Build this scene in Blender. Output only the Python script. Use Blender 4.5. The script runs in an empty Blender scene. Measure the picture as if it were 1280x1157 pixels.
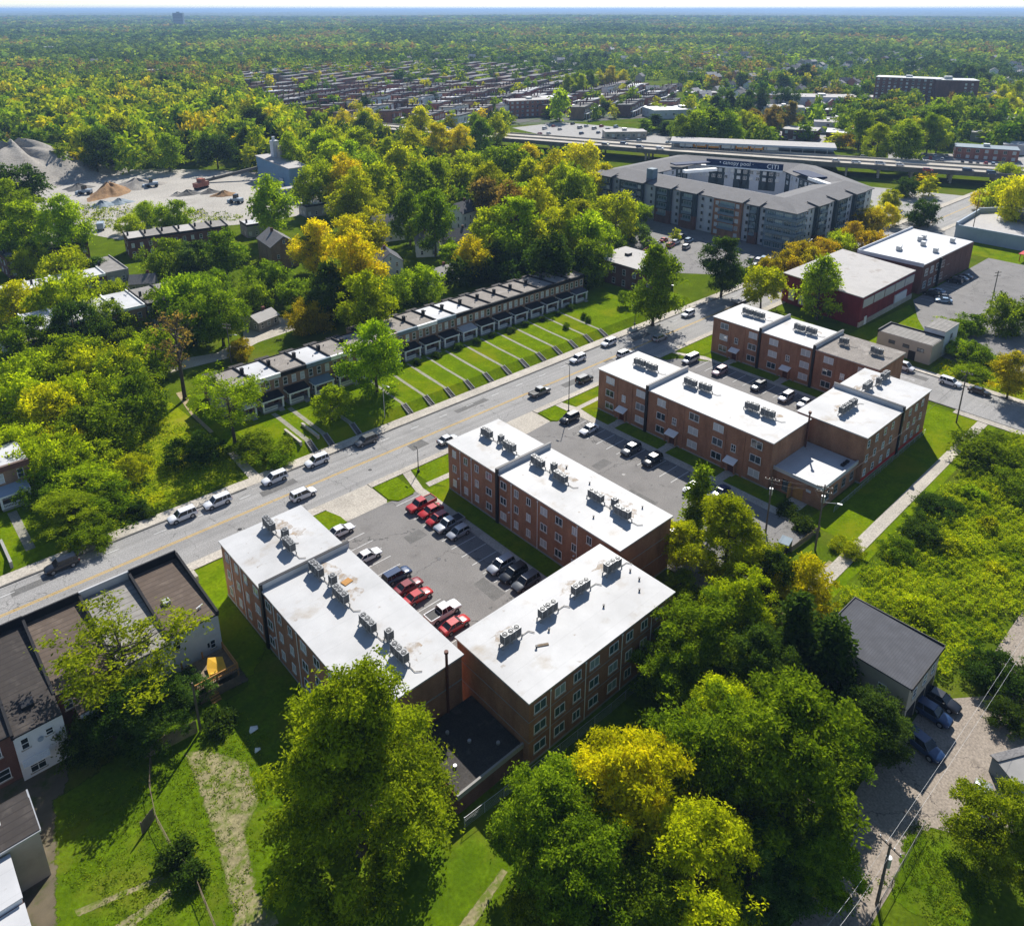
import bpy, math, random
import numpy as np
from mathutils import Vector, Matrix
random.seed(11)
SC = bpy.context.scene
COL = SC.collection
PI = math.pi

# ---------------------------------------------------------------- camera model
F = 980.0; CX = 640.0; CY = 363.0; HZ = 12.0; CAM_H = 82.0
PITCH = math.atan((CY - HZ) / F)
TH = math.atan2(1153, 980 * math.cos(PITCH) + 351 * math.sin(PITCH))
FW = (math.cos(TH), math.sin(TH)); RT = (math.sin(TH), -math.cos(TH))

def at(px, py, z=0.0):
    """point of the scene at height z seen at photo pixel (px, py)"""
    u = (px - CX) / F; v = (CY - py) / F
    f = math.cos(PITCH) + v * math.sin(PITCH); up = -math.sin(PITCH) + v * math.cos(PITCH)
    t = (z - CAM_H) / up
    return (t * (f * FW[0] + u * RT[0]), t * (f * FW[1] + u * RT[1]))

def depth(x, y, z=0.0):
    return (x * FW[0] + y * FW[1]) * math.cos(PITCH) - (z - CAM_H) * math.sin(PITCH)

def pj(X, Y, Z=0.0):
    f = X * FW[0] + Y * FW[1]; r = X * RT[0] + Y * RT[1]; u = Z - CAM_H
    d = f * math.cos(PITCH) - u * math.sin(PITCH); v = f * math.sin(PITCH) + u * math.cos(PITCH)
    return (CX + F * r / d, CY - F * v / d)

cam = bpy.data.cameras.new('camera'); camo = bpy.data.objects.new('camera', cam); COL.objects.link(camo)
cam.sensor_fit = 'HORIZONTAL'; cam.sensor_width = 36.0; cam.lens = F / 1280 * 36
cam.shift_x = 0.0; cam.shift_y = -(578.5 - CY) / 1280
cam.clip_start = 1.0; cam.clip_end = 200000
camo.location = (0, 0, CAM_H); camo.rotation_euler = (PI / 2 - PITCH, 0, TH - PI / 2)
SC.camera = camo

# ---------------------------------------------------------------- materials
def nn(nt, t, **k):
    n = nt.nodes.new(t)
    for a, b in k.items():
        if a in n.inputs: n.inputs[a].default_value = b
        else: setattr(n, a, b)
    return n

def mat(name, col, rough=0.8, var=0.18, scale=0.35, col2=None, thr=0.55, soft=0.12, spot=0.25, bump=0.0, metal=0.0, spec=0.3, fine=0.0, coord='world'):
    """base colour with two octaves of tonal variation, optional second colour in patches"""
    m = bpy.data.materials.new(name); m.use_nodes = True
    nt = m.node_tree; nt.nodes.clear()
    out = nn(nt, 'ShaderNodeOutputMaterial'); b = nn(nt, 'ShaderNodeBsdfPrincipled')
    b.inputs['Roughness'].default_value = rough; b.inputs['Metallic'].default_value = metal
    b.inputs['Specular IOR Level'].default_value = spec
    nt.links.new(b.outputs[0], out.inputs[0])
    if coord == 'world': cs = nn(nt, 'ShaderNodeNewGeometry').outputs['Position']
    else: cs = nn(nt, 'ShaderNodeTexCoord').outputs['Object']
    n1 = nn(nt, 'ShaderNodeTexNoise', Scale=scale, Detail=7.0, Roughness=0.62)
    nt.links.new(cs, n1.inputs['Vector'])
    r1 = nn(nt, 'ShaderNodeMapRange'); r1.inputs[1].default_value = 0.28; r1.inputs[2].default_value = 0.72
    r1.inputs[3].default_value = 1 - var; r1.inputs[4].default_value = 1 + var
    nt.links.new(n1.outputs['Fac'], r1.inputs[0])
    mul = nn(nt, 'ShaderNodeVectorMath', operation='SCALE'); mul.inputs[0].default_value = col[:3]
    nt.links.new(r1.outputs[0], mul.inputs['Scale'])
    cur = mul.outputs[0]
    if fine:
        n3 = nn(nt, 'ShaderNodeTexNoise', Scale=fine, Detail=3.0)
        nt.links.new(cs, n3.inputs['Vector'])
        r3 = nn(nt, 'ShaderNodeMapRange'); r3.inputs[1].default_value = 0.3; r3.inputs[2].default_value = 0.7
        r3.inputs[3].default_value = 0.72; r3.inputs[4].default_value = 1.28
        nt.links.new(n3.outputs['Fac'], r3.inputs[0])
        m3 = nn(nt, 'ShaderNodeVectorMath', operation='SCALE')
        nt.links.new(cur, m3.inputs[0]); nt.links.new(r3.outputs[0], m3.inputs['Scale']); cur = m3.outputs[0]
    if col2 is not None:
        n2 = nn(nt, 'ShaderNodeTexNoise', Scale=spot, Detail=8.0, Roughness=0.65)
        nt.links.new(cs, n2.inputs['Vector'])
        r2 = nn(nt, 'ShaderNodeMapRange'); r2.inputs[1].default_value = thr; r2.inputs[2].default_value = thr + soft
        nt.links.new(n2.outputs['Fac'], r2.inputs[0])
        mx = nn(nt, 'ShaderNodeMix', data_type='RGBA')
        nt.links.new(r2.outputs[0], mx.inputs['Factor']); nt.links.new(cur, mx.inputs['A'])
        mx.inputs['B'].default_value = (*col2[:3], 1); cur = mx.outputs['Result']
    nt.links.new(cur, b.inputs['Base Color'])
    if bump:
        bp = nn(nt, 'ShaderNodeBump', Strength=bump, Distance=0.15)
        n4 = nn(nt, 'ShaderNodeTexNoise', Scale=fine or scale * 6, Detail=5.0)
        nt.links.new(cs, n4.inputs['Vector']); nt.links.new(n4.outputs['Fac'], bp.inputs['Height'])
        nt.links.new(bp.outputs[0], b.inputs['Normal'])
    m['_b'] = 1
    return m

def brick(name, c1, c2, mortar, scale=1.0, var=0.3, spec=0.15):
    m = bpy.data.materials.new(name); m.use_nodes = True
    nt = m.node_tree; b = nt.nodes['Principled BSDF']; b.inputs['Roughness'].default_value = 0.9
    b.inputs['Specular IOR Level'].default_value = spec
    g = nn(nt, 'ShaderNodeNewGeometry'); s = nn(nt, 'ShaderNodeSeparateXYZ'); nt.links.new(g.outputs['Position'], s.inputs[0])
    a = nn(nt, 'ShaderNodeMath', operation='ADD'); nt.links.new(s.outputs[0], a.inputs[0]); nt.links.new(s.outputs[1], a.inputs[1])
    c = nn(nt, 'ShaderNodeCombineXYZ'); nt.links.new(a.outputs[0], c.inputs[0]); nt.links.new(s.outputs[2], c.inputs[1])
    t = nn(nt, 'ShaderNodeTexBrick', Scale=scale); t.inputs['Color1'].default_value = (*c1, 1); t.inputs['Color2'].default_value = (*c2, 1)
    t.inputs['Mortar'].default_value = (*mortar, 1); t.inputs['Mortar Size'].default_value = 0.012
    t.inputs['Brick Width'].default_value = 0.24; t.inputs['Row Height'].default_value = 0.085
    nt.links.new(c.outputs[0], t.inputs['Vector'])
    n1 = nn(nt, 'ShaderNodeTexNoise', Scale=0.5, Detail=7.0, Roughness=0.65)
    mp = nn(nt, 'ShaderNodeMapping'); mp.inputs['Scale'].default_value = (1, 1, 0.35)
    nt.links.new(g.outputs['Position'], mp.inputs[0]); nt.links.new(mp.outputs[0], n1.inputs['Vector'])
    r = nn(nt, 'ShaderNodeMapRange'); r.inputs[1].default_value = 0.3; r.inputs[2].default_value = 0.7
    r.inputs[3].default_value = 1 - var; r.inputs[4].default_value = 1 + var
    nt.links.new(n1.outputs['Fac'], r.inputs[0])
    v = nn(nt, 'ShaderNodeVectorMath', operation='SCALE'); nt.links.new(t.outputs['Color'], v.inputs[0]); nt.links.new(r.outputs[0], v.inputs['Scale'])
    nt.links.new(v.outputs[0], b.inputs['Base Color'])
    return m

def planks(name, c1, c2, width, axis=0):
    """boards / roll roofing strips running along one world axis"""
    m = mat(name, c1, 0.9, 0.2, 0.6, c2, 0.52, 0.15, 0.5)
    nt = m.node_tree; b = [n for n in nt.nodes if n.type == 'BSDF_PRINCIPLED'][0]
    g = nn(nt, 'ShaderNodeNewGeometry'); s = nn(nt, 'ShaderNodeSeparateXYZ'); nt.links.new(g.outputs['Position'], s.inputs[0])
    d = nn(nt, 'ShaderNodeMath', operation='DIVIDE'); nt.links.new(s.outputs[axis], d.inputs[0]); d.inputs[1].default_value = width
    fr = nn(nt, 'ShaderNodeMath', operation='FRACT'); nt.links.new(d.outputs[0], fr.inputs[0])
    lt = nn(nt, 'ShaderNodeMath', operation='LESS_THAN'); nt.links.new(fr.outputs[0], lt.inputs[0]); lt.inputs[1].default_value = 0.16
    mx = nn(nt, 'ShaderNodeMix', data_type='RGBA'); nt.links.new(lt.outputs[0], mx.inputs['Factor'])
    src = b.inputs['Base Color'].links[0].from_socket
    nt.links.new(src, mx.inputs['A']); mx.inputs['B'].default_value = (*[c * 0.72 for c in c1], 1)
    nt.links.new(mx.outputs['Result'], b.inputs['Base Color'])
    return m

def glassmat(name, c1, c2, thr=0.5):
    """window pane: dark room or pale blind behind the glass, chosen per pane"""
    m = bpy.data.materials.new(name); m.use_nodes = True
    nt = m.node_tree; b = nt.nodes['Principled BSDF']
    b.inputs['Roughness'].default_value = 0.08; b.inputs['Specular IOR Level'].default_value = 0.7
    oi = nn(nt, 'ShaderNodeObjectInfo'); r = nn(nt, 'ShaderNodeMapRange'); r.inputs[1].default_value = thr; r.inputs[2].default_value = thr + 0.15
    nt.links.new(oi.outputs['Random'], r.inputs[0])
    mx = nn(nt, 'ShaderNodeMix', data_type='RGBA'); nt.links.new(r.outputs[0], mx.inputs['Factor'])
    mx.inputs['A'].default_value = (*c1, 1); mx.inputs['B'].default_value = (*c2, 1)
    nt.links.new(mx.outputs['Result'], b.inputs['Base Color'])
    return m

def paint(name, col, rough=0.28, coat=0.6, metal=0.0):
    m = bpy.data.materials.new(name); m.use_nodes = True
    b = m.node_tree.nodes['Principled BSDF']; nt = m.node_tree
    n = nn(nt, 'ShaderNodeTexNoise', Scale=3.0, Detail=4.0); tc = nn(nt, 'ShaderNodeTexCoord'); nt.links.new(tc.outputs['Object'], n.inputs['Vector'])
    r = nn(nt, 'ShaderNodeMapRange'); r.inputs[3].default_value = 0.88; r.inputs[4].default_value = 1.08; nt.links.new(n.outputs['Fac'], r.inputs[0])
    v = nn(nt, 'ShaderNodeVectorMath', operation='SCALE'); v.inputs[0].default_value = col; nt.links.new(r.outputs[0], v.inputs['Scale'])
    nt.links.new(v.outputs[0], b.inputs['Base Color'])
    b.inputs['Roughness'].default_value = rough; b.inputs['Coat Weight'].default_value = coat; b.inputs['Metallic'].default_value = metal
    b.inputs['Coat Roughness'].default_value = 0.08
    return m

def leafmat(name, hue=0.016, trans=0.52):
    m = bpy.data.materials.new(name); m.use_nodes = True
    nt = m.node_tree; nt.nodes.clear(); out = nn(nt, 'ShaderNodeOutputMaterial')
    oi = nn(nt, 'ShaderNodeObjectInfo'); at_ = nn(nt, 'ShaderNodeAttribute', attribute_name='tint')
    hs = nn(nt, 'ShaderNodeHueSaturation'); nt.links.new(oi.outputs['Color'], hs.inputs['Color'])
    r1 = nn(nt, 'ShaderNodeMapRange'); r1.inputs[3].default_value = 0.5 + hue; r1.inputs[4].default_value = 0.5 - hue
    r2 = nn(nt, 'ShaderNodeMapRange'); r2.inputs[3].default_value = 0.42; r2.inputs[4].default_value = 1.62
    nt.links.new(at_.outputs['Fac'], r1.inputs[0]); nt.links.new(at_.outputs['Fac'], r2.inputs[0])
    nt.links.new(r1.outputs[0], hs.inputs['Hue']); nt.links.new(r2.outputs[0], hs.inputs['Value'])
    d = nn(nt, 'ShaderNodeBsdfDiffuse'); t = nn(nt, 'ShaderNodeBsdfTranslucent')
    tc = nn(nt, 'ShaderNodeMix', data_type='RGBA', blend_type='MULTIPLY'); tc.inputs['Factor'].default_value = 1.0
    tc.inputs['B'].default_value = (1.25, 1.2, 0.55, 1)
    nt.links.new(hs.outputs[0], tc.inputs['A'])
    nt.links.new(hs.outputs[0], d.inputs['Color']); nt.links.new(tc.outputs['Result'], t.inputs['Color'])
    mx = nn(nt, 'ShaderNodeMixShader'); mx.inputs[0].default_value = trans
    nt.links.new(d.outputs[0], mx.inputs[1]); nt.links.new(t.outputs[0], mx.inputs[2])
    nt.links.new(mx.outputs[0], out.inputs[0])
    return m

M = {}
M['brick'] = brick('orange_brown_brick', (0.36, 0.152, 0.078), (0.27, 0.108, 0.056), (0.27, 0.2, 0.14))
M['brick_dark'] = brick('dark_red_brick', (0.16, 0.06, 0.045), (0.12, 0.045, 0.035), (0.16, 0.12, 0.1))
M['brick_row'] = brick('tan_brown_brick', (0.30, 0.17, 0.10), (0.22, 0.12, 0.075), (0.28, 0.22, 0.17))
M['brick_red'] = brick('red_brick', (0.42, 0.15, 0.10), (0.33, 0.105, 0.075), (0.25, 0.16, 0.13))
M['brick_paint'] = brick('maroon_painted_brick', (0.2, 0.028, 0.03), (0.17, 0.022, 0.026), (0.14, 0.03, 0.03))
M['white_roof'] = mat('white_roof_membrane', (0.46, 0.457, 0.455), 0.6, 0.07, 0.25, (0.31, 0.255, 0.19), 0.56, 0.22, 0.2)
M['white_roof2'] = mat('clean_white_roof_membrane', (0.52, 0.52, 0.525), 0.6, 0.07, 0.3)
M['grey_roof'] = mat('grey_gravel_roof', (0.24, 0.215, 0.19), 0.95, 0.16, 0.5, (0.32, 0.29, 0.26), 0.55, 0.1, 0.4, fine=5)
M['dark_roof'] = mat('dark_felt_roof', (0.05, 0.045, 0.042), 0.9, 0.3, 0.4, (0.11, 0.1, 0.09), 0.58, 0.12, 0.5, fine=6)
M['pale_roof'] = mat('pale_grey_roof', (0.42, 0.40, 0.38), 0.9, 0.12, 0.3, (0.34, 0.31, 0.28), 0.56, 0.1, 0.3)
M['shingle'] = mat('grey_shingle_roof', (0.155, 0.15, 0.15), 0.9, 0.12, 0.3, fine=4)
M['brown_shingle'] = mat('brown_shingle', (0.12, 0.085, 0.07), 0.9, 0.15, 0.4, fine=5)
M['shingle_dark'] = mat('slate_blue_shingle', (0.075, 0.078, 0.09), 0.85, 0.2, 0.5, fine=6)
M['brown_roof'] = planks('brown_roll_roofing', (0.105, 0.078, 0.06), (0.15, 0.115, 0.09), 0.95, 1)
M['dark_roll'] = planks('dark_roll_roofing', (0.045, 0.038, 0.034), (0.075, 0.064, 0.056), 0.95, 1)
M['greyroll'] = planks('grey_roll_roofing', (0.24, 0.225, 0.205), (0.3, 0.28, 0.26), 1.1, 1)
M['slats_roof'] = planks('metal_seam_roof', (0.078, 0.08, 0.09), (0.07, 0.071, 0.08), 0.3, 1)
M['black'] = mat('black_bitumen', (0.012, 0.012, 0.014), 0.8, 0.3, 1.2)
M['iron'] = mat('dark_metal', (0.03, 0.03, 0.033), 0.5, 0.2, 2, metal=0.5)
M['white'] = mat('white_paint', (0.78, 0.78, 0.77), 0.55, 0.06, 0.8)
M['stucco'] = mat('white_stucco', (0.72, 0.72, 0.73), 0.85, 0.1, 0.5, (0.55, 0.53, 0.5), 0.62, 0.15, 0.4)
M['beige'] = mat('beige_render', (0.42, 0.36, 0.29), 0.85, 0.1, 0.5, (0.33, 0.28, 0.22), 0.6, 0.2, 0.4)
M['bluegrey'] = mat('blue_grey_trim', (0.16, 0.21, 0.25), 0.7, 0.12, 0.8)
M['bluewall'] = mat('pale_blue_grey_wall', (0.30, 0.36, 0.43), 0.7, 0.08, 0.4)
M['blueshed'] = mat('blue_corrugated_metal', (0.13, 0.25, 0.38), 0.5, 0.15, 0.5)
M['panel'] = mat('light_grey_panel', (0.52, 0.54, 0.58), 0.7, 0.08, 0.5)
M['teal'] = mat('dark_teal_panel', (0.035, 0.055, 0.065), 0.6, 0.15, 0.6)
M['concrete'] = mat('concrete', (0.43, 0.39, 0.33), 0.9, 0.1, 0.35, (0.33, 0.29, 0.24), 0.58, 0.12, 0.5, fine=4)
M['conc_path'] = mat('aged_concrete_path', (0.25, 0.24, 0.19), 0.9, 0.16, 0.6, (0.2, 0.19, 0.14), 0.55, 0.15, 0.8, fine=4)
M['conc_grey'] = mat('grey_concrete', (0.30, 0.29, 0.275), 0.9, 0.14, 0.3, (0.22, 0.21, 0.2), 0.58, 0.12, 0.2)
M['conc_dark'] = mat('weathered_concrete', (0.13, 0.125, 0.115), 0.9, 0.25, 0.3, (0.07, 0.068, 0.065), 0.52, 0.15, 0.25)
M['asphalt_lot'] = mat('asphalt_lot', (0.19, 0.181, 0.172), 0.9, 0.12, 0.18, (0.145, 0.137, 0.13), 0.55, 0.15, 0.22, fine=7)
M['wood'] = mat('weathered_wood', (0.19, 0.145, 0.10), 0.9, 0.3, 1.5)
M['orangewood'] = mat('orange_brown_timber', (0.42, 0.21, 0.06), 0.8, 0.2, 1.2)
M['pole'] = mat('grey_brown_pole', (0.13, 0.105, 0.085), 0.9, 0.2, 1.5)
M['steel'] = mat('galvanised_steel', (0.42, 0.43, 0.44), 0.45, 0.12, 1.5, metal=0.5)
M['acgrey'] = mat('grey_sheet_metal', (0.26, 0.265, 0.27), 0.5, 0.12, 2, metal=0.2)
M['acdark'] = mat('dark_louvre', (0.045, 0.047, 0.05), 0.6, 0.25, 4)
M['glass'] = glassmat('window_glass', (0.03, 0.045, 0.055), (0.5, 0.52, 0.53), 0.45)
M['glass_dark'] = glassmat('dark_window_glass', (0.02, 0.03, 0.035), (0.12, 0.15, 0.17), 0.6)
M['glass_teal'] = glassmat('greenish_window_glass', (0.06, 0.11, 0.12), (0.3, 0.38, 0.38), 0.5)
M['carglass'] = paint('car_glass', (0.012, 0.016, 0.02), 0.05, 0.0)
M['rubber'] = mat('tyre_rubber', (0.016, 0.016, 0.017), 0.85, 0.2, 4)
M['rim'] = mat('alloy_rim', (0.45, 0.45, 0.46), 0.35, 0.1, 6, metal=0.7)
M['lamp'] = paint('headlamp', (0.75, 0.76, 0.78), 0.1, 0.5)
M['tail'] = paint('tail_lamp', (0.4, 0.015, 0.012), 0.15, 0.5)
M['trim'] = mat('black_plastic', (0.02, 0.02, 0.021), 0.6, 0.15, 4)
M['bark'] = mat('bark', (0.075, 0.06, 0.046), 0.95, 0.3, 2.5)
M['leaf'] = leafmat('leaves')
M['leaf_far'] = leafmat('distant_leaves', 0.035, 0.4)
M['door'] = mat('brown_door', (0.10, 0.032, 0.02), 0.6, 0.15, 1)
M['orange'] = mat('orange_paint', (0.85, 0.34, 0.03), 0.6, 0.2, 0.5)
M['redpaint'] = mat('red_paint', (0.5, 0.03, 0.025), 0.5, 0.15, 1)
M['navy'] = mat('navy_banner', (0.01, 0.025, 0.075), 0.8, 0.1, 1)
M['tarp'] = mat('yellow_tarpaulin', (0.75, 0.42, 0.03), 0.6, 0.12, 1)
M['bluetarp'] = mat('blue_plastic', (0.03, 0.1, 0.28), 0.5, 0.12, 1)
M['pink'] = mat('pink_render', (0.45, 0.25, 0.22), 0.85, 0.1, 0.3)
M['stain'] = mat('rust_stain', (0.36, 0.25, 0.16), 0.9, 0.25, 1.5)
M['yellowline'] = mat('yellow_road_paint', (0.55, 0.33, 0.03), 0.8, 0.2, 0.8, (0.28, 0.22, 0.13), 0.6, 0.1, 1.2)
M['whiteline'] = mat('white_road_paint', (0.55, 0.55, 0.54), 0.8, 0.2, 0.8, (0.25, 0.25, 0.24), 0.58, 0.1, 1.5)

def road_material():
    m = mat('worn_asphalt_road', (0.27, 0.262, 0.252), 0.88, 0.08, 0.12, (0.205, 0.2, 0.192), 0.55, 0.2, 0.08, fine=6)
    nt = m.node_tree; b = [n for n in nt.nodes if n.type == 'BSDF_PRINCIPLED'][0]
    g = nn(nt, 'ShaderNodeNewGeometry')
    nz = nn(nt, 'ShaderNodeTexNoise', Scale=0.5, Detail=4.0); nt.links.new(g.outputs['Position'], nz.inputs['Vector'])
    sc = nn(nt, 'ShaderNodeVectorMath', operation='SCALE'); sc.inputs['Scale'].default_value = 2.2; nt.links.new(nz.outputs['Color'], sc.inputs[0])
    ad = nn(nt, 'ShaderNodeVectorMath', operation='ADD'); nt.links.new(g.outputs['Position'], ad.inputs[0]); nt.links.new(sc.outputs[0], ad.inputs[1])
    v = nn(nt, 'ShaderNodeTexVoronoi', feature='DISTANCE_TO_EDGE', Scale=0.11); nt.links.new(ad.outputs[0], v.inputs['Vector'])
    lt = nn(nt, 'ShaderNodeMath', operation='LESS_THAN'); nt.links.new(v.outputs['Distance'], lt.inputs[0]); lt.inputs[1].default_value = 0.0035
    # lengthwise tyre wear
    s = nn(nt, 'ShaderNodeSeparateXYZ'); nt.links.new(g.outputs['Position'], s.inputs[0])
    mp = nn(nt, 'ShaderNodeCombineXYZ'); 
    q = nn(nt, 'ShaderNodeMath', operation='MULTIPLY'); q.inputs[1].default_value = 0.02; nt.links.new(s.outputs[0], q.inputs[0]); nt.links.new(q.outputs[0], mp.inputs[0]); nt.links.new(s.outputs[1], mp.inputs[1])
    n5 = nn(nt, 'ShaderNodeTexNoise', Scale=0.9, Detail=5.0); nt.links.new(mp.outputs[0], n5.inputs['Vector'])
    r5 = nn(nt, 'ShaderNodeMapRange'); r5.inputs[1].default_value = 0.3; r5.inputs[2].default_value = 0.7; r5.inputs[3].default_value = 0.84; r5.inputs[4].default_value = 1.12
    nt.links.new(n5.outputs['Fac'], r5.inputs[0])
    src = b.inputs['Base Color'].links[0].from_socket
    vs = nn(nt, 'ShaderNodeVectorMath', operation='SCALE'); nt.links.new(src, vs.inputs[0]); nt.links.new(r5.outputs[0], vs.inputs['Scale'])
    mx = nn(nt, 'ShaderNodeMix', data_type='RGBA'); nt.links.new(lt.outputs[0], mx.inputs['Factor']); nt.links.new(vs.outputs[0], mx.inputs['A'])
    mx.inputs['B'].default_value = (0.15, 0.147, 0.14, 1); nt.links.new(mx.outputs['Result'], b.inputs['Base Color'])
    return m
M['road'] = road_material()
def add_seams(m, step, dark, axis=0, thin=0.02, wob=0.0):
    """thin lapped seams / tar joints across a surface"""
    nt = m.node_tree; b = [n for n in nt.nodes if n.type == 'BSDF_PRINCIPLED'][0]
    g = nn(nt, 'ShaderNodeNewGeometry'); s = nn(nt, 'ShaderNodeSeparateXYZ'); nt.links.new(g.outputs['Position'], s.inputs[0])
    d = nn(nt, 'ShaderNodeMath', operation='DIVIDE'); nt.links.new(s.outputs[axis], d.inputs[0]); d.inputs[1].default_value = step
    fr = nn(nt, 'ShaderNodeMath', operation='FRACT'); nt.links.new(d.outputs[0], fr.inputs[0])
    lt = nn(nt, 'ShaderNodeMath', operation='LESS_THAN'); nt.links.new(fr.outputs[0], lt.inputs[0]); lt.inputs[1].default_value = thin
    r = nn(nt, 'ShaderNodeMapRange'); r.inputs[3].default_value = 1.0; r.inputs[4].default_value = dark; nt.links.new(lt.outputs[0], r.inputs[0])
    n = nn(nt, 'ShaderNodeTexNoise', Scale=0.09, Detail=6.0, Roughness=0.6); nt.links.new(g.outputs['Position'], n.inputs['Vector'])
    r2 = nn(nt, 'ShaderNodeMapRange'); r2.inputs[1].default_value = .35; r2.inputs[2].default_value = .7; r2.inputs[3].default_value = 1.08; r2.inputs[4].default_value = .8; nt.links.new(n.outputs['Fac'], r2.inputs[0])
    mm = nn(nt, 'ShaderNodeMath', operation='MULTIPLY'); nt.links.new(r.outputs[0], mm.inputs[0]); nt.links.new(r2.outputs[0], mm.inputs[1])
    v = nn(nt, 'ShaderNodeVectorMath', operation='SCALE'); nt.links.new(b.inputs['Base Color'].links[0].from_socket, v.inputs[0]); nt.links.new(mm.outputs[0], v.inputs['Scale']); nt.links.new(v.outputs[0], b.inputs['Base Color'])
def add_cracks(m, scale, thin, col):
    nt = m.node_tree; b = [n for n in nt.nodes if n.type == 'BSDF_PRINCIPLED'][0]
    g = nn(nt, 'ShaderNodeNewGeometry'); nz = nn(nt, 'ShaderNodeTexNoise', Scale=0.6, Detail=5.0); nt.links.new(g.outputs['Position'], nz.inputs['Vector'])
    sc = nn(nt, 'ShaderNodeVectorMath', operation='SCALE'); sc.inputs['Scale'].default_value = 3.0; nt.links.new(nz.outputs['Color'], sc.inputs[0])
    ad = nn(nt, 'ShaderNodeVectorMath', operation='ADD'); nt.links.new(g.outputs['Position'], ad.inputs[0]); nt.links.new(sc.outputs[0], ad.inputs[1])
    v = nn(nt, 'ShaderNodeTexVoronoi', feature='DISTANCE_TO_EDGE', Scale=scale); nt.links.new(ad.outputs[0], v.inputs['Vector'])
    lt = nn(nt, 'ShaderNodeMath', operation='LESS_THAN'); nt.links.new(v.outputs['Distance'], lt.inputs[0]); lt.inputs[1].default_value = thin
    mx = nn(nt, 'ShaderNodeMix', data_type='RGBA'); nt.links.new(lt.outputs[0], mx.inputs['Factor']); nt.links.new(b.inputs['Base Color'].links[0].from_socket, mx.inputs['A']); mx.inputs['B'].default_value = (*col, 1); nt.links.new(mx.outputs['Result'], b.inputs['Base Color'])
def add_spots(m, scale, thr, col):
    """small oil drips"""
    nt = m.node_tree; b = [n for n in nt.nodes if n.type == 'BSDF_PRINCIPLED'][0]; g = nn(nt, 'ShaderNodeNewGeometry')
    v = nn(nt, 'ShaderNodeTexNoise', Scale=scale, Detail=3.0); nt.links.new(g.outputs['Position'], v.inputs['Vector'])
    r = nn(nt, 'ShaderNodeMapRange'); r.inputs[1].default_value = thr; r.inputs[2].default_value = thr + .05; r.inputs[4].default_value = .75; nt.links.new(v.outputs['Fac'], r.inputs[0])
    mx = nn(nt, 'ShaderNodeMix', data_type='RGBA'); nt.links.new(r.outputs[0], mx.inputs['Factor']); nt.links.new(b.inputs['Base Color'].links[0].from_socket, mx.inputs['A']); mx.inputs['B'].default_value = (*col, 1); nt.links.new(mx.outputs['Result'], b.inputs['Base Color'])
for k in ('white_roof', 'white_roof2'): add_seams(M[k], 2.9, .86, 1, .018); add_spots(M[k], .9, .70, (.25, .21, .17))
add_cracks(M['asphalt_lot'], .07, .0045, (.10, .096, .092)); add_spots(M['asphalt_lot'], .8, .66, (.085, .082, .08)); add_spots(M['road'], .7, .68, (.14, .137, .13)); add_seams(M['concrete'], 1.8, .82, 0, .02)


def grass_material(name, a, b_, c, s1, s2):
    """three greens mixed by coarse and fine noise"""
    m = mat(name, a, 0.95, 0.28, s1, b_, 0.45, 0.25, s2, fine=2.2, bump=0.5, spec=0.0)
    nt = m.node_tree; b = [n for n in nt.nodes if n.type == 'BSDF_PRINCIPLED'][0]
    g = nn(nt, 'ShaderNodeNewGeometry'); n = nn(nt, 'ShaderNodeTexNoise', Scale=s2 * 0.4, Detail=9.0, Roughness=0.7); nt.links.new(g.outputs['Position'], n.inputs['Vector'])
    r = nn(nt, 'ShaderNodeMapRange'); r.inputs[1].default_value = 0.5; r.inputs[2].default_value = 0.68; nt.links.new(n.outputs['Fac'], r.inputs[0])
    mx = nn(nt, 'ShaderNodeMix', data_type='RGBA'); src = b.inputs['Base Color'].links[0].from_socket
    nt.links.new(src, mx.inputs['A']); mx.inputs['B'].default_value = (*c, 1); nt.links.new(r.outputs[0], mx.inputs['Factor'])
    nt.links.new(mx.outputs['Result'], b.inputs['Base Color'])
    return m
M['ground'] = grass_material('rough_grass', (0.085, 0.125, 0.006), (0.055, 0.09, 0.005), (0.12, 0.125, 0.02), 0.25, 0.09)
M['lawn'] = grass_material('mown_lawn', (0.115, 0.175, 0.003), (0.085, 0.145, 0.003), (0.165, 0.185, 0.006), 0.4, 0.25)
M['field'] = grass_material('weedy_lawn', (0.19, 0.23, 0.004), (0.13, 0.18, 0.004), (0.23, 0.23, 0.02), 0.5, 0.3)
M['backlawn'] = grass_material('backyard_grass', (0.085, 0.14, 0.004), (0.06, 0.11, 0.004), (0.135, 0.15, 0.015), 0.5, 0.22)
M['soft_dirt'] = mat('trodden_dirt', (0.235, 0.205, 0.105), 0.95, 0.2, 0.5, (0.11, 0.145, 0.015), 0.47, 0.12, 0.8, fine=3)
M['dirt'] = mat('dry_dirt', (0.33, 0.26, 0.15), 0.95, 0.2, 0.5, (0.13, 0.15, 0.03), 0.56, 0.1, 0.6, fine=3)
M['dust'] = mat('pale_quarry_dust', (0.37, 0.345, 0.305), 0.95, 0.14, 0.05, (0.29, 0.265, 0.23), 0.55, 0.15, 0.06, fine=1.5)
M['gravel'] = mat('grey_gravel', (0.30, 0.275, 0.24), 0.95, 0.15, 0.15, (0.22, 0.2, 0.18), 0.55, 0.15, 0.1, fine=1.5, bump=0.4)
M['sand'] = mat('brown_sand', (0.27, 0.16, 0.075), 0.95, 0.2, 0.2, (0.2, 0.11, 0.05), 0.52, 0.1, 0.3, fine=1.0, bump=0.4)
M['asphalt_patch'] = mat('asphalt_patch', (0.13, 0.126, 0.12), 0.9, 0.15, 0.6, (0.17, 0.165, 0.158), 0.55, 0.1, 0.8, fine=6)
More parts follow.
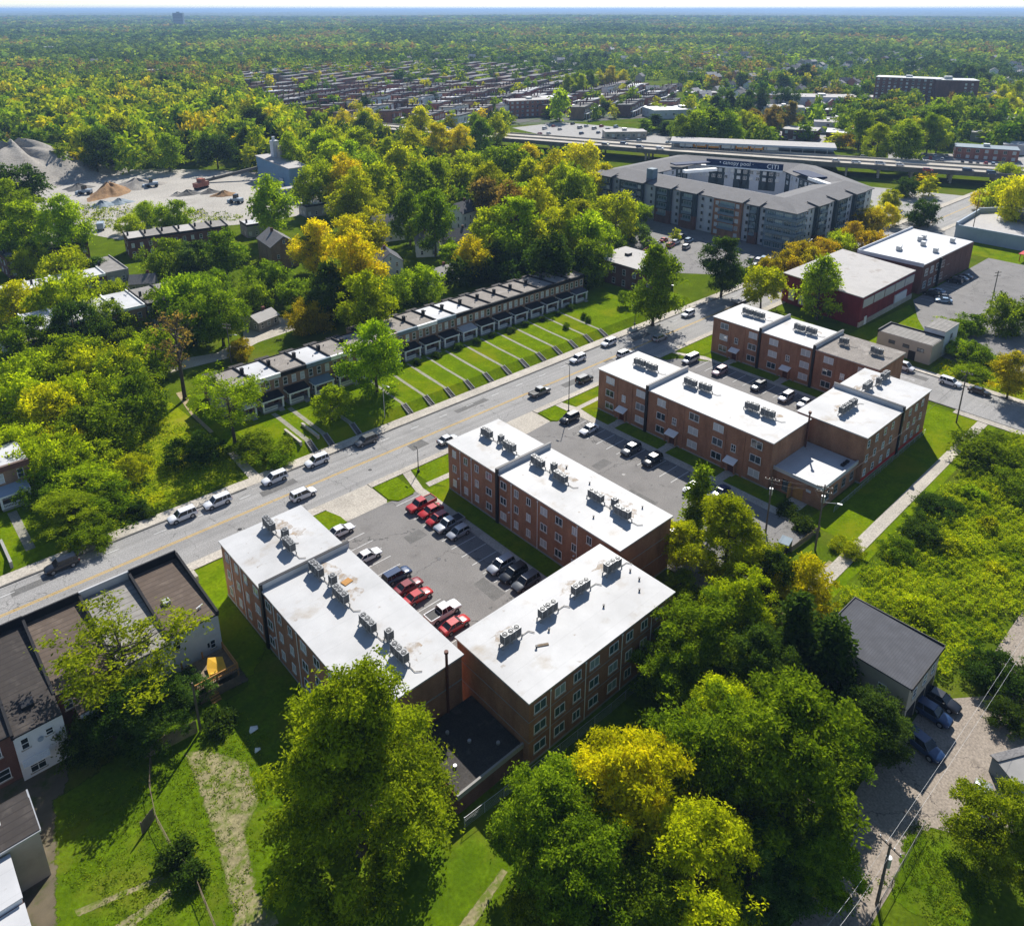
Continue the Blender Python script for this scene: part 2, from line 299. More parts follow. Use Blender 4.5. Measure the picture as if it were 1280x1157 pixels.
M['backroad'] = mat('old_pale_asphalt', (0.28, 0.235, 0.19), 0.92, 0.16, 0.35, (0.18, 0.15, 0.12), 0.56, 0.12, 0.35, fine=4)
M['street_mix'] = mat('streets_and_yards', (0.085, 0.08, 0.078), 0.95, 0.35, 0.05, (0.045, 0.075, 0.015), 0.46, 0.05, 0.045)
add_cracks(M['backroad'], .09, .0035, (.12, .1, .085)); add_cracks(M['conc_grey'], .2, .004, (.16, .155, .15))
M['shadeground'] = mat('bare_earth', (0.12, 0.1, 0.065), 0.95, 0.25, 0.5, (0.06, 0.08, 0.015), 0.5, 0.15, 0.4)

# ---------------------------------------------------------------- mesh builder
class MB:
    def __init__(s): s.v = []; s.f = []; s.m = []
    def add(s, vs, fs, mi=0):
        o = len(s.v); s.v += [tuple(p) for p in vs]
        for f in fs: s.f.append(tuple(i + o for i in f)); s.m.append(mi)
        return s
    def box(s, x0, x1, y0, y1, z0, z1, mi=0):
        v = [(x0, y0, z0), (x1, y0, z0), (x1, y1, z0), (x0, y1, z0), (x0, y0, z1), (x1, y0, z1), (x1, y1, z1), (x0, y1, z1)]
        return s.add(v, [(3, 2, 1, 0), (4, 5, 6, 7), (0, 1, 5, 4), (1, 2, 6, 5), (2, 3, 7, 6), (3, 0, 4, 7)], mi)
    def obox(s, c, sz, rz=0.0, mi=0, rx=0.0):
        R = Matrix.Rotation(rz, 3, 'Z') @ Matrix.Rotation(rx, 3, 'X'); c = Vector(c); h = [a / 2 for a in sz]
        v = [c + R @ Vector((a * h[0], b * h[1], d * h[2])) for a, b, d in ((-1, -1, -1), (1, -1, -1), (1, 1, -1), (-1, 1, -1), (-1, -1, 1), (1, -1, 1), (1, 1, 1), (-1, 1, 1))]
        return s.add(v, [(3, 2, 1, 0), (4, 5, 6, 7), (0, 1, 5, 4), (1, 2, 6, 5), (2, 3, 7, 6), (3, 0, 4, 7)], mi)
    def prism(s, poly, z0, z1, mi=0, mtop=None):
        """vertical prism; z0 and z1 numbers or lists (one per corner); polygon may be concave"""
        ar = sum(poly[i][0] * poly[(i + 1) % len(poly)][1] - poly[(i + 1) % len(poly)][0] * poly[i][1] for i in range(len(poly)))
        if ar < 0:
            poly = poly[::-1]
            if isinstance(z0, list): z0 = z0[::-1]
            if isinstance(z1, list): z1 = z1[::-1]
        n = len(poly); a = z0 if isinstance(z0, list) else [z0] * n; b = z1 if isinstance(z1, list) else [z1] * n
        vs = [(p[0], p[1], a[i]) for i, p in enumerate(poly)] + [(p[0], p[1], b[i]) for i, p in enumerate(poly)]
        s.add(vs, [(i, (i + 1) % n, n + (i + 1) % n, n + i) for i in range(n)], mi)
        o = len(s.v) - 2 * n
        s.f.append(tuple(o + n + i for i in range(n))); s.m.append(mi if mtop is None else mtop)
        s.f.append(tuple(o + i for i in range(n - 1, -1, -1))); s.m.append(mi)
        return s
    def sheet(s, poly, z=0.0, mi=0):
        ar = sum(poly[i][0] * poly[(i + 1) % len(poly)][1] - poly[(i + 1) % len(poly)][0] * poly[i][1] for i in range(len(poly)))
        if ar < 0: poly = poly[::-1]
        return s.add([(p[0], p[1], z) for p in poly], [tuple(range(len(poly)))], mi)
    def tube(s, p0, p1, r0, r1=None, n=8, mi=0, cap=True):
        r1 = r0 if r1 is None else r1; p0 = Vector(p0); p1 = Vector(p1); d = (p1 - p0)
        if d.length < 1e-6: return s
        d.normalize(); a = d.orthogonal().normalized(); b = d.cross(a)
        vs = [p0 + (a * math.cos(2 * PI * i / n) + b * math.sin(2 * PI * i / n)) * r0 for i in range(n)]
        vs += [p1 + (a * math.cos(2 * PI * i / n) + b * math.sin(2 * PI * i / n)) * r1 for i in range(n)]
        fs = [(i, (i + 1) % n, n + (i + 1) % n, n + i) for i in range(n)]
        if cap: fs += [tuple(range(n - 1, -1, -1)), tuple(range(n, 2 * n))]
        return s.add(vs, fs, mi)
    def mesh(s, name, mats, smooth=None):
        me = bpy.data.meshes.new(name); me.from_pydata(s.v, [], s.f)
        if not isinstance(mats, (list, tuple)): mats = [mats]
        for m in mats: me.materials.append(M[m] if isinstance(m, str) else m)
        me.polygons.foreach_set('material_index', s.m)
        if smooth is not None:
            me.polygons.foreach_set('use_smooth', [True] * len(s.f)); me.update(); me.set_sharp_from_angle(angle=math.radians(smooth))
        me.update(); return me
    def build(s, name, mats, parent=None, loc=(0, 0, 0), rz=0.0, smooth=None):
        return link(name, s.mesh(name, mats, smooth), parent, loc, rz)

def link(name, me, parent=None, loc=(0, 0, 0), rz=0.0, scale=None):
    o = bpy.data.objects.new(name, me); COL.objects.link(o)
    o.location = loc; o.rotation_euler = (0, 0, rz)
    if scale is not None: o.scale = scale
    if parent is not None: o.parent = parent
    return o

def tag(o, label=None, cat=None, group=None, kind=None):
    if label: o['label'] = label
    if cat: o['category'] = cat
    if group: o['group'] = group
    if kind: o['kind'] = kind
    return o

def thing(name, label, cat, loc=(0, 0, 0), rz=0.0, group=None):
    return tag(link(name, None, None, loc, rz), label, cat, group)

def struct(name, mb, m, z=None, smooth=None):
    return tag(mb.build(name, m, smooth=smooth), kind='structure')

def kids(o): return list(o.children)
def copy_tree(o, parent=None):
    c = o.copy(); COL.objects.link(c)
    if parent is not None: c.parent = parent
    for ch in kids(o): copy_tree(ch, c)
    return c

def PP(*pts, z=0.0): return [at(p[0], p[1], z) for p in pts]

def soften(m, k=1.9, sc=0.8):
    """ragged natural edge: the 'inside' attribute (0 at the rim, 1 inside) broken up by noise drives alpha"""
    nt = m.node_tree; b = [n for n in nt.nodes if n.type == 'BSDF_PRINCIPLED'][0]
    a = nn(nt, 'ShaderNodeAttribute', attribute_name='inside'); g = nn(nt, 'ShaderNodeNewGeometry'); n = nn(nt, 'ShaderNodeTexNoise', Scale=sc, Detail=8.0, Roughness=0.7); nt.links.new(g.outputs['Position'], n.inputs['Vector'])
    q = nn(nt, 'ShaderNodeMath', operation='MULTIPLY_ADD'); nt.links.new(n.outputs['Fac'], q.inputs[0]); q.inputs[1].default_value = k; q.inputs[2].default_value = -k * .5 - .42
    ad = nn(nt, 'ShaderNodeMath', operation='ADD'); nt.links.new(a.outputs['Fac'], ad.inputs[0]); nt.links.new(q.outputs[0], ad.inputs[1])
    r = nn(nt, 'ShaderNodeMapRange'); r.inputs[1].default_value = -.05; r.inputs[2].default_value = .12; nt.links.new(ad.outputs[0], r.inputs[0]); nt.links.new(r.outputs[0], b.inputs['Alpha'])
def soft_sheet(name, polys, m, z, w=1.2):
    """sheets whose rim fades raggedly into the grass below"""
    vs, fs, at_ = [], [], []
    for poly in polys:
        ar = sum(poly[i][0] * poly[(i + 1) % len(poly)][1] - poly[(i + 1) % len(poly)][0] * poly[i][1] for i in range(len(poly)))
        if ar < 0: poly = poly[::-1]
        pts = []
        for i in range(len(poly)):
            a, c = Vector(poly[i]), Vector(poly[(i + 1) % len(poly)]); k = max(1, int((c - a).length / 2.5)); pts += [a.lerp(c, j / k) for j in range(k)]
        n = len(pts); o = len(vs); inn = []
        for i in range(n):
            t = (pts[(i + 1) % n] - pts[i - 1]).normalized(); inn.append(pts[i] + Vector((-t.y, t.x)) * w)
        vs += [(p.x, p.y, z) for p in pts] + [(p.x, p.y, z) for p in inn]; at_ += [0.0] * n + [1.0] * n
        fs += [(o + i, o + (i + 1) % n, o + n + (i + 1) % n, o + n + i) for i in range(n)]; fs.append(tuple(o + n + i for i in range(n)))
    me = bpy.data.meshes.new(name); me.from_pydata(vs, [], fs); a = me.attributes.new('inside', 'FLOAT', 'POINT'); a.data.foreach_set('value', at_); me.materials.append(M[m])
    return tag(link(name, me), kind='structure')
for k in ('soft_dirt', 'backlawn', 'shadeground', 'street_mix'): soften(M[k])
# registry of children (o.children is slow in big scenes)
KID = {}
def link(name, me, parent=None, loc=(0, 0, 0), rz=0.0, scale=None):
    o = bpy.data.objects.new(name, me); COL.objects.link(o)
    o.location = loc; o.rotation_euler = (0, 0, rz)
    if scale is not None: o.scale = scale
    if parent is not None:
        o.parent = parent; KID.setdefault(parent.name, []).append(o)
    return o
def kids(o): return KID.get(o.name, [])
def copy_tree(o, parent=None):
    c = o.copy(); COL.objects.link(c)
    if parent is not None:
        c.parent = parent; KID.setdefault(parent.name, []).append(c)
    for ch in list(kids(o)): copy_tree(ch, c)
    return c

# ---------------------------------------------------------------- light, sky, air
SUN_AZ = math.radians(37); SUN_EL = math.radians(41)
w = bpy.data.worlds.new('World'); SC.world = w; w.use_nodes = True
wn = w.node_tree; bg = wn.nodes['Background']
sky = wn.nodes.new('ShaderNodeTexSky'); sky.sky_type = 'NISHITA'; sky.sun_disc = False
sky.sun_elevation = SUN_EL; sky.sun_rotation = PI / 2 - SUN_AZ; sky.altitude = 900; sky.air_density = 0.9; sky.dust_density = 0.15; sky.ozone_density = 1.0
wn.links.new(sky.outputs[0], bg.inputs['Color']); bg.inputs['Strength'].default_value = 0.09
sl = bpy.data.lights.new('sun', 'SUN'); sl.energy = 5.0; sl.angle = math.radians(0.5); sl.color = (1.0, 0.955, 0.88)
so = bpy.data.objects.new('sun', sl); COL.objects.link(so)
sd = Vector((math.cos(SUN_EL) * math.cos(SUN_AZ), math.cos(SUN_EL) * math.sin(SUN_AZ), math.sin(SUN_EL)))
so.rotation_euler = sd.to_track_quat('Z', 'Y').to_euler(); so.location = (0, 0, 300)
SC.view_settings.view_transform = 'Standard'; SC.view_settings.look = 'None'; SC.view_settings.exposure = 0.6; SC.view_settings.gamma = 1.0
SC.render.engine = 'CYCLES'
cy = SC.cycles
cy.max_bounces = 7; cy.diffuse_bounces = 5; cy.glossy_bounces = 2; cy.transmission_bounces = 3; cy.transparent_max_bounces = 4; cy.volume_bounces = 0
cy.caustics_reflective = False; cy.caustics_refractive = False; cy.sample_clamp_indirect = 6.0

hz = MB().box(-47000, 47000, -47000, 47000, -3, 112)
hm = bpy.data.materials.new('air'); hm.use_nodes = True; hm.node_tree.nodes.clear()
ho = hm.node_tree.nodes.new('ShaderNodeOutputMaterial'); hv = hm.node_tree.nodes.new('ShaderNodeVolumePrincipled')
hv.inputs['Color'].default_value = (0.42, 0.64, 1.0, 1); hv.inputs['Density'].default_value = 0.0001; hv.inputs['Anisotropy'].default_value = 0.1
hm.node_tree.links.new(hv.outputs[0], ho.inputs['Volume'])
tag(hz.build('haze', hm), kind='stuff')

# ---------------------------------------------------------------- terrain
def hfun(x, y):
    r = np.hypot(x, y)
    s = np.clip((r - 900) / 4000, 0, 1); s = s * s * (3 - 2 * s)
    n = 0.5 + 0.25 * np.sin(x / 610 + 1.3) * np.cos(y / 730 + 0.4) + 0.25 * np.sin(x / 1450 - y / 1100 + 2.0)
    t = np.clip((r - 4500) / 26000, 0, 1)
    n2 = 0.55 + 0.3 * np.sin(x / 3900 + y / 5200) + 0.15 * np.sin(x / 1700 - y / 2300 + 1)
    return s * 18 * n * (1 - 0.5 * t) + t * 46 * n2
na = 180
rad = np.concatenate([[0.0], np.geomspace(20, 45000, 110)])
vs = [(0, 0, 0)]; fs = []
for r in rad[1:]:
    a = np.arange(na) * 2 * PI / na
    x = r * np.cos(a); y = r * np.sin(a); h = hfun(x, y) if r < 44000 else np.full(na, 80.0)
    vs += list(zip(x.tolist(), y.tolist(), h.tolist()))
for j in range(na): fs.append((0, 1 + j, 1 + (j + 1) % na))
for i in range(len(rad) - 2):
    o = 1 + i * na
    for j in range(na): fs.append((o + j, o + na + j, o + na + (j + 1) % na, o + (j + 1) % na))
g = MB(); g.add(vs, fs); struct('ground', g, 'ground', smooth=60)

ROAD_S, ROAD_N = 109.4, 123.2
rd = MB(); rd.sheet([(-140, ROAD_S), (480, ROAD_S), (480, ROAD_N), (-140, ROAD_N)], 0.024)
rd.sheet([(174.0, -60), (187.0, -60), (187.5, ROAD_S), (173.5, ROAD_S)], 0.024)
struct('road', rd, 'road')
mk = MB()
for y in (116.0, 116.35): mk.box(-140, 430, y - 0.07, y + 0.07, 0.02, 0.034)
struct('centre_line', mk, 'yellowline')
mk = MB()
for i in range(56):
    x = -60 + i * 7.4
    mk.box(x, x + 2.0, 120.55, 120.68, 0.02, 0.034)
mk.box(176, 186, 105.6, 106.1, 0.02, 0.034); mk.box(181.5, 181.7, 60, 100, 0.02, 0.034)
struct('lane_marking', mk, 'whiteline')
pv = MB()
pv.box(-140, 46, 122.95 + .3, 125.8, -0.05, 0.13); pv.box(52, 420, 123.25, 125.8, -0.05, 0.13); pv.box(46, 52, 123.25, 125.8, -0.05, 0.06)
pv.box(-140, 53.4, 107.4, ROAD_S - .05, -0.05, 0.13); pv.box(63.0, 88.0, 107.9, ROAD_S - .05, -0.05, 0.13); pv.box(104.7, 129.5, 107.9, ROAD_S - .05, -0.05, 0.13)
pv.box(147, 173, 107.9, ROAD_S - .05, -0.05, 0.13); pv.box(189, 420, 107.4, ROAD_S - .05, -0.05, 0.13)
pv.box(187.3, 189.2, -20, 107.3, -0.05, 0.12); pv.box(171.6, 173.7, -20, 48, -0.05, 0.12)
struct('pavement', pv, 'concrete')
kb = MB()
kb.box(-140, 46, 122.9, 123.2, -0.05, 0.15); kb.box(52, 420, 122.9, 123.2, -0.05, 0.15)
kb.box(173.55, 173.85, -20, 108, -0.05, 0.15); kb.box(187.0, 187.25, -20, 108, -0.05, 0.15)
struct('kerb', kb, 'conc_dark')
# parking lots
lot = MB()
lot.sheet([(44.8, 61.0), (70.0, 61.0), (70.0, 101.0), (68.2, 101.6), (62.6, 102.2), (54.6, 102.2), (44.8, 98.5)], 0.012)
lot.sheet([(85.4, 48.0), (111.2, 48.0), (111.2, 100.2), (104.2, 103.4), (104.0, 107.9), (88.0, 107.9), (85.4, 98.5)], 0.012)
lot.sheet([(129.0, 62.0), (155.2, 62.0), (155.0, 98.0), (150.5, 104.5), (147.0, 107.9), (129.5, 107.9), (129.0, 100.5)], 0.012)
lot.sheet([(200, 36), (300, 36), (300, 83), (237, 83), (203, 66), (200, 60)], 0.012)
lot.sheet([(213, 137), (256, 128), (256, 236), (222, 236), (212, 186), (190, 164)], 0.012)
struct('parking_lot', lot, 'asphalt_lot')
ap = MB()
ap.sheet([(53.4, ROAD_S), (63.0, ROAD_S), (63.0, 103.0), (62.5, 102.2), (54.6, 102.2), (53.4, 103)], 0.032)
ap.sheet([(88.0, ROAD_S), (104.7, ROAD_S), (104.4, 103.6), (96, 103), (88, 105)], 0.016)
struct('driveway_apron', ap, 'concrete')
wk = MB()
wk.sheet([(68.3, 62), (69.9, 62), (69.9, 101.6), (71.6, 107.9), (69.8, 107.9), (68.3, 101.6)], 0.05)
wk.sheet([(71.0, 101.2), (79, 101.0), (79, 102.4), (71.2, 102.6)], 0.046)
wk.sheet([(110.4, 48.5), (112.3, 48.5), (112.3, 97), (113.2, 103.4), (112.2, 107.9), (110.2, 107.9), (110.5, 99)], 0.05)
wk.sheet([(112.0, 103.0), (121, 103.2), (121, 104.4), (112, 104.2)], 0.046)
wk.sheet([(155.0, 62), (156.4, 62), (156.4, 101), (154.5, 104.5), (152.9, 107.9), (151.9, 107.9), (153, 104), (155, 99)], 0.05)
for x0, x1, ys in ((112.2, 116.0, (93.5, 80.5, 67.2)), (156.3, 160.0, (95.0, 81.0, 67.8))):
    for y in ys: wk.sheet([(x0, y - .9), (x1, y - .9), (x1, y + .9), (x0, y + .9)], 0.044)
wk.sheet([(112.2, 52.2), (117.4, 52.2), (117.4, 55.2), (112.2, 55.2)], 0.044)
wk.sheet([(96, 39.4), (172, 41.0), (172, 43.0), (96, 41.6)], 0.04)
wk.sheet([(158.4, 52), (161, 51), (171.6, 57), (171.6, 59)], 0.04)
struct('footpath', wk, 'concrete')
tar = MB()
for (x, y, a, b_) in ((22, 112, 5, 2.2), (47, 118.5, 7, 1.8), (76, 113.2, 4, 2.6), (92, 119.4, 9, 1.6), (118, 112.2, 6, 2), (150, 118.8, 8, 2.4), (8, 119.5, 6, 1.7), (135, 115, 3, 1.5), (179, 80, 2, 7), (183, 58, 2.2, 5), (59, 90, 3.5, 2.4), (60.5, 71, 2.4, 5), (98, 84, 4, 2.2), (96, 70, 2, 6)): tar.sheet([(x, y), (x + a, y + .1), (x + a - .2, y + b_), (x + .1, y + b_ - .15)], .029 if (y > 109 or x > 170) else .0155)
struct('road_patch', tar, 'asphalt_patch')
lot2 = MB(); lot2.sheet(PP((640, 160), (700, 153), (860, 166), (860, 182), (760, 176), (690, 172)), 0.06); lot2.sheet(PP((1110, 190), (1290, 196), (1290, 214), (1170, 208), (1110, 203)), 0.06); lot2.sheet(PP((880, 150), (960, 158), (1080, 176), (1075, 184), (950, 170), (870, 160)), 0.06); lot2.sheet(PP((930, 118), (985, 128), (1080, 146), (1075, 152), (970, 140), (925, 126)), 0.06)
struct('far_parking_lot', lot2, 'conc_grey')
# painted bays
bl = MB()
for i in range(14):
    y = 66.2 + i * 2.62
    bl.box(63.2, 68.2, y - .06, y + .06, 0.004, 0.018)
    bl.box(49.6, 55.0, y - .06, y + .06, 0.004, 0.018)
for i in range(15):
    y = 62 + i * 2.62
    bl.box(104.8, 110.3, y - .06, y + .06, 0.004, 0.018); bl.box(149.2, 154.8, y - .06, y + .06, 0.004, 0.018)
for i in range(12): bl.box(240 + i * 3, 240.12 + i * 3, 77, 82, 0.004, 0.018)
struct('bay_line', bl, 'whiteline')
# lawns
lw = MB()
def isl(poly, z=0.13):
    c = MB(); lw.prism(poly, 0.0, z)
isl([(63.2, 107.7), (68.3, 107.7), (68.3, 102.2), (67.6, 101.3), (64.3, 101.2), (63.2, 102.6)])
isl([(48, 107.2), (53.3, 107.2), (54.3, 104), (54.3, 101.9), (51, 102), (48, 102)])
isl([(105, 107.7), (110.0, 107.7), (110.0, 103.2), (109.2, 102.6), (105.4, 102.6), (104.7, 103.6)])
isl([(147.3, 107.7), (152.0, 107.7), (152.2, 106.2), (150, 105.2), (147.6, 106)])
for p in ([(71.8, 107.8), (88, 107.8), (87, 98.4), (73.4, 98.4), (73.4, 99), (71.8, 102.7)],
          [(70.0, 60), (73.4, 60), (73.4, 99), (71.6, 101.0), (70.0, 101)],
          [(113.4, 107.8), (129.4, 107.8), (129.2, 100.6), (116, 100.6), (113.4, 102.9)],
          [(112.4, 56), (116.0, 56), (116.0, 101), (113.3, 102.8), (112.4, 97)],
          [(154.6, 107.8), (172, 107.8), (172, 101.8), (160, 101.8), (156.5, 102)],
          [(156.5, 62), (160, 62), (160, 101), (156.5, 101)],
          [(27.5, 107.2), (47.8, 107.2), (47.8, 101.8), (44.5, 98.6), (31.8, 98.6), (31.8, 56), (27.5, 80)],
          [(112.3, 41.7), (172, 43.0), (171.6, 57), (160, 52), (158, 48.8), (117, 49.8), (112.3, 50)],
          [(96, 37.8), (172, 39.4), (172, 40.9), (96, 39.2)],
          [(189.3, 107), (200, 107), (206, 112), (240, 112), (240, 107), (189.3, 107.2)],
          [(189.3, 66), (209, 67), (232, 82), (199, 83.5), (189.3, 83)],
          [(300, 36), (318, 36), (320, 100), (300, 100)],
          [(245, 110), (330, 112), (330, 131), (256, 131)]): lw.sheet(p, 0.022)
struct('lawn', lw, 'lawn')
soft_sheet('back_lawn', [PP((60, 1000), (200, 900), (300, 860), (330, 800), (500, 930), (640, 900), (860, 790), (900, 860), (620, 1140), (560, 1250), (300, 1250), (60, 1250)), PP((1124, 1035), (1170, 1029), (1240, 1066), (1230, 1157), (1200, 1190), (1106, 1124))], 'backlawn', 0.03, 1.5)
fl = MB(); fl.sheet([(18, 128), (44, 127.5), (45.5, 126.2), (48, 132), (48.8, 150), (48, 166), (40, 166), (30, 156), (22, 150)], 0.02)
fl.sheet([(189.5, 20), (235, 20), (235, 35), (200, 36), (200, 60), (189.5, 60)], 0.02)
struct('vacant_lot', fl, 'field')
# bare tracks, alleys and yards
dp = MB()
soft_sheet('worn_earth', [PP((225, 940), (262, 932), (315, 950), (330, 1000), (312, 1035), (326, 1105), (356, 1160), (292, 1190), (273, 1090), (256, 1030), (240, 985))], 'soft_dirt', 0.04, 1.3)
soft_sheet('worn_path', [PP((92, 1136), (200, 1092), (207, 1100), (98, 1148)), PP((136, 1160), (212, 1108), (219, 1118), (152, 1174)), PP((626, 1084), (637, 1090), (592, 1164), (566, 1162))], 'soft_dirt', 0.04, .45)
dp.sheet([(50.4, 169.7), (51.6, 169.7), (51, 157), (50.9, 147), (49.0, 147), (49.0, 157)], 0.03)
dp.sheet(PP((1036, 700), (1046, 706), (1000, 760), (985, 900), (970, 900), (978, 760)), 0.02)
struct('dirt_track', dp, 'dirt')
al = MB()
al.sheet([(40, 181.3), (54.7, 181.3), (67.7, 180.2), (77, 184.5), (95, 187), (170, 189), (170, 194), (92, 193), (88, 200), (84, 240), (79.5, 240), (80, 200), (75, 189), (66, 185.2), (57, 188), (40, 188)], 0.02)
al.sheet([(47.6, 123.2), (51.4, 123.2), (51.4, 137), (48.4, 137)], 0.03)
struct('alley', al, 'concrete')
br = MB(); br.sheet([(91.9, 19.3), (97, 15.5), (103.5, 18.2), (116, 18.2), (116, 13), (96, 11), (88, 5), (76, 9), (72.9, 14.2), (61.6, 14.2), (50, 14), (48, 19.5), (53.8, 19.2), (64, 21), (72.6, 21.5), (80, 21), (89.4, 21)], 0.024)
br.sheet([(57, 14.2), (58.4, 14.2), (59, 5), (57.6, 5)], 0.03)
struct('back_road', br, 'backroad')
soft_sheet('earth_yard', [[(-20, 60), (2, 60), (4, 71), (4.5, 76), (7, 83), (28, 81), (28, 90), (-20, 90)]], 'shadeground', 0.016)
soft_sheet('neighbourhood_ground', [PP((300, 92), (420, 80), (560, 76), (700, 86), (850, 112), (850, 146), (760, 152), (650, 158), (560, 156), (470, 150), (400, 148), (345, 140), (320, 115))], 'street_mix', 0.05, 12)
sy = MB(); sy.sheet([(300, 60), (420, 60), (380, 180), (330, 180), (318, 130), (320, 108), (300, 108)], 0.012)
struct('station_yard', sy, 'conc_grey')
q = MB(); q.sheet(PP((62, 284), (20, 235), (60, 222), (115, 214), (210, 211), (300, 214), (430, 224), (440, 262), (380, 268), (330, 278), (285, 282), (240, 290), (150, 300)), 0.03)
q.sheet([(48, 300), (64, 298), (70, 322), (64, 345), (52, 345)], 0.02)
struct('quarry_yard', q, 'dust')
# raised front gardens with a grass bank
def bank(name, x0, x1, y0, yt, y1, h, m, e=2.5):
    xs = [x0 - e, x0, x1, x1 + e]; ys = [y0, yt, y1, y1 + 3]; b = MB(); vs = []
    for i, x in enumerate(xs):
        for j, y in enumerate(ys): vs.append((x, y, h if i in (1, 2) and j in (1, 2) else -0.03))
    b.add(vs, [(i * 4 + j, i * 4 + 4 + j, i * 4 + 5 + j, i * 4 + 1 + j) for i in range(3) for j in range(3)])
    return struct(name, b, m)
TZ = 1.3
bank('garden_terrace', 52.2, 186, 126.0, 128.7, 162.5, TZ, 'lawn')
bank('garden_terrace', -30, 17.2, 126.0, 128.5, 158, 0.9, 'lawn')
# ---------------------------------------------------------------- windows (shared meshes), doors
WCACHE = {}
def window(parent, x, y, z, w, h, rz=0.0, frame='white', glass='glass', style='slider', name='window'):
    """faces local -Y; (x, y, z) is the middle of the opening on the wall plane"""
    k = (round(w, 2), round(h, 2), frame, glass, style)
    if k not in WCACHE:
        f = MB(); t = 0.075; a, c = w / 2, h / 2
        f.box(-a, a, -.07, 0.0, c - t, c); f.box(-a, a, -.07, 0.0, -c, -c + t); f.box(-a, -a + t, -.07, 0.0, -c + t, c - t); f.box(a - t, a, -.07, 0.0, -c + t, c - t)
        if style == 'slider': f.box(-t / 2, t / 2, -.06, 0.0, -c + t, c - t)
        if style == 'triple':
            for q in (-w / 6, w / 6): f.box(q - t / 2, q + t / 2, -.06, 0.0, -c + t, c - t)
        if style == 'hung': f.box(-a + t, a - t, -.06, 0.0, -.03, .04)
        if style == 'grid':
            f.box(-t / 2, t / 2, -.06, 0.0, -c + t, c - t); f.box(-a + t, a - t, -.06, 0.0, -.03, .03)
        s = MB(); s.box(-a - .1, a + .1, -.14, 0.02, -c - .12, -c - .005)
        p = MB(); p.box(-a + t * .8, a - t * .8, -.035, -.005, -c + t * .8, c - t * .8)
        WCACHE[k] = (f.mesh('window_frame', frame), s.mesh('sill', 'concrete'), p.mesh('pane', glass))
    fm, sm, pm = WCACHE[k]
    o = link(name, fm, parent, (x, y, z), rz)
    link('sill', sm, o); link('pane', pm, o)
    return o
W_, S_ = -PI / 2, 0.0        # facing -X, facing -Y
E_, N_ = PI / 2, PI

def roof_slab(x0, x1, y0, y1, z, mtop='white_roof', edge='steel', over=0.22, th=0.22):
    b = MB(); b.box(x0 - over, x1 + over, y0 - over, y1 + over, z - th, z, 0)
    b.m[-5] = 1  # top face uses slot 1
    return b, [edge, mtop]

def canopy_door(parent, x, y, rz, zc=2.75):
    """recessed brown entrance with brick cheeks under a tilted white canopy"""
    o = link('entrance', MB().box(-.62, .62, -.06, 0, 0.15, 2.3).mesh('entrance', 'door'), parent, (x, y, 0), rz)
    f = MB(); f.box(-.95, -.66, -.45, 0, 0, 2.5); f.box(.66, .95, -.45, 0, 0, 2.5); f.build('brick_cheek', 'brick', o)
    c = MB(); c.add([(-1.2, -1.5, 2.5), (1.2, -1.5, 2.5), (1.2, 0, 3.1), (-1.2, 0, 3.1), (-1.2, -1.5, 2.64), (1.2, -1.5, 2.64), (1.2, 0, 3.24), (-1.2, 0, 3.24)],
                    [(3, 2, 1, 0), (4, 5, 6, 7), (0, 1, 5, 4), (1, 2, 6, 5), (2, 3, 7, 6), (3, 0, 4, 7)])
    c.build('canopy', 'white', o)
    s = MB(); s.box(-1.0, 1.0, -1.2, 0, 0, .14); s.build('step', 'concrete', o)
    MB().box(-.18, .18, -.1, 0, 2.32, 2.46).build('lamp', 'lamp', o)
    return o

H_ = 9.7
def apartment(label, x0, x1, y0, y1, split=None, roofs=('white_roof', 'white_roof'), group='three storey brick apartment blocks'):
    """L-aligned three-storey block; split = list of y (or x when long in x) where a fire wall rises"""
    t = thing('apartment_building', label, 'apartment building', (x0, y0, 0), 0, group)
    X, Y = x1 - x0, y1 - y0
    MB().box(0, X, 0, Y, -.3, H_ - .2).build('wall', 'brick', t)
    b = MB(); b.box(-.03, X + .03, -.03, Y + .03, 0, .35); b.build('plinth', 'conc_grey', t)
    cuts = [0.0] + (split or []) + [Y if Y >= X else X]
    for i in range(len(cuts) - 1):
        if Y >= X: rb, ms = roof_slab(0, X, cuts[i] + (.5 if i else 0), cuts[i + 1] - (.3 if i < len(cuts) - 2 else 0), H_, roofs[i])
        else: rb, ms = roof_slab(cuts[i] + (.5 if i else 0), cuts[i + 1] - (.3 if i < len(cuts) - 2 else 0), 0, Y, H_, roofs[i])
        rb.build('roof', ms, t)
    for c in (split or []):
        p = MB()
        if Y >= X: p.box(-.25, X + .45, c - .18, c + .18, H_ - .9, H_ + .85); q = MB().box(-.3, X + .5, c - .24, c + .24, H_ + .85, H_ + .93)
        else: p.box(c - .18, c + .18, -.25, Y + .45, H_ - .9, H_ + .85); q = MB().box(c - .24, c + .24, -.3, Y + .5, H_ + .85, H_ + .93)
        f = p.build('fire_wall', 'white_roof2', t); q.build('coping', 'iron', f)
        e = MB()
        if Y >= X: e.box(-.32, -.02, c - .35, c + .25, 0, H_ + .8)
        else: e.box(c - .25, c + .35, -.32, -.02, 0, H_ + .8)
        e.build('expansion_joint', 'iron', t)
    return t
def pipe(t, x, y, z0, z1, m='white'):
    b = MB(); b.tube((x, y, z0), (x, y, z1), .055, n=6); b.box(x - .08, x + .08, y - .08, y + .08, z1 - .3, z1); return b.build('downpipe', m, t)
ZS = (8.0, 5.0, 2.05)

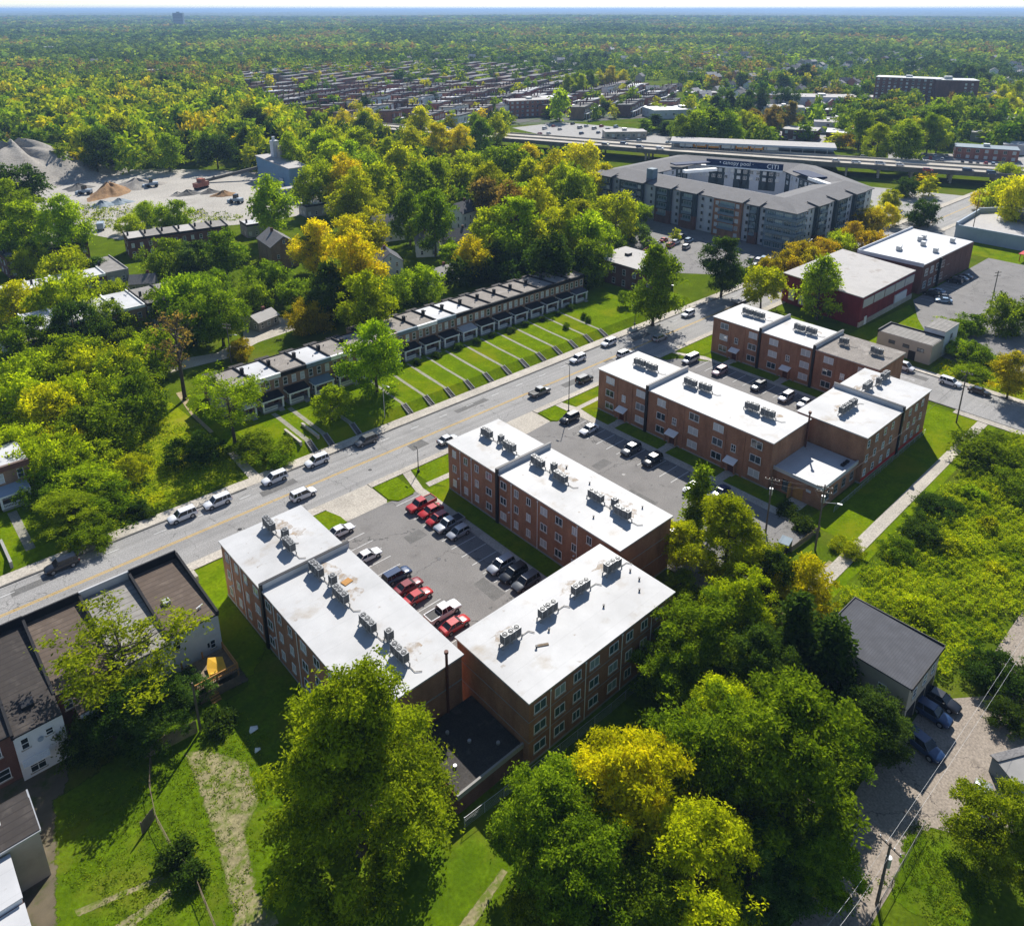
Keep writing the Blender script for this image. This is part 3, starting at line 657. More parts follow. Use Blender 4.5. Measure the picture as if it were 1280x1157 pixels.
# west block
def backside(t, ys, widths, pipes):
    for i, y in enumerate(ys):
        for z in ZS: window(t, -.01, y, z, widths[i], 1.35, W_)
    for y in pipes: pipe(t, -.1, y, .3, 9.3)
    for y in pipes[::2]: MB().obox((-.16, y + .5, 3.6), (.25, .25, .18)).build('wall_lamp', 'lamp', t)
bx, byy = 32.0, 58.5
W = apartment('brick apartment block nearest the camera on the left, white roof stepped at a blue-shaded parapet', 32.0, 44.7, 58.5, 98.4, [26.4])
ys = [96.5, 93.3, 90.3, 87.1, 83.4, 80.2, 77.3, 73.8, 70.5, 67.2, 64.2, 61.2]; wd = [1.0, 1.0, 1.0, 1.5, 1.5, 1.0, 1.0, 1.5, 1.5, 1.0, 1.0, 1.5]
backside(W, [y - 58.5 for y in ys], wd, [36.6, 33.2, 23.2, 16.9, 8.3])
for x in (2.2, 5.0, 7.8, 10.6):
    for z in ZS: window(W, x, -.01, z, 1.0, 1.35, S_) if x > 20 else None
ch = MB(); ch.tube((10.3, -.25, 2.5), (10.3, -.25, 11.6), .17, n=10); ch.tube((10.3, -.25, 11.6), (10.3, -.25, 11.9), .26, n=10); ch.build('flue', 'door', W)
MB().box(0, 12.7, -.06, 0, 5.9, 6.05).build('band_course', 'conc_grey', W)
# middle block
Mb = apartment('brick apartment block in the middle, between the two car parks, white roof with a parapet', 73.4, 85.3, 58.4, 98.3, [26.5])
backside(Mb, [y - 58.4 for y in ys], wd, [36.4, 33.3, 23.0, 16.8, 8.2])
for z in (3.4, 6.4): MB().box(0, 11.9, -.05, 0, z, z + .1).build('band_course', 'conc_grey', Mb)
# south block with the four big racks
D = apartment('wide brick apartment block in front closing the car park, white roof with four racks', 46.0, 72.1, 48.1, 61.0)
for i, x in enumerate([47.7, 50.9, 53.8, 56.8, 60.3, 63.3, 66.2, 69.3]):
    for z in ZS: window(D, x - 46, -.01, z, (1.9, 1.7, 1.3, 1.7, 1.7, 1.3, 1.3, 1.5)[i], 1.35, S_, glass='glass_teal')
for x in (3.3, 9.2, 15.8, 21.6): pipe(D, x, -.1, .3, 9.3)
for z in (3.5, 6.55): MB().box(0, 26.1, -.05, 0, z, z + .08).build('band_course', 'conc_grey', D)
for z in (3.5, 6.55): MB().box(-.05, 0, 0, 12.9, z, z + .08).build('band_course', 'conc_grey', D)
MB().box(26.1, 28, 6, 9, 0, 2.6).build('stair_enclosure', 'concrete', D)
# east blocks with canopied entrances
def frontside(t, y0, wy, dy):
    for y in wy:
        for z in ZS: window(t, -.01, y - y0, z, 2.25, 1.5, W_)
    for y in dy:
        canopy_door(t, -.01, y - y0, W_)
        window(t, -.01, y - y0, 5.2, 1.0, 1.5, W_, style='grid')
    for a in dy:
        for s in (-2.0, 2.0): MB().box(-.1, 0, a - y0 + s - .25, a - y0 + s + .25, 0, H_ - .25).build('pier', 'brick', t)
E1 = apartment('brick apartment block with four canopied doors facing the right-hand car park, white roof', 116.0, 129.0, 59.3, 100.6, [28.2])
frontside(E1, 59.3, [97.3, 89.1, 83.7, 76.0, 70.5, 62.4], [93.5, 80.5, 67.0])
MB().tube((11.8, -.35, 4.2), (11.8, -.35, 11.4), .16, n=10).tube((11.8, -.35, 11.4), (11.8, -.35, 11.8), .3, n=10).build('flue', 'door', E1)
N1 = apartment('brick apartment block at the far right of the complex, two white roofs and one grey', 160.0, 173.0, 60.3, 101.7, [14.6, 28.3], ('grey_roof', 'white_roof', 'white_roof'))
frontside(N1, 60.3, [98.4, 90.4, 84.9, 76.8, 71.3, 63.5], [94.8, 81.0, 67.8])
Fb = apartment('brick apartment block along the right-hand lawn, white roof with a long parapet across it', 130.2, 158.2, 49.0, 62.4, [15.0])
for i, x in enumerate([131.3, 134.6, 138.1, 141.3, 145.9, 149.1, 152.0, 155.0]):
    for z in ZS: window(Fb, x - 130.2, -.01, z, 1.0, 1.45, S_, style='hung', glass='glass_teal')
MB().box(0, 28, -.06, 0, .35, 1.0).build('painted_base', 'redpaint', Fb)
# low white-roofed annex and the dark flat roof
G_ = thing('laundry_annex', 'single storey brick annex with a white roof in the corner between two apartment blocks', 'annex', (117.2, 49.9, 0))
MB().box(0, 13.0, 0, 10.2, -.2, 4.2).build('wall', 'brick', G_)
rb, ms = roof_slab(.25, 12.75, .25, 9.95, 4.32, 'white_roof2', 'white_roof2', 0.0, .14); rb.build('roof', ms, G_)
pp = MB(); pp.box(-.12, 13, -.12, .16, 3.9, 4.6); pp.box(-.12, .16, .16, 10.2, 3.9, 4.6); pp.box(.16, 13, 10.04, 10.2, 3.9, 5.0); pp.build('parapet', 'white_roof2', G_)
dd = link('entrance', MB().box(-.05, 0, -.9, .9, .1, 2.5).mesh('entrance', 'orangewood'), G_, (-.01, 4.3, 0)); MB().box(-.9, 0, 1.3, 1.55, 0, 2.9).build('screen_wall', 'orangewood', dd)
window(G_, -.01, 6.6, 1.7, 1.5, 2.2, W_, 'iron', 'glass_dark', 'slider')
for i in range(4): window(G_, 2 + 3.0 * i, -.01, 2.2, 1.3, 1.7, S_, 'steel', 'glass_dark', 'grid')
MB().box(-.04, 0, 2.0, 2.9, 2.4, 2.9).build('sign_plate', 'panel', G_)
for i in range(3): MB().box(9.2 + i * .9, 9.8 + i * .9, .9, 1.5, 4.33, 4.7).build('roof_vent', 'iron', G_)
Fl = thing('flat_roof_garage', 'low black-roofed garage wedged between the two front apartment blocks', 'garage', (36.4, 49.0, 0))
MB().box(0, 9.55, 0, 9.4, -.2, 2.5).build('wall', 'brick_dark', Fl); rb, ms = roof_slab(.2, 9.5, .2, 9.3, 2.62, 'dark_roof', 'dark_roof', 0, .14); rb.build('roof', ms, Fl)
MB().box(-.1, 9.55, -.15, .12, 2.3, 2.95).build('parapet', 'conc_grey', Fl)
for x, y in ((2, 3), (5.2, 4.4), (7.5, 2), (4, 7)): MB().tube((x, y, 2.62), (x, y, 2.9), .22, n=8).build('roof_vent', 'steel', Fl)

# ---------------------------------------------------------------- rooftop air conditioners
def make_ac():
    t = thing('air_conditioner', '', 'air conditioner')
    c = MB(); c.box(-.4, .4, -.4, .4, .42, 1.42)
    c.build('casing', 'acgrey', t)
    for rz in (0, PI / 2, PI, -PI / 2):
        l = MB()
        for k in range(7): l.box(-.34, .34, -.415, -.4, .5 + k * .125, .57 + k * .125)
        l.build('louvre', 'acdark', t, (0, 0, 0), rz)
    f = MB(); f.tube((0, 0, 1.42), (0, 0, 1.47), .31, n=14); fo = f.build('fan_guard', 'acdark', t)
    h = MB(); h.tube((0, 0, 1.47), (0, 0, 1.5), .1, n=8); h.box(-.3, .3, -.02, .02, 1.47, 1.485); h.box(-.02, .02, -.3, .3, 1.47, 1.485); h.build('hub', 'acgrey', fo)
    return t
AC0 = make_ac(); AC_FIRST = [True]
def ac_row(where, pts, along, z=H_, rack=True):
    """one rack of units; pts = world xy of each unit"""
    for (x, y) in pts:
        o = AC0 if AC_FIRST[0] else copy_tree(AC0); AC_FIRST[0] = False
        o.location = (x, y, z + .01); o.rotation_euler = (0, 0, random.choice((0, PI / 2)))
        o.scale = (1.08, 1.08, random.uniform(1.15, 1.3))
        tag(o, 'grey air conditioner unit ' + where, 'air conditioner', 'air conditioners ' + where)
    xs = [p[0] for p in pts]; ys_ = [p[1] for p in pts]; x0, x1, y0, y1 = min(xs), max(xs), min(ys_), max(ys_); e = .7
    r = thing('equipment_rack', 'pipe frame under units ' + where, 'rack', (0, 0, 0))
    b = MB()
    if along == 'y':
        for x in (x0 - .33, x1 + .33): b.box(x - .05, x + .05, y0 - e, y1 + e, z + .3, z + .42)
        for y in (y0 - e + .1, (y0 + y1) / 2, y1 + e - .1):
            for x in (x0 - .33, x1 + .33): b.box(x - .06, x + .06, y - .06, y + .06, z, z + .3)
    else:
        for y in (y0 - .33, y1 + .33): b.box(x0 - e, x1 + e, y - .05, y + .05, z + .3, z + .42)
        for x in (x0 - e + .1, (x0 + x1) / 2, x1 + e - .1):
            for y in (y0 - .33, y1 + .33): b.box(x - .06, x + .06, y - .06, y + .06, z, z + .3)
    b.build('rail', 'conc_grey', r)
    c = MB(); cx, cy_ = (x0 + x1) / 2, (y0 + y1) / 2
    if along == 'y': c.tube((cx + .2, y0 - e, z + .1), (cx + .2, y0 - e - 1.1, z + .1), .05, n=6); c.tube((cx + .2, y0 - e - 1.1, z + .1), (cx + .9, y0 - e - 1.6, z + .1), .05, n=6)
    else: c.tube((x1 + e, cy_ - .2, z + .1), (x1 + e + 1.1, cy_ - .2, z + .1), .05, n=6); c.tube((x1 + e + 1.1, cy_ - .2, z + .1), (x1 + e + 1.5, cy_ - .9, z + .1), .05, n=6)
    c.build('pipe', 'concrete', r)
    # brown run-off stain on the membrane, a thin sheet of its own shape
    s = MB(); n = 22; cxs, cys = (cx + 1.9, cy_) if along == 'y' else (cx, cy_ + 1.6)
    if random.random() < .7:
        ph = random.random() * 6; ring = [(cxs + (1.25 + .5 * math.sin(3 * a + ph) + .3 * math.sin(7 * a + 2 * ph)) * math.cos(a) * (.8 if along == 'y' else 1.3), cys + (1.1 + .4 * math.sin(2 * a + ph) + .25 * math.sin(5 * a)) * math.sin(a) * (1.3 if along == 'y' else .8)) for a in [2 * PI * i / n for i in range(n)]]
        s.sheet(ring, z + .006); s.build('rust_stain', STAIN, r)
def stain_material():
    m = mat('roof_run_off_stain', (0.42, 0.31, 0.2), 0.9, 0.2, 1.5)
    nt = m.node_tree; b = [n for n in nt.nodes if n.type == 'BSDF_PRINCIPLED'][0]
    g = nn(nt, 'ShaderNodeNewGeometry'); n = nn(nt, 'ShaderNodeTexNoise', Scale=0.7, Detail=8.0, Roughness=0.7); nt.links.new(g.outputs['Position'], n.inputs['Vector'])
    r = nn(nt, 'ShaderNodeMapRange'); r.inputs[1].default_value = 0.44; r.inputs[2].default_value = 0.7; r.inputs[4].default_value = 0.85; nt.links.new(n.outputs['Fac'], r.inputs[0]); nt.links.new(r.outputs[0], b.inputs['Alpha'])
    return m
STAIN = stain_material()
def line(a, b, n): return [(a[0] + (b[0] - a[0]) * i / max(1, n - 1), a[1] + (b[1] - a[1]) * i / max(1, n - 1)) for i in range(n)]
RW = 'on the nearest left roof, '
ac_row(RW + 'rack by the street end', line((38.5, 96.9), (38.5, 95.2), 3), 'y')
ac_row(RW + 'single unit by the street end', [(39.3, 92.6)], 'y')
ac_row(RW + 'rack just above the parapet', line((38.5, 90.5), (38.5, 89.0), 3), 'y')
ac_row(RW + 'rack just below the parapet', line((38.8, 83.5), (38.8, 81.6), 3), 'y')
ac_row(RW + 'single unit beside a brown board', [(39.4, 79.2)], 'y')
ac_row(RW + 'rack on the long part', line((38.7, 77.0), (38.7, 75.0), 3), 'y')
ac_row(RW + 'rack in the lower half', line((38.6, 70.3), (38.6, 68.4), 3), 'y')
ac_row(RW + 'single unit in the lower half', [(39.5, 66.0)], 'y')
ac_row(RW + 'rack nearest the flue', line((38.8, 63.7), (38.8, 61.8), 3), 'y')
RM = 'on the middle roof, '
ac_row(RM + 'rack at the street end', line((79.5, 95.6), (79.5, 94.0), 3), 'y')
ac_row(RM + 'single unit at the street end', [(80.1, 91.6)], 'y')
ac_row(RM + 'rack just above its parapet', line((79.4, 89.4), (79.4, 87.7), 3), 'y')
ac_row(RM + 'rack just below its parapet', line((79.7, 82.7), (79.7, 80.9), 3), 'y')
ac_row(RM + 'single unit below its parapet', [(80.4, 78.7)], 'y')
ac_row(RM + 'rack beside the lone unit', line((79.3, 76.9), (79.3, 75.2), 3), 'y')
ac_row(RM + 'rack in the lower half', line((79.6, 69.6), (79.6, 67.7), 3), 'y')
ac_row(RM + 'single unit in the lower half', [(80.3, 65.4)], 'y')
ac_row(RM + 'rack nearest its blank end wall', line((79.4, 64.0), (79.4, 62.1), 3), 'y')
RD = 'on the front white roof, '
ac_row(RD + 'rack at the right end', line((68.2, 56.2), (70.1, 56.1), 3), 'x')
ac_row(RD + 'second rack from the right end', line((61.9, 56.2), (63.8, 56.1), 3), 'x')
ac_row(RD + 'second rack from the left end', line((55.8, 56.1), (57.7, 56.1), 3), 'x')
ac_row(RD + 'rack at the left end', line((49.4, 56.0), (51.3, 56.0), 3), 'x')
RE = 'on the white roof with canopied doors, '
ac_row(RE + 'rack at the street end', line((123.2, 96.4), (123.2, 94.5), 3), 'y')
ac_row(RE + 'rack above its parapet', line((123.3, 93.2), (123.3, 91.4), 3), 'y')
ac_row(RE + 'rack below its parapet', line((123.4, 83.4), (123.4, 81.5), 3), 'y')
ac_row(RE + 'rack in the middle', line((123.7, 80.0), (123.7, 78.2), 3), 'y')
ac_row(RE + 'rack over the lower door', line((123.5, 69.3), (123.5, 67.4), 3), 'y')
ac_row(RE + 'rack nearest the annex', line((123.4, 65.8), (123.4, 64.0), 3), 'y')
RN = 'on the far roof by the hall, '
ac_row(RN + 'rack at the street end', line((166.9, 97.4), (166.9, 95.5), 3), 'y')
ac_row(RN + 'rack above the upper parapet', line((167.0, 94.3), (167.0, 92.4), 3), 'y')
ac_row(RN + 'rack below the upper parapet', line((166.9, 83.3), (166.9, 81.6), 3), 'y')
ac_row(RN + 'rack on the white middle', line((167.0, 80.3), (167.0, 78.7), 3), 'y')
ac_row(RN + 'rack on the grey part', line((166.8, 72.0), (166.8, 70.9), 2), 'y')
ac_row(RN + 'rack at the grey end', line((166.9, 64.8), (166.9, 63.1), 3), 'y')
RF = 'on the roof along the lawn, '
ac_row(RF + 'long rack on the lower part', line((134.6, 56.1), (139.8, 56.1), 5), 'x')
ac_row(RF + 'left rack on the upper part', line((147.6, 57.6), (149.6, 57.6), 3), 'x')
ac_row(RF + 'single unit on the upper part', [(152.3, 57.0)], 'x')
ac_row(RF + 'right rack on the upper part', line((155.0, 57.3), (156.8, 57.3), 3), 'x')
# loose things on the roofs
tag(MB().obox((41.1, 78.6, H_ + .06), (1.3, 1.0, .08), .15).build('plywood_board', 'orangewood'), 'brown board lying on the nearest left white roof', 'board')
tag(MB().obox((52.9, 53.0, H_ + .06), (1.4, .35, .08), -.5).build('timber_offcut', 'wood'), 'short timber offcut lying on the front white roof', 'board')
for i, (x, y) in enumerate(((70.6, 52.6), (68.9, 51.2), (63.2, 52.4), (55.1, 54.2), (52.0, 53.2), (71.0, 54.5))):
    b = MB(); b.tube((x, y, H_), (x, y, H_ + .3), .11, n=8); b.tube((x, y, H_ + .3), (x, y, H_ + .36), .17, n=8)
    tag(b.build('vent_pipe', 'iron'), 'small dark vent pipe standing on the front white roof', 'vent', 'vent pipes on the front white roof')
for i, (x, y) in enumerate(((82.4, 72.5), (83.6, 62.6), (83.0, 78.3), (76.2, 66.0))):
    b = MB(); b.tube((x, y, H_), (x, y, H_ + .3), .11, n=8); b.tube((x, y, H_ + .3), (x, y, H_ + .36), .17, n=8)
    tag(b.build('vent_pipe', 'iron'), 'small dark vent pipe standing on the middle white roof', 'vent', 'vent pipes on the middle white roof')
# ---------------------------------------------------------------- terraced houses of the avenue
def slope(x0, x1, y0, y1, za, zb, th=.12):
    """slab with height za along y0 and zb along y1"""
    b = MB(); b.add([(x0, y0, za - th), (x1, y0, za - th), (x1, y1, zb - th), (x0, y1, zb - th), (x0, y0, za), (x1, y0, za), (x1, y1, zb), (x0, y1, zb)],
                    [(3, 2, 1, 0), (4, 5, 6, 7), (0, 1, 5, 4), (1, 2, 6, 5), (2, 3, 7, 6), (3, 0, 4, 7)]); return b
def row_house(label, x, y, z, w=6.0, roof='grey_roof', cornice='black', porch='black', nwin=3, group='row houses on the raised terrace', endwall=False, d=11.0, trim='white'):
    t = thing('row_house', label, 'row house', (x, y, z), 0, group)
    MB().box(0, w, 0, d, -.6, 6.5).build('wall', 'brick_row', t)
    e = MB(); e.box(.3, w * .55, d, d + 3.4, -.4, 5.6); eo = e.build('rear_wing', 'brick_row', t); slope(.15, w * .58, d, d + 3.6, 5.85, 5.6).build('wing_roof', 'dark_roof', eo)
    slope(.0, w, .25, d, 7.0, 6.55).build('roof', roof, t)
    c = MB(); c.box(-.02, w + .02, -.32, .22, 6.25, 7.25); c.box(-.02, w + .02, -.42, -.3, 7.05, 7.25); c.build('cornice', cornice, t)
    p = MB(); p.add([(-.14, .22, 6.2), (.14, .22, 6.2), (.14, d + .05, 6.2), (-.14, d + .05, 6.2), (-.14, .22, 7.4), (.14, .22, 7.4), (.14, d + .05, 6.98), (-.14, d + .05, 6.98)],
                    [(3, 2, 1, 0), (4, 5, 6, 7), (0, 1, 5, 4), (1, 2, 6, 5), (2, 3, 7, 6), (3, 0, 4, 7)]); p.build('party_wall', 'black', t)
    rp = MB(); rp.box(.14, w - .14, d - .1, d + .12, 6.3, 6.75); rp.build('rear_parapet', 'black', t)
    k = MB(); k.box(-.3, .3, d * .5, d * .5 + .75, 6.4, 8.1); k.box(-.36, .36, d * .5 - .05, d * .5 + .8, 8.1, 8.22); k.build('chimney', 'black', t)
    v = MB(); v.tube((w * .6, d * .35, 6.7), (w * .6, d * .35, 7.15), .12, n=8); v.tube((w * .4, d * .75, 6.5), (w * .4, d * .75, 6.95), .1, n=8); v.build('vent', 'iron', t)
    for i in range(nwin): window(t, w * (i + .5) / nwin, -.01, 4.95, 1.0, 1.75, S_, style='hung')
    window(t, w * .3, -.01, 1.75, 1.5, 1.7, S_, style='slider', glass='glass_dark')
    do = link('door', MB().box(-.5, .5, -.05, 0, .5, 2.7).mesh('door', 'door'), t, (w * .75, -.01, 0))
    MB().box(-.5, .5, -.045, 0, 2.72, 3.0).build('transom', 'white', do)
    f = MB(); f.box(.5, w - 1.05, -2.5, -.02, -.6, .45); f.build('porch_floor', 'conc_grey', t)
    pr = slope(.3, w - .85, -2.75, -.02, 2.95, 3.55, .12).build('porch_roof', porch, t)
    b = MB(); b.box(.3, w - .85, -2.8, -2.66, 2.62, 2.94); b.box(.3, .42, -2.66, -.05, 2.68, 3.0); b.box(w - .97, w - .85, -2.66, -.05, 2.68, 3.0); b.build('fascia', trim, pr)
    for cx in (.58, w - 1.13):
        q = MB(); q.box(cx - .17, cx + .17, -2.62, -2.3, .45, 2.66); q.build('porch_column', trim, t)
    r = MB(); r.box(.75, w * .6, -2.52, -2.44, 1.12, 1.27); r.box(.75, w * .6, -2.52, -2.46, .45, .63)
    for i in range(14): r.box(.76 + i * (w * .6 - .8) / 13, .84 + i * (w * .6 - .8) / 13, -2.51, -2.46, .63, 1.12)
    r.build('railing', trim, t)
    s = MB()
    for i in range(4): s.box(w * .62, w * .8, -2.5 - .3 * (i + 1), -2.5 - .3 * i, -.6, .33 - .14 * i)
    s.build('porch_steps', 'conc_grey', t)
    if endwall: MB().box(-.06, 0, .3, d - .3, -.5, 6.45).build('end_wall', endwall, t)
    return t
ordn = ['first', 'second', 'third', 'fourth', 'fifth', 'sixth', 'seventh', 'eighth', 'ninth', 'tenth', 'eleventh', 'twelfth']
CN = {'black': 'black', 'bluegrey': 'blue-grey', 'white': 'white', 'beige': 'beige'}
RN_ = {'grey_roof': 'grey', 'white_roof2': 'white', 'dark_roof': 'dark', 'pale_roof': 'pale grey'}
specs = [('grey_roof', 'beige', 'black'), ('grey_roof', 'bluegrey', 'black'), ('grey_roof', 'white', 'black'), ('white_roof2', 'bluegrey', 'black'), ('white_roof2', 'black', 'pale_roof'),
         ('grey_roof', 'black', 'black'), ('grey_roof', 'black', 'black'), ('grey_roof', 'black', 'black'), ('grey_roof', 'black', 'black'), ('grey_roof', 'black', 'black'), ('grey_roof', 'black', 'black'), ('grey_roof', 'black', 'shingle_dark')]
for i, (a, b, c) in enumerate(specs):
    row_house('%s house from the left in the long brick terrace, %s roof and %s cornice' % (ordn[i], RN_[a], CN[b]), 90.6 + 6 * i, 148.6, TZ, 6.0, a, b, c, 3, 'row houses of the long brick terrace', False, 10.7)
# closing gable wall
tag(MB().box(162.6, 162.9, 148.9, 159.3, TZ - .3, TZ + 7.2).build('gable_wall', 'brick_row'), 'brick end wall closing the right end of the long terrace', 'wall')
specs = [('grey_roof', 'bluegrey', 'pale_roof'), ('white_roof2', 'white', 'black'), ('grey_roof', 'black', 'black'), ('white_roof2', 'bluegrey', 'bluegrey'), ('grey_roof', 'white', 'black'), ('grey_roof', 'black', 'black')]
for i, (a, b, c) in enumerate(specs):
    row_house('%s house from the left in the shorter brick terrace, %s roof and %s cornice' % (ordn[i], RN_[a], CN[b]), 53.2 + 6.1 * i, 147.0, TZ, 6.1, a, b, c, 3, 'row houses of the shorter brick terrace', 'conc_grey' if i == 0 else False, 10.0)
for i, x in enumerate((11.0, 5.0, -1.0, -7)):
    row_house('white-roofed brick row house at the left edge, %s from the right, blue-white porch' % ordn[i], x, 145.4, .9, 6.0, 'white_roof2', 'black' if i else 'brick_dark', 'bluewall', 2, 'row houses at the left edge', False, 9.5)
# garden paths and steps cut into the bank
def steps(x, lab, grp, y0=126.0, y1=128.7, h=TZ):
    t = thing('garden_steps', lab, 'steps', (x, y0, 0), 0, grp)
    b = MB(); n = 7
    for i in range(n): b.box(-.46, .46, (y1 - y0) * i / n, (y1 - y0) * (i + 1) / n, -.05, h * (i + 1) / n + .03)
    b.build('tread', 'conc_dark', t)
    for s in (-.62, .46):
        c = MB(); c.add([(s, -.1, -.05), (s + .17, -.1, -.05), (s + .17, y1 - y0, -.05), (s, y1 - y0, -.05), (s, -.1, .3), (s + .17, -.1, .3), (s + .17, y1 - y0, h + .22), (s, y1 - y0, h + .22)],
                        [(3, 2, 1, 0), (4, 5, 6, 7), (0, 1, 5, 4), (1, 2, 6, 5), (2, 3, 7, 6), (3, 0, 4, 7)]); c.build('cheek_wall', 'conc_grey', t)
gp = MB()
for i in range(12):
    x = 90.6 + 6 * i - 1.6 if i else 90.2
    x = 84.4 + 5.75 * i
    steps(x, 'concrete steps cut in the grass bank before the long terrace, number %s from the left' % ordn[i], 'steps in the grass bank')
    gp.sheet([(x - .33, 128.7), (x + .33, 128.7), (x + .75 + .1 * (i % 3), 137.0), (x + 1.4, 145.2), (x + .8, 145.2), (x + .1, 137.0)], TZ + .012)
for i, x in enumerate((61.5, 65.2, 71.5)):
    steps(x, ('left of two flights of steps before the shorter terrace', 'right of two flights of steps before the shorter terrace', 'steps beside the street tree before the shorter terrace')[i], 'steps before the shorter terrace')
    gp.sheet([(x - .5, 128.7), (x + .5, 128.7), (x + .5, 143.8), (x - .5, 143.8)], TZ + .012)
for i, x in enumerate((6.5, 12.6)): gp.sheet([(x - .7, 128.6), (x + .7, 128.6), (x + .7, 142), (x - .7, 142)], .915)
struct('garden_path', gp, 'conc_path')
for i, (x, l) in enumerate(((59.6, 'low concrete garden wall left of the steps before the shorter terrace'), (63.4, 'low concrete garden wall between two flights of steps before the shorter terrace'))):
    b = MB(); b.box(x, x + .4, 128.2, 135, TZ - .6, TZ + .55); b.box(x - .04, x + .44, 128.15, 135.05, TZ + .55, TZ + .63); tag(b.build('garden_wall', 'concrete'), l, 'wall')
b = MB(); b.box(9.3, 9.7, 126.6, 134, .2, 1.35); tag(b.build('garden_wall', 'conc_grey'), 'low grey wall beside the path of the left-edge house', 'wall')

# ---------------------------------------------------------------- houses at the lower left (we see their backs)
def town_house(label, x0, x1, yb, yf, roof, para, rear, h=7.0, wins=(), lo=None):
    t = thing('town_house', label, 'town house', (x0, yb, 0), 0, 'town houses at the lower left'); w = x1 - x0; d = yf - yb
    MB().box(0, w, 0, d, -.2, h - .5).build('wall', rear, t)
    slope(.0, w, -.15, d - .2, h - .35, h).build('roof', roof, t)
    p = MB(); p.box(0, w, d - .25, d, h - .5, h + 1.15); p.build('front_parapet', para, t)
    for xx in (0, w):
        s = MB(); a = h - .4; s.add([(xx - .16, -.1, a - .4), (xx + .16, -.1, a - .4), (xx + .16, d - .25, a - .2), (xx - .16, d - .25, a - .2), (xx - .16, -.1, a + .32), (xx + .16, -.1, a + .32), (xx + .16, d - .25, h + .85), (xx - .16, d - .25, h + .85)],
                       [(3, 2, 1, 0), (4, 5, 6, 7), (0, 1, 5, 4), (1, 2, 6, 5), (2, 3, 7, 6), (3, 0, 4, 7)])
        if xx == 0 or x1 > 26: s.build('side_parapet', 'black', t)
    g = MB(); g.box(-.02, w + .02, -.28, -.14, h - .55, h - .36); g.build('gutter', 'iron', t)
    for (x, z, ww, hh) in wins: window(t, x, -.01, z, ww, hh, S_, 'white', 'glass_dark', 'hung')
    return t
H1 = town_house('town house with a brown plank-like roof and bare white rear wall', 20.5, 27.0, 88.3, 103.0, 'brown_roof', 'black', 'stucco', 7.0, ((.9, 4.7, .9, 1.4), (5.3, 2.2, .7, 1.3)))
MB().box(1.6, 2.5, 5.6, 6.6, 6.6, 7.25).build('skylight', 'steel', H1); MB().tube((5.0, 2.2, 6.5), (5.0, 2.2, 7.1), .12, n=8).tube((4.5, 2.0, 7.1), (5.5, 2.4, 7.1), .07, n=6).build('vent', 'white', H1)
MB().box(4.6, 4.85, -.12, 0, 2.0, 2.6).build('meter_box', 'iron', H1)
H2 = town_house('town house with a pale grey roof and white front parapet, behind the bare-topped tree', 14.1, 20.5, 87.4, 103.0, 'greyroll', 'white_roof2', 'stucco', 6.9, ((1.5, 4.6, .9, 1.4), (4.4, 4.6, .9, 1.4)))
for x, y in ((3.0, 11.3), (3.3, 6.2)): MB().tube((x, y, 6.6), (x, y, 7.3), .14, n=8).build('vent', 'white', H2)
H3 = town_house('town house with a brown roof whose rear wing is a blank white wall', 7.4, 14.1, 88.2, 103.0, 'brown_roof', 'black', 'brick_dark', 6.9, ((1.2, 4.3, .9, 1.4),))
e = MB().box(1.7, 5.4, -3.7, 0, -.2, 5.4).build('rear_wing', 'stucco', H3); slope(1.5, 5.6, -3.9, 0, 5.5, 5.9).build('wing_roof', 'brown_roof', e)
H4 = town_house('town house with a dark roof hatch and a white rear wall with a balcony', 2.5, 7.4, 84.9, 103.0, 'dark_roll', 'black', 'stucco', 7.0, ((.95, 5.0, .8, 1.5), (3.4, 5.0, .8, .9)))
MB().box(1.6, 2.9, 3.0, 4.2, 6.5, 7.1).build('roof_hatch', 'iron', H4)
bc = MB().box(.2, 2.9, -1.1, 0, 2.6, 2.75).build('balcony', 'white', H4)
r = MB(); r.box(.2, 2.9, -1.1, -1.05, 3.55, 3.62)
for i in range(16): r.box(.22 + i * .175, .26 + i * .175, -1.09, -1.06, 2.75, 3.55)
r.build('railing', 'white', bc); window(H4, 1.6, -.01, 1.4, 1.6, 1.6, S_, 'white', 'glass_dark', 'grid')
MB().tube((2.4, -.12, 4.6), (2.4, -.2, 4.6), .3, n=14).build('satellite_dish', 'bluewall', H4)
H5 = town_house('town house at the left edge with a red brick back and dark roof', -5.0, 2.5, 85.6, 103.0, 'dark_roll', 'black', 'brick_dark', 7.0, ((5.6, 4.9, 1.3, 1.5), (5.9, 1.6, 1.3, 1.5), (2.2, 4.9, 1.2, 1.5)))
c = MB(); c.tube((4.5, 12.6, 6.8), (4.5, 12.6, 9.4), .05, n=6); c.tube((4.5, 12.6, 9.4), (6.0, 12.8, 8.9), .04, n=6); c.tube((4.9, 9.5, 7.0), (6.7, 14.0, 7.0), .06, n=6); c.build('aerial', 'iron', H5)
MB().box(-18, -5, 0, 17, 0, .01) 
H6 = thing('row_house', 'small beige-walled house with a dark leaf-shaded roof at the lower left edge', 'house', (-9.0, 71.6, 0))
MB().box(0, 11.1, 0, 5.4, -.2, 6.2).build('wall', 'beige', H6); slope(-.1, 11.2, -.15, 5.5, 6.5, 6.4).build('roof', 'dark_roll', H6)
g = MB(); g.box(-.1, 11.25, -.3, -.14, 6.2, 6.42); g.box(11.15, 11.3, -.15, 5.5, 6.15, 6.42); g.build('gutter', 'steel', H6); MB().tube((8.3, 3.0, 6.4), (8.3, 3.0, 6.8), .16, n=8).build('vent', 'white', H6)
H7 = thing('row_house', 'low house with a pale blue-white roof in the bottom left corner', 'house', (-9.0, 60.0, 0))
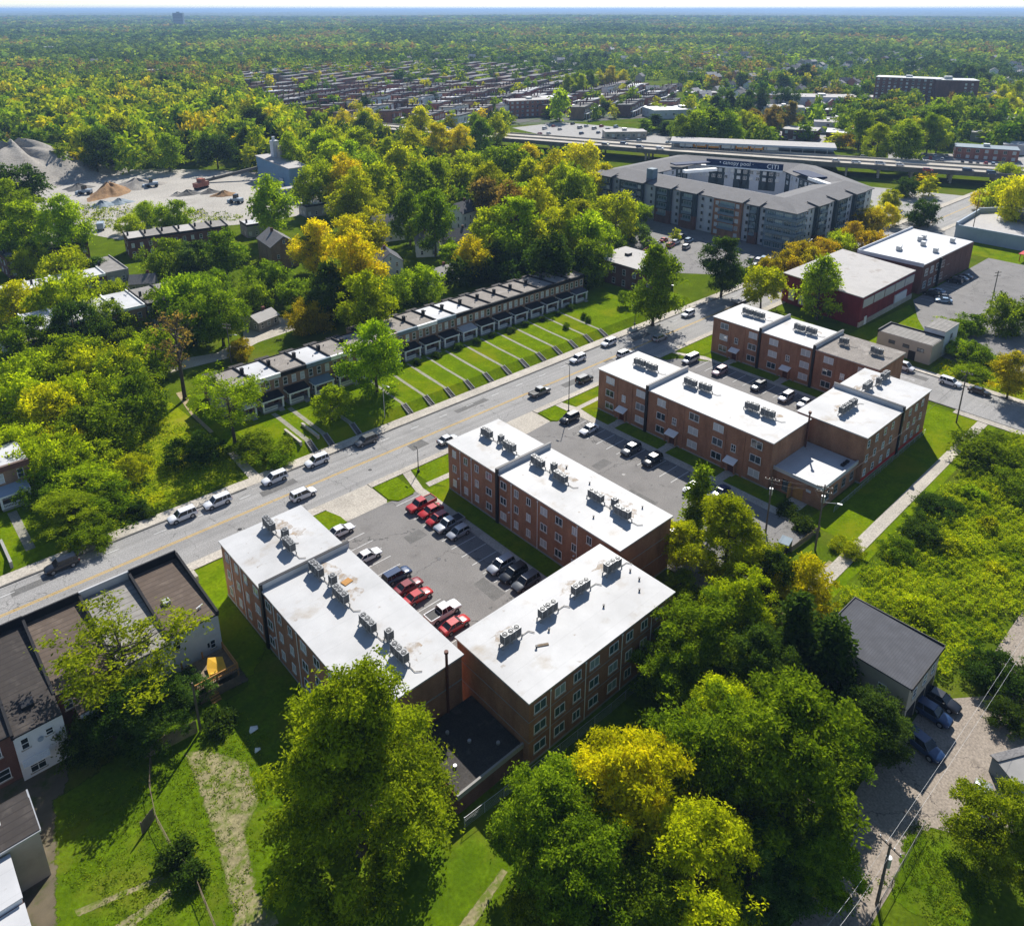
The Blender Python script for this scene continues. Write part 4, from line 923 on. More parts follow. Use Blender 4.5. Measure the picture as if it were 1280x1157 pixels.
MB().box(0, 8.4, 0, 11.3, -.2, 5.0).build('wall', 'brick_dark', H7); slope(-.1, 8.5, -.1, 6.0, 5.1, 5.15).build('roof', 'white_roof2', H7); u = slope(-.1, 8.5, 6.1, 11.4, 5.75, 5.8).build('roof', 'white_roof2', H7)
MB().box(0, 8.4, 6.2, 11.3, 5.0, 5.62).build('upper_wall', 'stucco', H7)
# deck behind the white-walled house
dk = thing('timber_deck', 'wooden deck with railing and an orange canvas behind the white-walled house', 'deck', (21.2, 82.6, 0))
MB().box(0, 5.6, 0, 4.9, 1.3, 1.5).build('floor', 'wood', dk)
for x in (.1, 2.8, 5.5):
    for y in (.1, 4.8): MB().box(x - .09, x + .09, y - .09, y + .09, 0, 2.5).build('post', 'orangewood', dk)
r = MB()
for a in (1.75, 2.4): r.box(.1, 5.5, 0, .12, a, a + .12); r.box(5.42, 5.55, .1, 4.8, a, a + .12)
for i in range(22): r.box(.15 + i * .25, .2 + i * .25, .02, .08, 1.5, 2.4)
r.build('railing', 'orangewood', dk)
s = MB()
for i in range(6): s.box(1.2, 2.4, -.3 * (i + 1), -.3 * i, 1.2 - .22 * i, 1.28 - .22 * i)
s.build('stair', 'orangewood', dk)
c = MB(); c.add([(2.2, 1.0, 1.55), (4.3, .6, 1.7), (4.6, 2.6, 2.3), (3.0, 3.4, 2.5), (2.4, 2.4, 2.0)], [(0, 1, 2, 3, 4)]); c.prism([(2.4, 1.2), (4.2, .9), (4.3, 2.4), (2.8, 3.0)], 1.5, 1.75)
tag(c.build('canvas_sheet', 'tarp', None, (21.2, 82.6, 0)), 'orange-yellow canvas heap on the wooden deck', 'canvas')

# ---------------------------------------------------------------- dark-roofed garage house and yard at the lower right
K1 = thing('garage_house', 'two storey beige house with a dark seamed roof beside the back road', 'house', (82.6, 21.4, 0))
MB().box(0, 9.3, 0, 11.0, -.2, 6.6).build('wall', 'beige', K1)
slope(-.25, 9.55, -.25, 11.25, 6.85, 7.0, .2).build('roof', 'slats_roof', K1)
b = MB(); b.box(-.3, 9.6, -.34, -.25, 6.5, 7.02); b.box(9.55, 9.66, -.3, 11.3, 6.55, 7.1); b.box(-.3, 9.6, 11.25, 11.34, 6.6, 7.15); b.build('roof_trim', 'iron', K1)
for i in range(3): MB().box(.6 + i * 2.9, 3.0 + i * 2.9, -.06, 0, .1, 2.6).build('garage_door', 'iron', K1)
for x in (2, 5, 7.6): window(K1, x, -.01, 4.6, 1.1, 1.3, S_, 'white', 'glass_dark', 'hung')
for y in (3, 8): window(K1, -.01, y, 4.4, 1.0, 1.3, W_, 'white', 'glass_dark', 'hung')
K2 = thing('garden_shed', 'grey metal shed with two lean-to roofs beside the back road', 'shed', (84.6, 12.4, 0), math.radians(-28))
MB().box(0, 4.4, -3.2, 0, 0, 2.2).build('wall', 'bluegrey', K2); slope(-.2, 4.6, -3.5, -.9, 2.2, 2.5).build('roof', 'conc_grey', K2); slope(-.2, 4.6, -.9, .2, 2.65, 2.4).build('roof', 'shingle', K2)
MB().box(.8, 2.0, -3.26, -3.2, 0, 2.0).build('door', 'steel', K2)

# ---------------------------------------------------------------- blocks right of the complex
K3 = thing('red_hall', 'maroon painted brick hall with a flat pale roof and boarded upper windows', 'hall', (203.5, 84.0, 0))
MB().prism([(0, 0), (34.5, .3), (39.5, 25.0), (3.5, 25.2)], -.3, 8.6).build('wall', 'brick_paint', K3)
MB().prism([(-.2, -.2), (34.7, .1), (39.8, 25.3), (3.3, 25.5)], 8.6, 8.85).build('roof', 'pale_roof', K3)
for i in range(5): MB().box(1.0 + i * 6.7, 7.1 + i * 6.7, -.07, .25, 5.4, 7.8).build('boarded_window', 'pale_roof', K3)
b = MB(); b.box(-.05, 34.4, -.09, .25, 0, 1.5); b.build('plinth', 'concrete', K3); MB().box(22, 30, -.1, .3, 1.5, 4.0).build('loading_door', 'panel', K3); MB().box(3, 4.4, -.1, .25, 0, 2.4).build('door', 'white', K3)
for i, (a, z0, z1) in enumerate(((.18, 2.2, 5.6), (.3, 1.5, 4.2), (.55, 2.6, 5.2))):
    b = MB(); b.obox((3.5 * a - .05, 25.2 * (1 - a) * 1.0, (z0 + z1) / 2), (.12, 2.0, z1 - z0), -.138); b.build('window', 'panel', K3)
K4 = thing('brick_block', 'two storey brick block with a bright white roof behind the red hall', 'block', (243.5, 84.0, 0))
MB().prism([(0, 0), (39.5, -.5), (41.5, 20.2), (0, 20.5)], -.3, 9.0).build('wall', 'brick_dark', K4)
MB().prism([(.2, .2), (39.3, -.3), (41.3, 20), (.2, 20.3)], 9.0, 9.2).build('roof', 'white_roof2', K4)
for i in range(9):
    for z in (2.6, 6.6): window(K4, 2.5 + i * 4.3, -.15, z, 2.2, 2.2, S_, 'white', 'glass_dark', 'grid')
b = MB(); b.box(-.15, .1, 0, 20.5, 8.6, 9.8); b.box(0, 41.5, 20.2, 20.5, 8.6, 9.9); b.build('parapet', 'panel', K4); MB().box(11.6, 12.1, -.9, -.2, 0, 9.4).build('downpipe', 'iron', K4)
for (x, y) in ((27, 12), (30, 12), (22, 9), (12, 12.5), (10.5, 12), (17, 3.2), (33, 4)): MB().obox((x, y, 9.9), (1.6, 1.3, 1.5), .1).build('roof_unit', 'steel', K4)
K5 = thing('beige_garage', 'low beige workshop with a grey roof and a taller pale block behind', 'workshop', (192.8, 61.2, 0))
MB().box(0, 7.3, 0, 13.2, -.2, 5.0).build('wall', 'beige', K5); MB().box(.15, 7.2, .15, 13.1, 5.0, 5.12).build('roof', 'greyroll', K5)
b = MB(); b.box(-.1, 7.4, 13.0, 13.3, 4.7, 5.6); b.box(7.2, 7.4, 0, 13, 4.7, 5.5); b.build('parapet', 'iron', K5)
u = MB().box(7.4, 16.2, .0, 5.0, -.2, 6.6).build('upper_block', 'panel', K5); MB().box(7.3, 16.3, -.1, 5.1, 6.6, 6.75).build('roof', 'greyroll', u)
for y in (2.5, 6, 9.5): window(K5, -.01, y, 3.2, 1.6, .9, W_, 'iron', 'glass_dark', 'slider')
MB().box(-.06, 0, 3.5, 5.2, 0, 2.4).build('door', 'iron', K5); window(K5, 12, -.01, 4.5, 1.2, 1.1, S_, 'iron', 'glass_dark', 'slider')
K6 = thing('blue_grey_store', 'pale blue-grey walled store with parapets and a grey roof at the right edge', 'store', (318, 68, 0))
MB().prism([(0, 0), (50, 0), (50, 22), (29, 35), (0, 33)], -.3, 4.4).build('wall', 'bluewall', K6)
MB().prism([(.5, .5), (49, .5), (49, 21.5), (29, 34.4), (.5, 32.4)], 4.4, 4.55).build('roof', 'pale_roof', K6)
b = MB(); b.box(-.2, .3, 0, 33, 4.2, 5.4); b.box(0, 50, -.2, .3, 4.2, 5.4); b.prism([(0, 32.6), (29, 34.6), (29, 35.2), (0, 33.2)], 4.2, 6.2); b.prism([(29, 34.6), (50, 21.6), (50.4, 22.2), (29.2, 35.3)], 4.2, 6.6); b.build('parapet', 'bluewall', K6)
MB().prism([(20, 8), (48, 8), (48, 20), (28, 26)], 4.6, 7.4).build('penthouse', 'shingle', K6)
MB().obox((12, 9, 5.3), (7, 1.6, 1.5), .2).build('roof_unit', 'iron', K6)
# brick pair behind the street trees
K7 = thing('brick_house', 'dark brick house with a white roof beyond the green corner lawn', 'house', (178.0, 139, 0))
MB().box(0, 16, 0, 20, 0, 8.4).build('wall', 'brick_dark', K7); MB().box(-.15, 16.1, -.15, 20.1, 8.4, 8.6).build('roof', 'pale_roof', K7)
for y in (3, 7, 11, 15.5, 18.5):
    for z in (2.9, 6.3): window(K7, -.01, y, z, 1.2, 1.8, W_, 'white', 'glass_dark', 'hung')
for x in (3, 8, 13):
    for z in (2.9, 6.3): window(K7, x, -.01, z, 1.2, 1.8, S_, 'white', 'glass_dark', 'hung')
MB().box(-.25, .1, 19.3, 20.2, 0, 9.0).build('chimney_breast', 'stucco', K7); MB().obox((9, 13, 9.0), (2, 1.4, .8)).build('roof_unit', 'iron', K7)
b = MB(); b.box(0, 24, 0, .3, 0, 2.0); tag(b.build('yard_wall', 'brick_dark', None, (196, 160, 0), .35), 'dark brick yard wall beside the lot of the grey apartment complex', 'wall')
# ---------------------------------------------------------------- grey five-storey apartment complex round a courtyard
GX = thing('apartment_complex', 'large grey five storey apartment complex round a courtyard with a navy banner', 'apartment complex', (255, 133.5, 0))
HH = 14.4
def inset(poly, d):
    n = len(poly); out = []
    for i in range(n):
        p0, p1, p2 = Vector(poly[i - 1]), Vector(poly[i]), Vector(poly[(i + 1) % n])
        a = (p1 - p0).normalized(); b = (p2 - p1).normalized(); na, nb = Vector((-a.y, a.x)), Vector((-b.y, b.x))
        m = (na + nb); m = m / max(.2, m.dot(na)); out.append(tuple(p1 + m * d))
    return out
outer = [(0, 0), (61, 0), (88, 39), (64, 98), (1.5, 97)]
inner = inset(outer, 19.0)
def ring(o, i, z0, z1o, z1i, zm=None):
    """wall ring with pitched roof: returns wall mesh builder"""
    b = MB(); n = len(o)
    for k in range(n):
        l = (k + 1) % n
        b.add([(*o[k], z0), (*o[l], z0), (*o[l], z1o), (*o[k], z1o)], [(0, 1, 2, 3)])
        b.add([(*i[k], z0), (*i[l], z0), (*i[l], z1i), (*i[k], z1i)], [(3, 2, 1, 0)])
    return b
ring(outer, inner, -.3, HH, HH).build('wall', 'panel', GX)
o2 = inset(outer, -.7); i2 = inset(outer, 19.6); md = inset(outer, 9.5); b = MB(); n = 5
for k in range(n):
    l = (k + 1) % n
    b.add([(*o2[k], HH), (*o2[l], HH), (*md[l], HH + 2.3), (*md[k], HH + 2.3)], [(0, 1, 2, 3)])
    b.add([(*md[k], HH + 2.3), (*md[l], HH + 2.3), (*i2[l], HH), (*i2[k], HH)], [(0, 1, 2, 3)])
    b.add([(*o2[k], HH - .3), (*o2[l], HH - .3), (*o2[l], HH), (*o2[k], HH)], [(0, 1, 2, 3)])
    b.add([(*i2[k], HH - .3), (*i2[l], HH - .3), (*i2[l], HH), (*i2[k], HH)], [(3, 2, 1, 0)])
    b.add([(*o2[k], HH - .3), (*o2[l], HH - .3), (*i2[l], HH - .3), (*i2[k], HH - .3)], [(3, 2, 1, 0)])
b.build('roof', 'shingle', GX)
ci = MB(); ci.sheet(inner, .5); ci.build('courtyard', 'conc_grey', GX)
def solve_y(px, z, X=255.0):
    lo, hi = 100.0, 260.0
    for _ in range(40):
        m = (lo + hi) / 2
        if pj(X, m, z)[0] > px: lo = m
        else: hi = m
    return lo - 133.5
def solve_x(px, z, Y=133.5):
    lo, hi = 240.0, 340.0
    for _ in range(40):
        m = (lo + hi) / 2
        if pj(m, Y, z)[0] < px: lo = m
        else: hi = m
    return lo - 255.0
def bay(face, a, b_, mat_top, mat_low, zsplit, balc, cap=True):
    """projecting bay from a to b along the face; 'W' face x=0, 'S' face y=0"""
    o = link('bay', None, GX, (0, 0, 0), 0) if False else None
    P = 1.3; m = MB()
    if face == 'W': m.box(-P, 0, a, b_, zsplit, HH + .1, 0); m.box(-P, 0, a, b_, 0, zsplit, 1)
    else: m.box(a, b_, -P, 0, zsplit, HH + .1, 0); m.box(a, b_, -P, 0, 0, zsplit, 1)
    o = m.build('bay', [mat_top, mat_low], GX)
    if cap:
        c = MB()
        if face == 'W': c.add([(-P - .6, a - .5, HH + .05), (-P - .6, b_ + .5, HH + .05), (3.2, b_ + .5, HH + 1.15), (3.2, a - .5, HH + 1.15), (-P - .6, a - .5, HH + .35), (-P - .6, b_ + .5, HH + .35), (3.2, b_ + .5, HH + 1.45), (3.2, a - .5, HH + 1.45)], [(0, 1, 2, 3), (7, 6, 5, 4), (4, 5, 1, 0), (5, 6, 2, 1), (6, 7, 3, 2), (7, 4, 0, 3)])
        else: c.add([(a - .5, -P - .6, HH + .05), (b_ + .5, -P - .6, HH + .05), (b_ + .5, 3.2, HH + 1.15), (a - .5, 3.2, HH + 1.15), (a - .5, -P - .6, HH + .35), (b_ + .5, -P - .6, HH + .35), (b_ + .5, 3.2, HH + 1.45), (a - .5, 3.2, HH + 1.45)], [(3, 2, 1, 0), (4, 5, 6, 7), (0, 1, 5, 4), (1, 2, 6, 5), (2, 3, 7, 6), (3, 0, 4, 7)])
        c.build('bay_roof', 'shingle', o)
    w = b_ - a
    for k in range(5):
        z = 1.7 + k * 2.8
        if balc and k > 0:
            ww = w * .52
            if face == 'W': window(GX, -P - .01, (a + b_) / 2, z, ww, 1.9, W_, 'panel', 'glass_teal', 'triple', 'bay_window')
            else: window(GX, (a + b_) / 2, -P - .01, z, ww, 1.9, S_, 'panel', 'glass_teal', 'triple', 'bay_window')
            s = MB()
            if face == 'W': s.box(-P - .9, -P, (a + b_) / 2 - ww * .55, (a + b_) / 2 + ww * .55, z - 1.2, z - 1.05); s.box(-P - .9, -P - .86, (a + b_) / 2 - ww * .55, (a + b_) / 2 + ww * .55, z - 1.05, z - .15)
            else: s.box((a + b_) / 2 - ww * .55, (a + b_) / 2 + ww * .55, -P - .9, -P, z - 1.2, z - 1.05); s.box((a + b_) / 2 - ww * .55, (a + b_) / 2 + ww * .55, -P - .9, -P - .86, z - 1.05, z - .15)
            s.build('balcony', 'bluegrey', GX)
        for sgn in (-1, 1):
            if w < 9 and balc: continue
            cc = (a + b_) / 2 + sgn * w * .36
            if face == 'W': window(GX, -P - .01, cc, z, min(1.5, w * .2), 1.5, W_, 'panel', 'glass', 'hung')
            else: window(GX, cc, -P - .01, z, min(1.5, w * .2), 1.5, S_, 'panel', 'glass', 'hung')
for (p0, p1, mt, ml, zs, bl) in ((746, 766, 'teal', 'teal', 2, 1), (777, 806, 'teal', 'brick_dark', 5.4, 1), (822, 841, 'teal', 'brick_dark', 5.4, 1), (853, 873, 'teal', 'brick_dark', 5.4, 1), (895, 930, 'brick', 'brick', 5, 1), (940, 951, 'teal', 'brick_dark', 4.6, 1)):
    a, c = solve_y(p1, HH), solve_y(p0, HH); bay('W', a, c, mt, ml, zs, bl)
for p in (771.5, 815, 847.5, 879, 889, 935.5, 956):
    y = solve_y(p, HH)
    for k in range(5): window(GX, -.01, y, 1.7 + 2.8 * k, .85, 1.2, W_, 'teal', 'glass_dark', 'hung')
for (p0, p1) in ((1019, 1032), (1043, 1056), (1066, 1078)):
    bay('S', solve_x(p0, HH), solve_x(p1, HH), 'teal', 'brick_dark', 3.5, 1)
for p in (1010, 1015, 1036, 1040, 1060, 1063, 1082, 1087):
    x = solve_x(p, HH)
    for k in range(5): window(GX, x, -.01, 1.7 + 2.8 * k, .9, 1.2, S_, 'teal', 'glass_dark', 'hung')
# glazed corner with wrap-round balconies
yc = solve_y(960, HH); xc = solve_x(1003, HH)
cb = MB(); cb.prism([(-1.6, yc), (-1.6, -1.6), (xc, -1.6), (xc, 1), (1, 1), (1, yc)], 0, HH + .1); co = cb.build('corner_bay', 'bluegrey', GX)
cr = MB(); cr.prism(inset([(-1.6, yc), (-1.6, -1.6), (xc, -1.6), (xc, 4), (4, 4), (4, yc)], -.6) if False else [(-2.3, yc + .4), (-2.3, -2.3), (xc + .4, -2.3), (xc + .4, 4), (4, 4), (4, yc + .4)], HH + .1, [HH + .35, HH + .35, HH + .35, HH + 1.6, HH + 2.0, HH + 1.6]); cr.build('corner_roof', 'shingle', co)
for k in range(5):
    z = 1.7 + 2.8 * k
    for i in range(3):
        window(GX, -1.61, yc * (i + .5) / 3 - .5, z, yc / 3 - .7, 1.9, W_, 'panel', 'glass_teal', 'triple', 'corner_window')
        window(GX, -1.0 + (xc + 1) * (i + .5) / 3, -1.61, z, xc / 3 - .5, 1.9, S_, 'panel', 'glass_teal', 'triple', 'corner_window')
    if k:
        s = MB(); s.box(-2.5, -1.6, -2.5, yc - .5, z - 1.25, z - 1.1); s.box(-1.6, xc - .5, -2.5, -1.6, z - 1.25, z - 1.1); s.box(-2.5, -2.46, -2.5, yc - .5, z - 1.1, z - .2); s.box(-2.46, xc - .5, -2.5, -2.46, z - 1.1, z - .2); s.build('corner_balcony', 'bluegrey', GX)
# courtyard faces seen over the roof: windows on the far inner walls
def on_edge(p, q, t, off=.02):
    v = Vector(q) - Vector(p); n = Vector((-v.y, v.x)).normalized(); c = Vector(p) + v * t + n * off
    return c.x, c.y, math.atan2(v.y, v.x) + PI
for (p, q, ts) in ((inner[2], inner[3], [.08 + .07 * i for i in range(13)]), (inner[1], inner[2], [.15, .3, .45, .6, .75, .9]), (inner[3], inner[4], [.1, .25, .4, .55, .7, .85])):
    for j, t in enumerate(ts):
        x, y, rz = on_edge(p, q, t)
        if j % 4 in (1, 2):
            m = MB().box(-2.2, 2.2, -.03, .03, 5, HH - .3).build('dark_panel', 'teal', GX, (x, y, 0), rz)
        for z in (9.9, 12.7): window(GX, *on_edge(p, q, t, .07)[:2], z, 1.6, 1.5, rz, 'white', 'glass', 'grid', 'court_window')
# navy banner along the inner eave of the far wing, roof terrace and roof box
p, q = inner[2], inner[3]; x, y, rz = on_edge(p, q, .45, .6); L = 34.0
bn = MB().box(-L / 2, L / 2, -.1, .1, 0, 2.9).build('banner', 'navy', GX, (x, y, HH + .2), rz)
def text(body, size, loc, parent, m, rz=0.0, align='CENTER'):
    c = bpy.data.curves.new('lettering', 'FONT'); c.body = body; c.size = size; c.align_x = align; c.extrude = .02; c.resolution_u = 2
    tmp = bpy.data.objects.new('lettering', c); COL.objects.link(tmp); dg = bpy.context.evaluated_depsgraph_get(); dg.update()
    me = bpy.data.meshes.new_from_object(tmp.evaluated_get(dg)); bpy.data.objects.remove(tmp); me.materials.clear(); me.materials.append(M[m])
    o = link('lettering', me, parent, loc); o.rotation_euler = (PI / 2, 0, rz); return o
text('\u2022 canopy pool \u00b7', 2.5, (-3.4, -.14, .95), bn, 'white'); text('CITI', 2.9, (12.6, -.14, .45), bn, 'white')
MB().box(-L / 2 - 2, L / 2, -1.6, -.2, -.35, .1).build('terrace_edge', 'white', bn)
for (px, py, w_, d_) in ((863, 205, 18, 5), (1012, 219, 15, 7)):
    X, Y = at(px, py, HH + 1.5); MB().obox((X - 255, Y - 133.5, HH + 1.9), (w_, d_, .5), 1.05 if px > 900 else -.4).build('terrace_deck', 'navy', GX)
    X, Y = at(px + 12, py + 9, HH + 1.0); MB().obox((X - 255, Y - 133.5, HH + 1.3), (w_ * .9, 2.2, 1.2), 1.05 if px > 900 else -.4).build('terrace_wall', 'white', GX)
X, Y = at(815, 219, HH + 2.5); MB().obox((X - 255, Y - 133.5, HH + 3.2), (3.2, 3.2, 4.2)).build('roof_box', 'bluegrey', GX)

# ---------------------------------------------------------------- elevated highway, station canopy
hw = thing('highway_viaduct', 'long concrete highway viaduct on piers crossing behind the grey apartment complex', 'viaduct', (0, 0, 0))
axis = [(262, 520), (306, 403), (331, 344), (362, 264), (395, 190), (414, 150), (437, 100), (452, 60), (470, 0)]
def offs(a, d):
    out = []
    for i, p in enumerate(a):
        q0 = Vector(a[max(0, i - 1)]); q1 = Vector(a[min(len(a) - 1, i + 1)]); t = (q1 - q0).normalized(); n = Vector((-t.y, t.x)); out.append(tuple(Vector(p) + n * d))
    return out
def strip(a, d0, d1, z0, z1):
    b = MB(); A, B = offs(a, d0), offs(a, d1)
    for i in range(len(a) - 1):
        p, q, r, s = A[i], A[i + 1], B[i + 1], B[i]
        vs = [(*p, z0), (*q, z0), (*r, z0), (*s, z0), (*p, z1), (*q, z1), (*r, z1), (*s, z1)]
        b.add(vs, [(0, 1, 2, 3), (7, 6, 5, 4), (0, 4, 5, 1), (1, 5, 6, 2), (2, 6, 7, 3), (3, 7, 4, 0)])
    return b
strip(axis, 0, 24, 5.0, 6.5).build('deck', 'conc_dark', hw)
strip(axis, .45, 23.5, 6.5, 6.56).build('carriageway', 'concrete', hw)
for d in (0, 11.6, 23.6): strip(axis, d, d + .4, 6.5, 7.4).build('barrier', 'conc_dark' if d == 0 else 'concrete', hw)
strip(axis, 12.1, 13.6, 6.55, 6.75).build('median', 'lawn', hw)
for k in range(24):
    t = k / 23 * (len(axis) - 1.001); i = int(t); f_ = t - i; p = Vector(axis[i]).lerp(Vector(axis[i + 1]), f_); q = offs(axis, 12)
    c = Vector(q[i]).lerp(Vector(q[i + 1]), f_); d = (c - p).normalized(); an = math.atan2(d.y, d.x)
    m = MB(); m.obox((c.x, c.y, 4.5), (20, 1.3, 1.0), an)
    for s in (-7.5, -1, 7.5): m.tube((c.x + d.x * s, c.y + d.y * s, -.2), (c.x + d.x * s, c.y + d.y * s, 4.2), .6, n=8)
    m.build('pier', 'concrete', hw)
st = thing('station_canopy', 'very long pale grey station canopy beyond the grey apartment complex', 'canopy', (0, 0, 0))
A0, A1 = Vector((372, 276)), Vector((420, 200)); dv = (A1 - A0).normalized(); nv = Vector((-dv.y, dv.x)); 
if nv.x < 0: nv = -nv
def q4(o, a, b, z0, z1, z2=None):
    z2 = z1 if z2 is None else z2; m = MB(); ps = [o + A0, o + A1]
    P = [A0 + nv * a, A1 + nv * a, A1 + nv * b, A0 + nv * b]
    m.add([(P[0].x, P[0].y, z0), (P[1].x, P[1].y, z0), (P[2].x, P[2].y, z0), (P[3].x, P[3].y, z0), (P[0].x, P[0].y, z1), (P[1].x, P[1].y, z1), (P[2].x, P[2].y, z2), (P[3].x, P[3].y, z2)],
          [(3, 2, 1, 0), (4, 5, 6, 7), (0, 1, 5, 4), (1, 2, 6, 5), (2, 3, 7, 6), (3, 0, 4, 7)]); return m
Z0 = Vector((0, 0))
q4(Z0, 0, 13, 10.2, 10.6, 11.4).build('roof', 'pale_roof', st); q4(Z0, -.2, 0, 9.6, 10.7).build('fascia', 'bluewall', st); q4(Z0, 12, 12.3, 0, 10.5).build('back_wall', 'bluewall', st)
for i in range(14):
    c = A0 + (A1 - A0) * (i + .3) / 14 + nv * 1.5; MB().tube((c.x, c.y, 0), (c.x, c.y, 10.2), .25, n=6).build('post', 'steel', st)
for i in range(7):
    c = A0 + dv * (9 + i * 7.8) + nv * 3.5; an = math.atan2(dv.y, dv.x)
    t = thing('freight_trailer', 'orange and white box trailer in the row under the station canopy' if i < 5 else 'orange box trailer at the right end of the row under the canopy', 'trailer', (c.x, c.y, 6.6), an, 'box trailers under the station canopy')
    if True:
        MB().box(-3.6, 3.6, -1.3, 1.3, .9, 3.6).build('body', 'orange' if i in (1, 2, 4, 5) else 'white', t); m = MB()
        for s in (-2.6, 2.4):
            for r_ in (-1.1, 1.1): m.tube((s, r_ - .12, .45), (s, r_ + .12, .45), .45, n=8)
        m.build('wheels', 'rubber', t); MB().box(-3.0, 3.0, -1.34, -1.3, 1.8, 2.7).build('stripe', 'white', t) if i in (1, 2, 4, 5) else None
em = MB(); em.prism([tuple(A0 - nv * 1), tuple(A1 - nv * 1), tuple(A1 + nv * 14), tuple(A0 + nv * 14)], 0, 6.55); struct('platform', em, 'conc_dark')

# ---------------------------------------------------------------- quarry
def heap(name, label, cx, cy, rx, ry, h, m, seed, rz=0.0, rd=False):
    rn = random.Random(seed); n, k = 40, 14; b = MB(); vs = [(0, 0, h)]; ph = [rn.random() * 6 for _ in range(8)]
    for j in range(1, k + 1):
        t = j / k
        for i in range(n):
            a = 2 * PI * i / n; w = 1 + .12 * math.sin(3 * a + ph[0]) + .08 * math.sin(5 * a + ph[1]) + .05 * math.sin(11 * a + ph[2])
            z = h * ((.5 + .5 * math.cos(PI * t)) if rd else (1 - t) ** 1.15) * (1 + .14 * math.sin(4 * a + ph[3] + 3 * t) + .08 * math.sin(9 * a + ph[4] - 5 * t)) - (.15 if j == k else 0)
            vs.append((rx * t * w * math.cos(a), ry * t * w * math.sin(a), z))
    fs = [(0, 1 + i, 1 + (i + 1) % n) for i in range(n)]
    for j in range(k - 1):
        for i in range(n): fs.append((1 + j * n + i, 1 + (j + 1) * n + i, 1 + (j + 1) * n + (i + 1) % n, 1 + j * n + (i + 1) % n))
    b.add(vs, fs); return tag(b.build(name, m, None, (cx, cy, 0), rz, 70), label, 'heap')
X, Y = at(22, 222); heap('gravel_heap', 'huge grey gravel heap at the left edge above the quarry yard', X, Y, 54, 44, 17, 'gravel', 1, 0, True)
X, Y = at(138, 241); heap('sand_heap', 'brown sand heap in the middle of the pale quarry yard', X, Y, 17, 9, 4.4, 'sand', 2, .9, True)
X, Y = at(172, 233); heap('gravel_heap', 'small pale gravel heap right behind the brown sand heap', X, Y, 13, 9, 4.0, 'gravel', 3)
X, Y = at(98, 236); heap('gravel_heap', 'low dark rubble heap left of the brown sand heap', X, Y, 7, 6, 2.6, 'conc_dark', 4)
for i, (px, py, r, h, m) in enumerate(((235, 243, 6, 2.2, 'conc_dark'), (262, 241, 5, 2.0, 'conc_dark'), (222, 244, 4, 1.6, 'gravel'), (150, 254, 6, 2.2, 'bluegrey'), (128, 258, 6, 2.6, 'bluegrey'), (280, 244, 6, 2.2, 'sand'))):
    X, Y = at(px, py); heap('rubble_heap', ('grey rubble heap right of the middle of the quarry yard', 'dark rubble heap with rusty scrap in the quarry yard', 'small pale heap beside the rubble in the quarry', 'blue-grey heap behind the young trees of the quarry', 'blue-grey heap beside the quarry track', 'sandy heap before the blue shed')[i], X, Y, r, r * .7, h, m, 10 + i)
X, Y = at(252, 236); cr_ = thing('crusher', 'rusty red crushing machine standing on the quarry yard', 'machine', (X, Y, 0), .4)
MB().box(-4, 4, -1.3, 1.3, 1.2, 3.4).build('body', 'brick_red', cr_); MB().box(-1, 1.5, -1.6, 1.6, 3.4, 5).build('hopper', 'brick_red', cr_); m = MB()
for s in (-3, 0, 3): m.tube((s, -1.3, .6), (s, 1.3, .6), .6, n=10)
m.build('track', 'rubber', cr_); MB().tube((4, 0, 2.5), (9, 0, 4.4), .35, n=6).build('conveyor', 'iron', cr_)
for px, py, lab in ((107, 243, 'pale blue loader beside the brown sand heap'), (190, 234, 'blue loader beside the pale gravel heap'), (296, 254, 'blue-grey loader on the right side of the quarry yard')):
    X, Y = at(px, py); l = thing('loader', lab, 'loader', (X, Y, 0), random.uniform(0, 3))
    MB().box(-3, 1, -1.2, 1.2, 1.0, 2.5).build('body', 'bluewall', l); MB().box(-.6, 1.0, -1.0, 1.0, 2.5, 4.1).build('cab', 'carglass', l); MB().box(3, 4.1, -1.5, 1.5, .2, 1.6).build('bucket', 'bluewall', l); MB().box(1, 3.2, -.3, .3, 1.2, 1.9).build('arm', 'bluewall', l)
    for sx in (-2, 1.6):
        for sy in (-1.3, 1.3): MB().tube((sx, sy - .25, .8), (sx, sy + .25, .8), .8, n=12).build('wheel', 'rubber', l)
X, Y = at(323, 223); sh = thing('quarry_shed', 'tall blue metal shed with a flat grey roof and a silo at the quarry', 'shed', (X, Y, 0), 0)
MB().prism([(0, 0), (0.6, -34), (11, -34), (11, 0)], -.2, [11.5, 9.5, 9.5, 11.5]).build('wall', 'blueshed', sh)
MB().prism([(-.4, .4), (.3, -34.4), (11.4, -34.4), (11.4, .4)], [11.5, 9.5, 9.5, 11.5], [11.9, 9.9, 9.9, 11.9]).build('roof', 'pale_roof', sh)
s = MB(); s.box(5.5, 8.8, -9, -5.5, 9, 19.5); s.tube((7, -7, 19.5), (7, -7, 21.5), .8, n=8); so_ = s.build('silo', 'panel', sh); MB().box(7.2, 10.6, -13, -9.05, 9, 17).build('elevator', 'concrete', so_)
MB().box(-.1, .1, -28, -24, 0, 4).build('door', 'panel', sh); c = MB(); c.tube((0, 0, 5.5), (-26, 8, .8), 1.0, n=4); c.build('conveyor', 'conc_dark', sh)
X, Y = at(360, 243); m = thing('site_office', 'low pale blue site office before the blue quarry shed', 'hut', (X, Y, 0)); MB().box(-5, 5, -2, 2, 0, 3).build('wall', 'bluewall', m); MB().box(-5.2, 5.2, -2.2, 2.2, 3, 3.2).build('roof', 'pale_roof', m)
X, Y = at(415, 243); m = thing('storage_tank', 'pale blue domed tank among the trees right of the quarry', 'tank', (X, Y, 0))
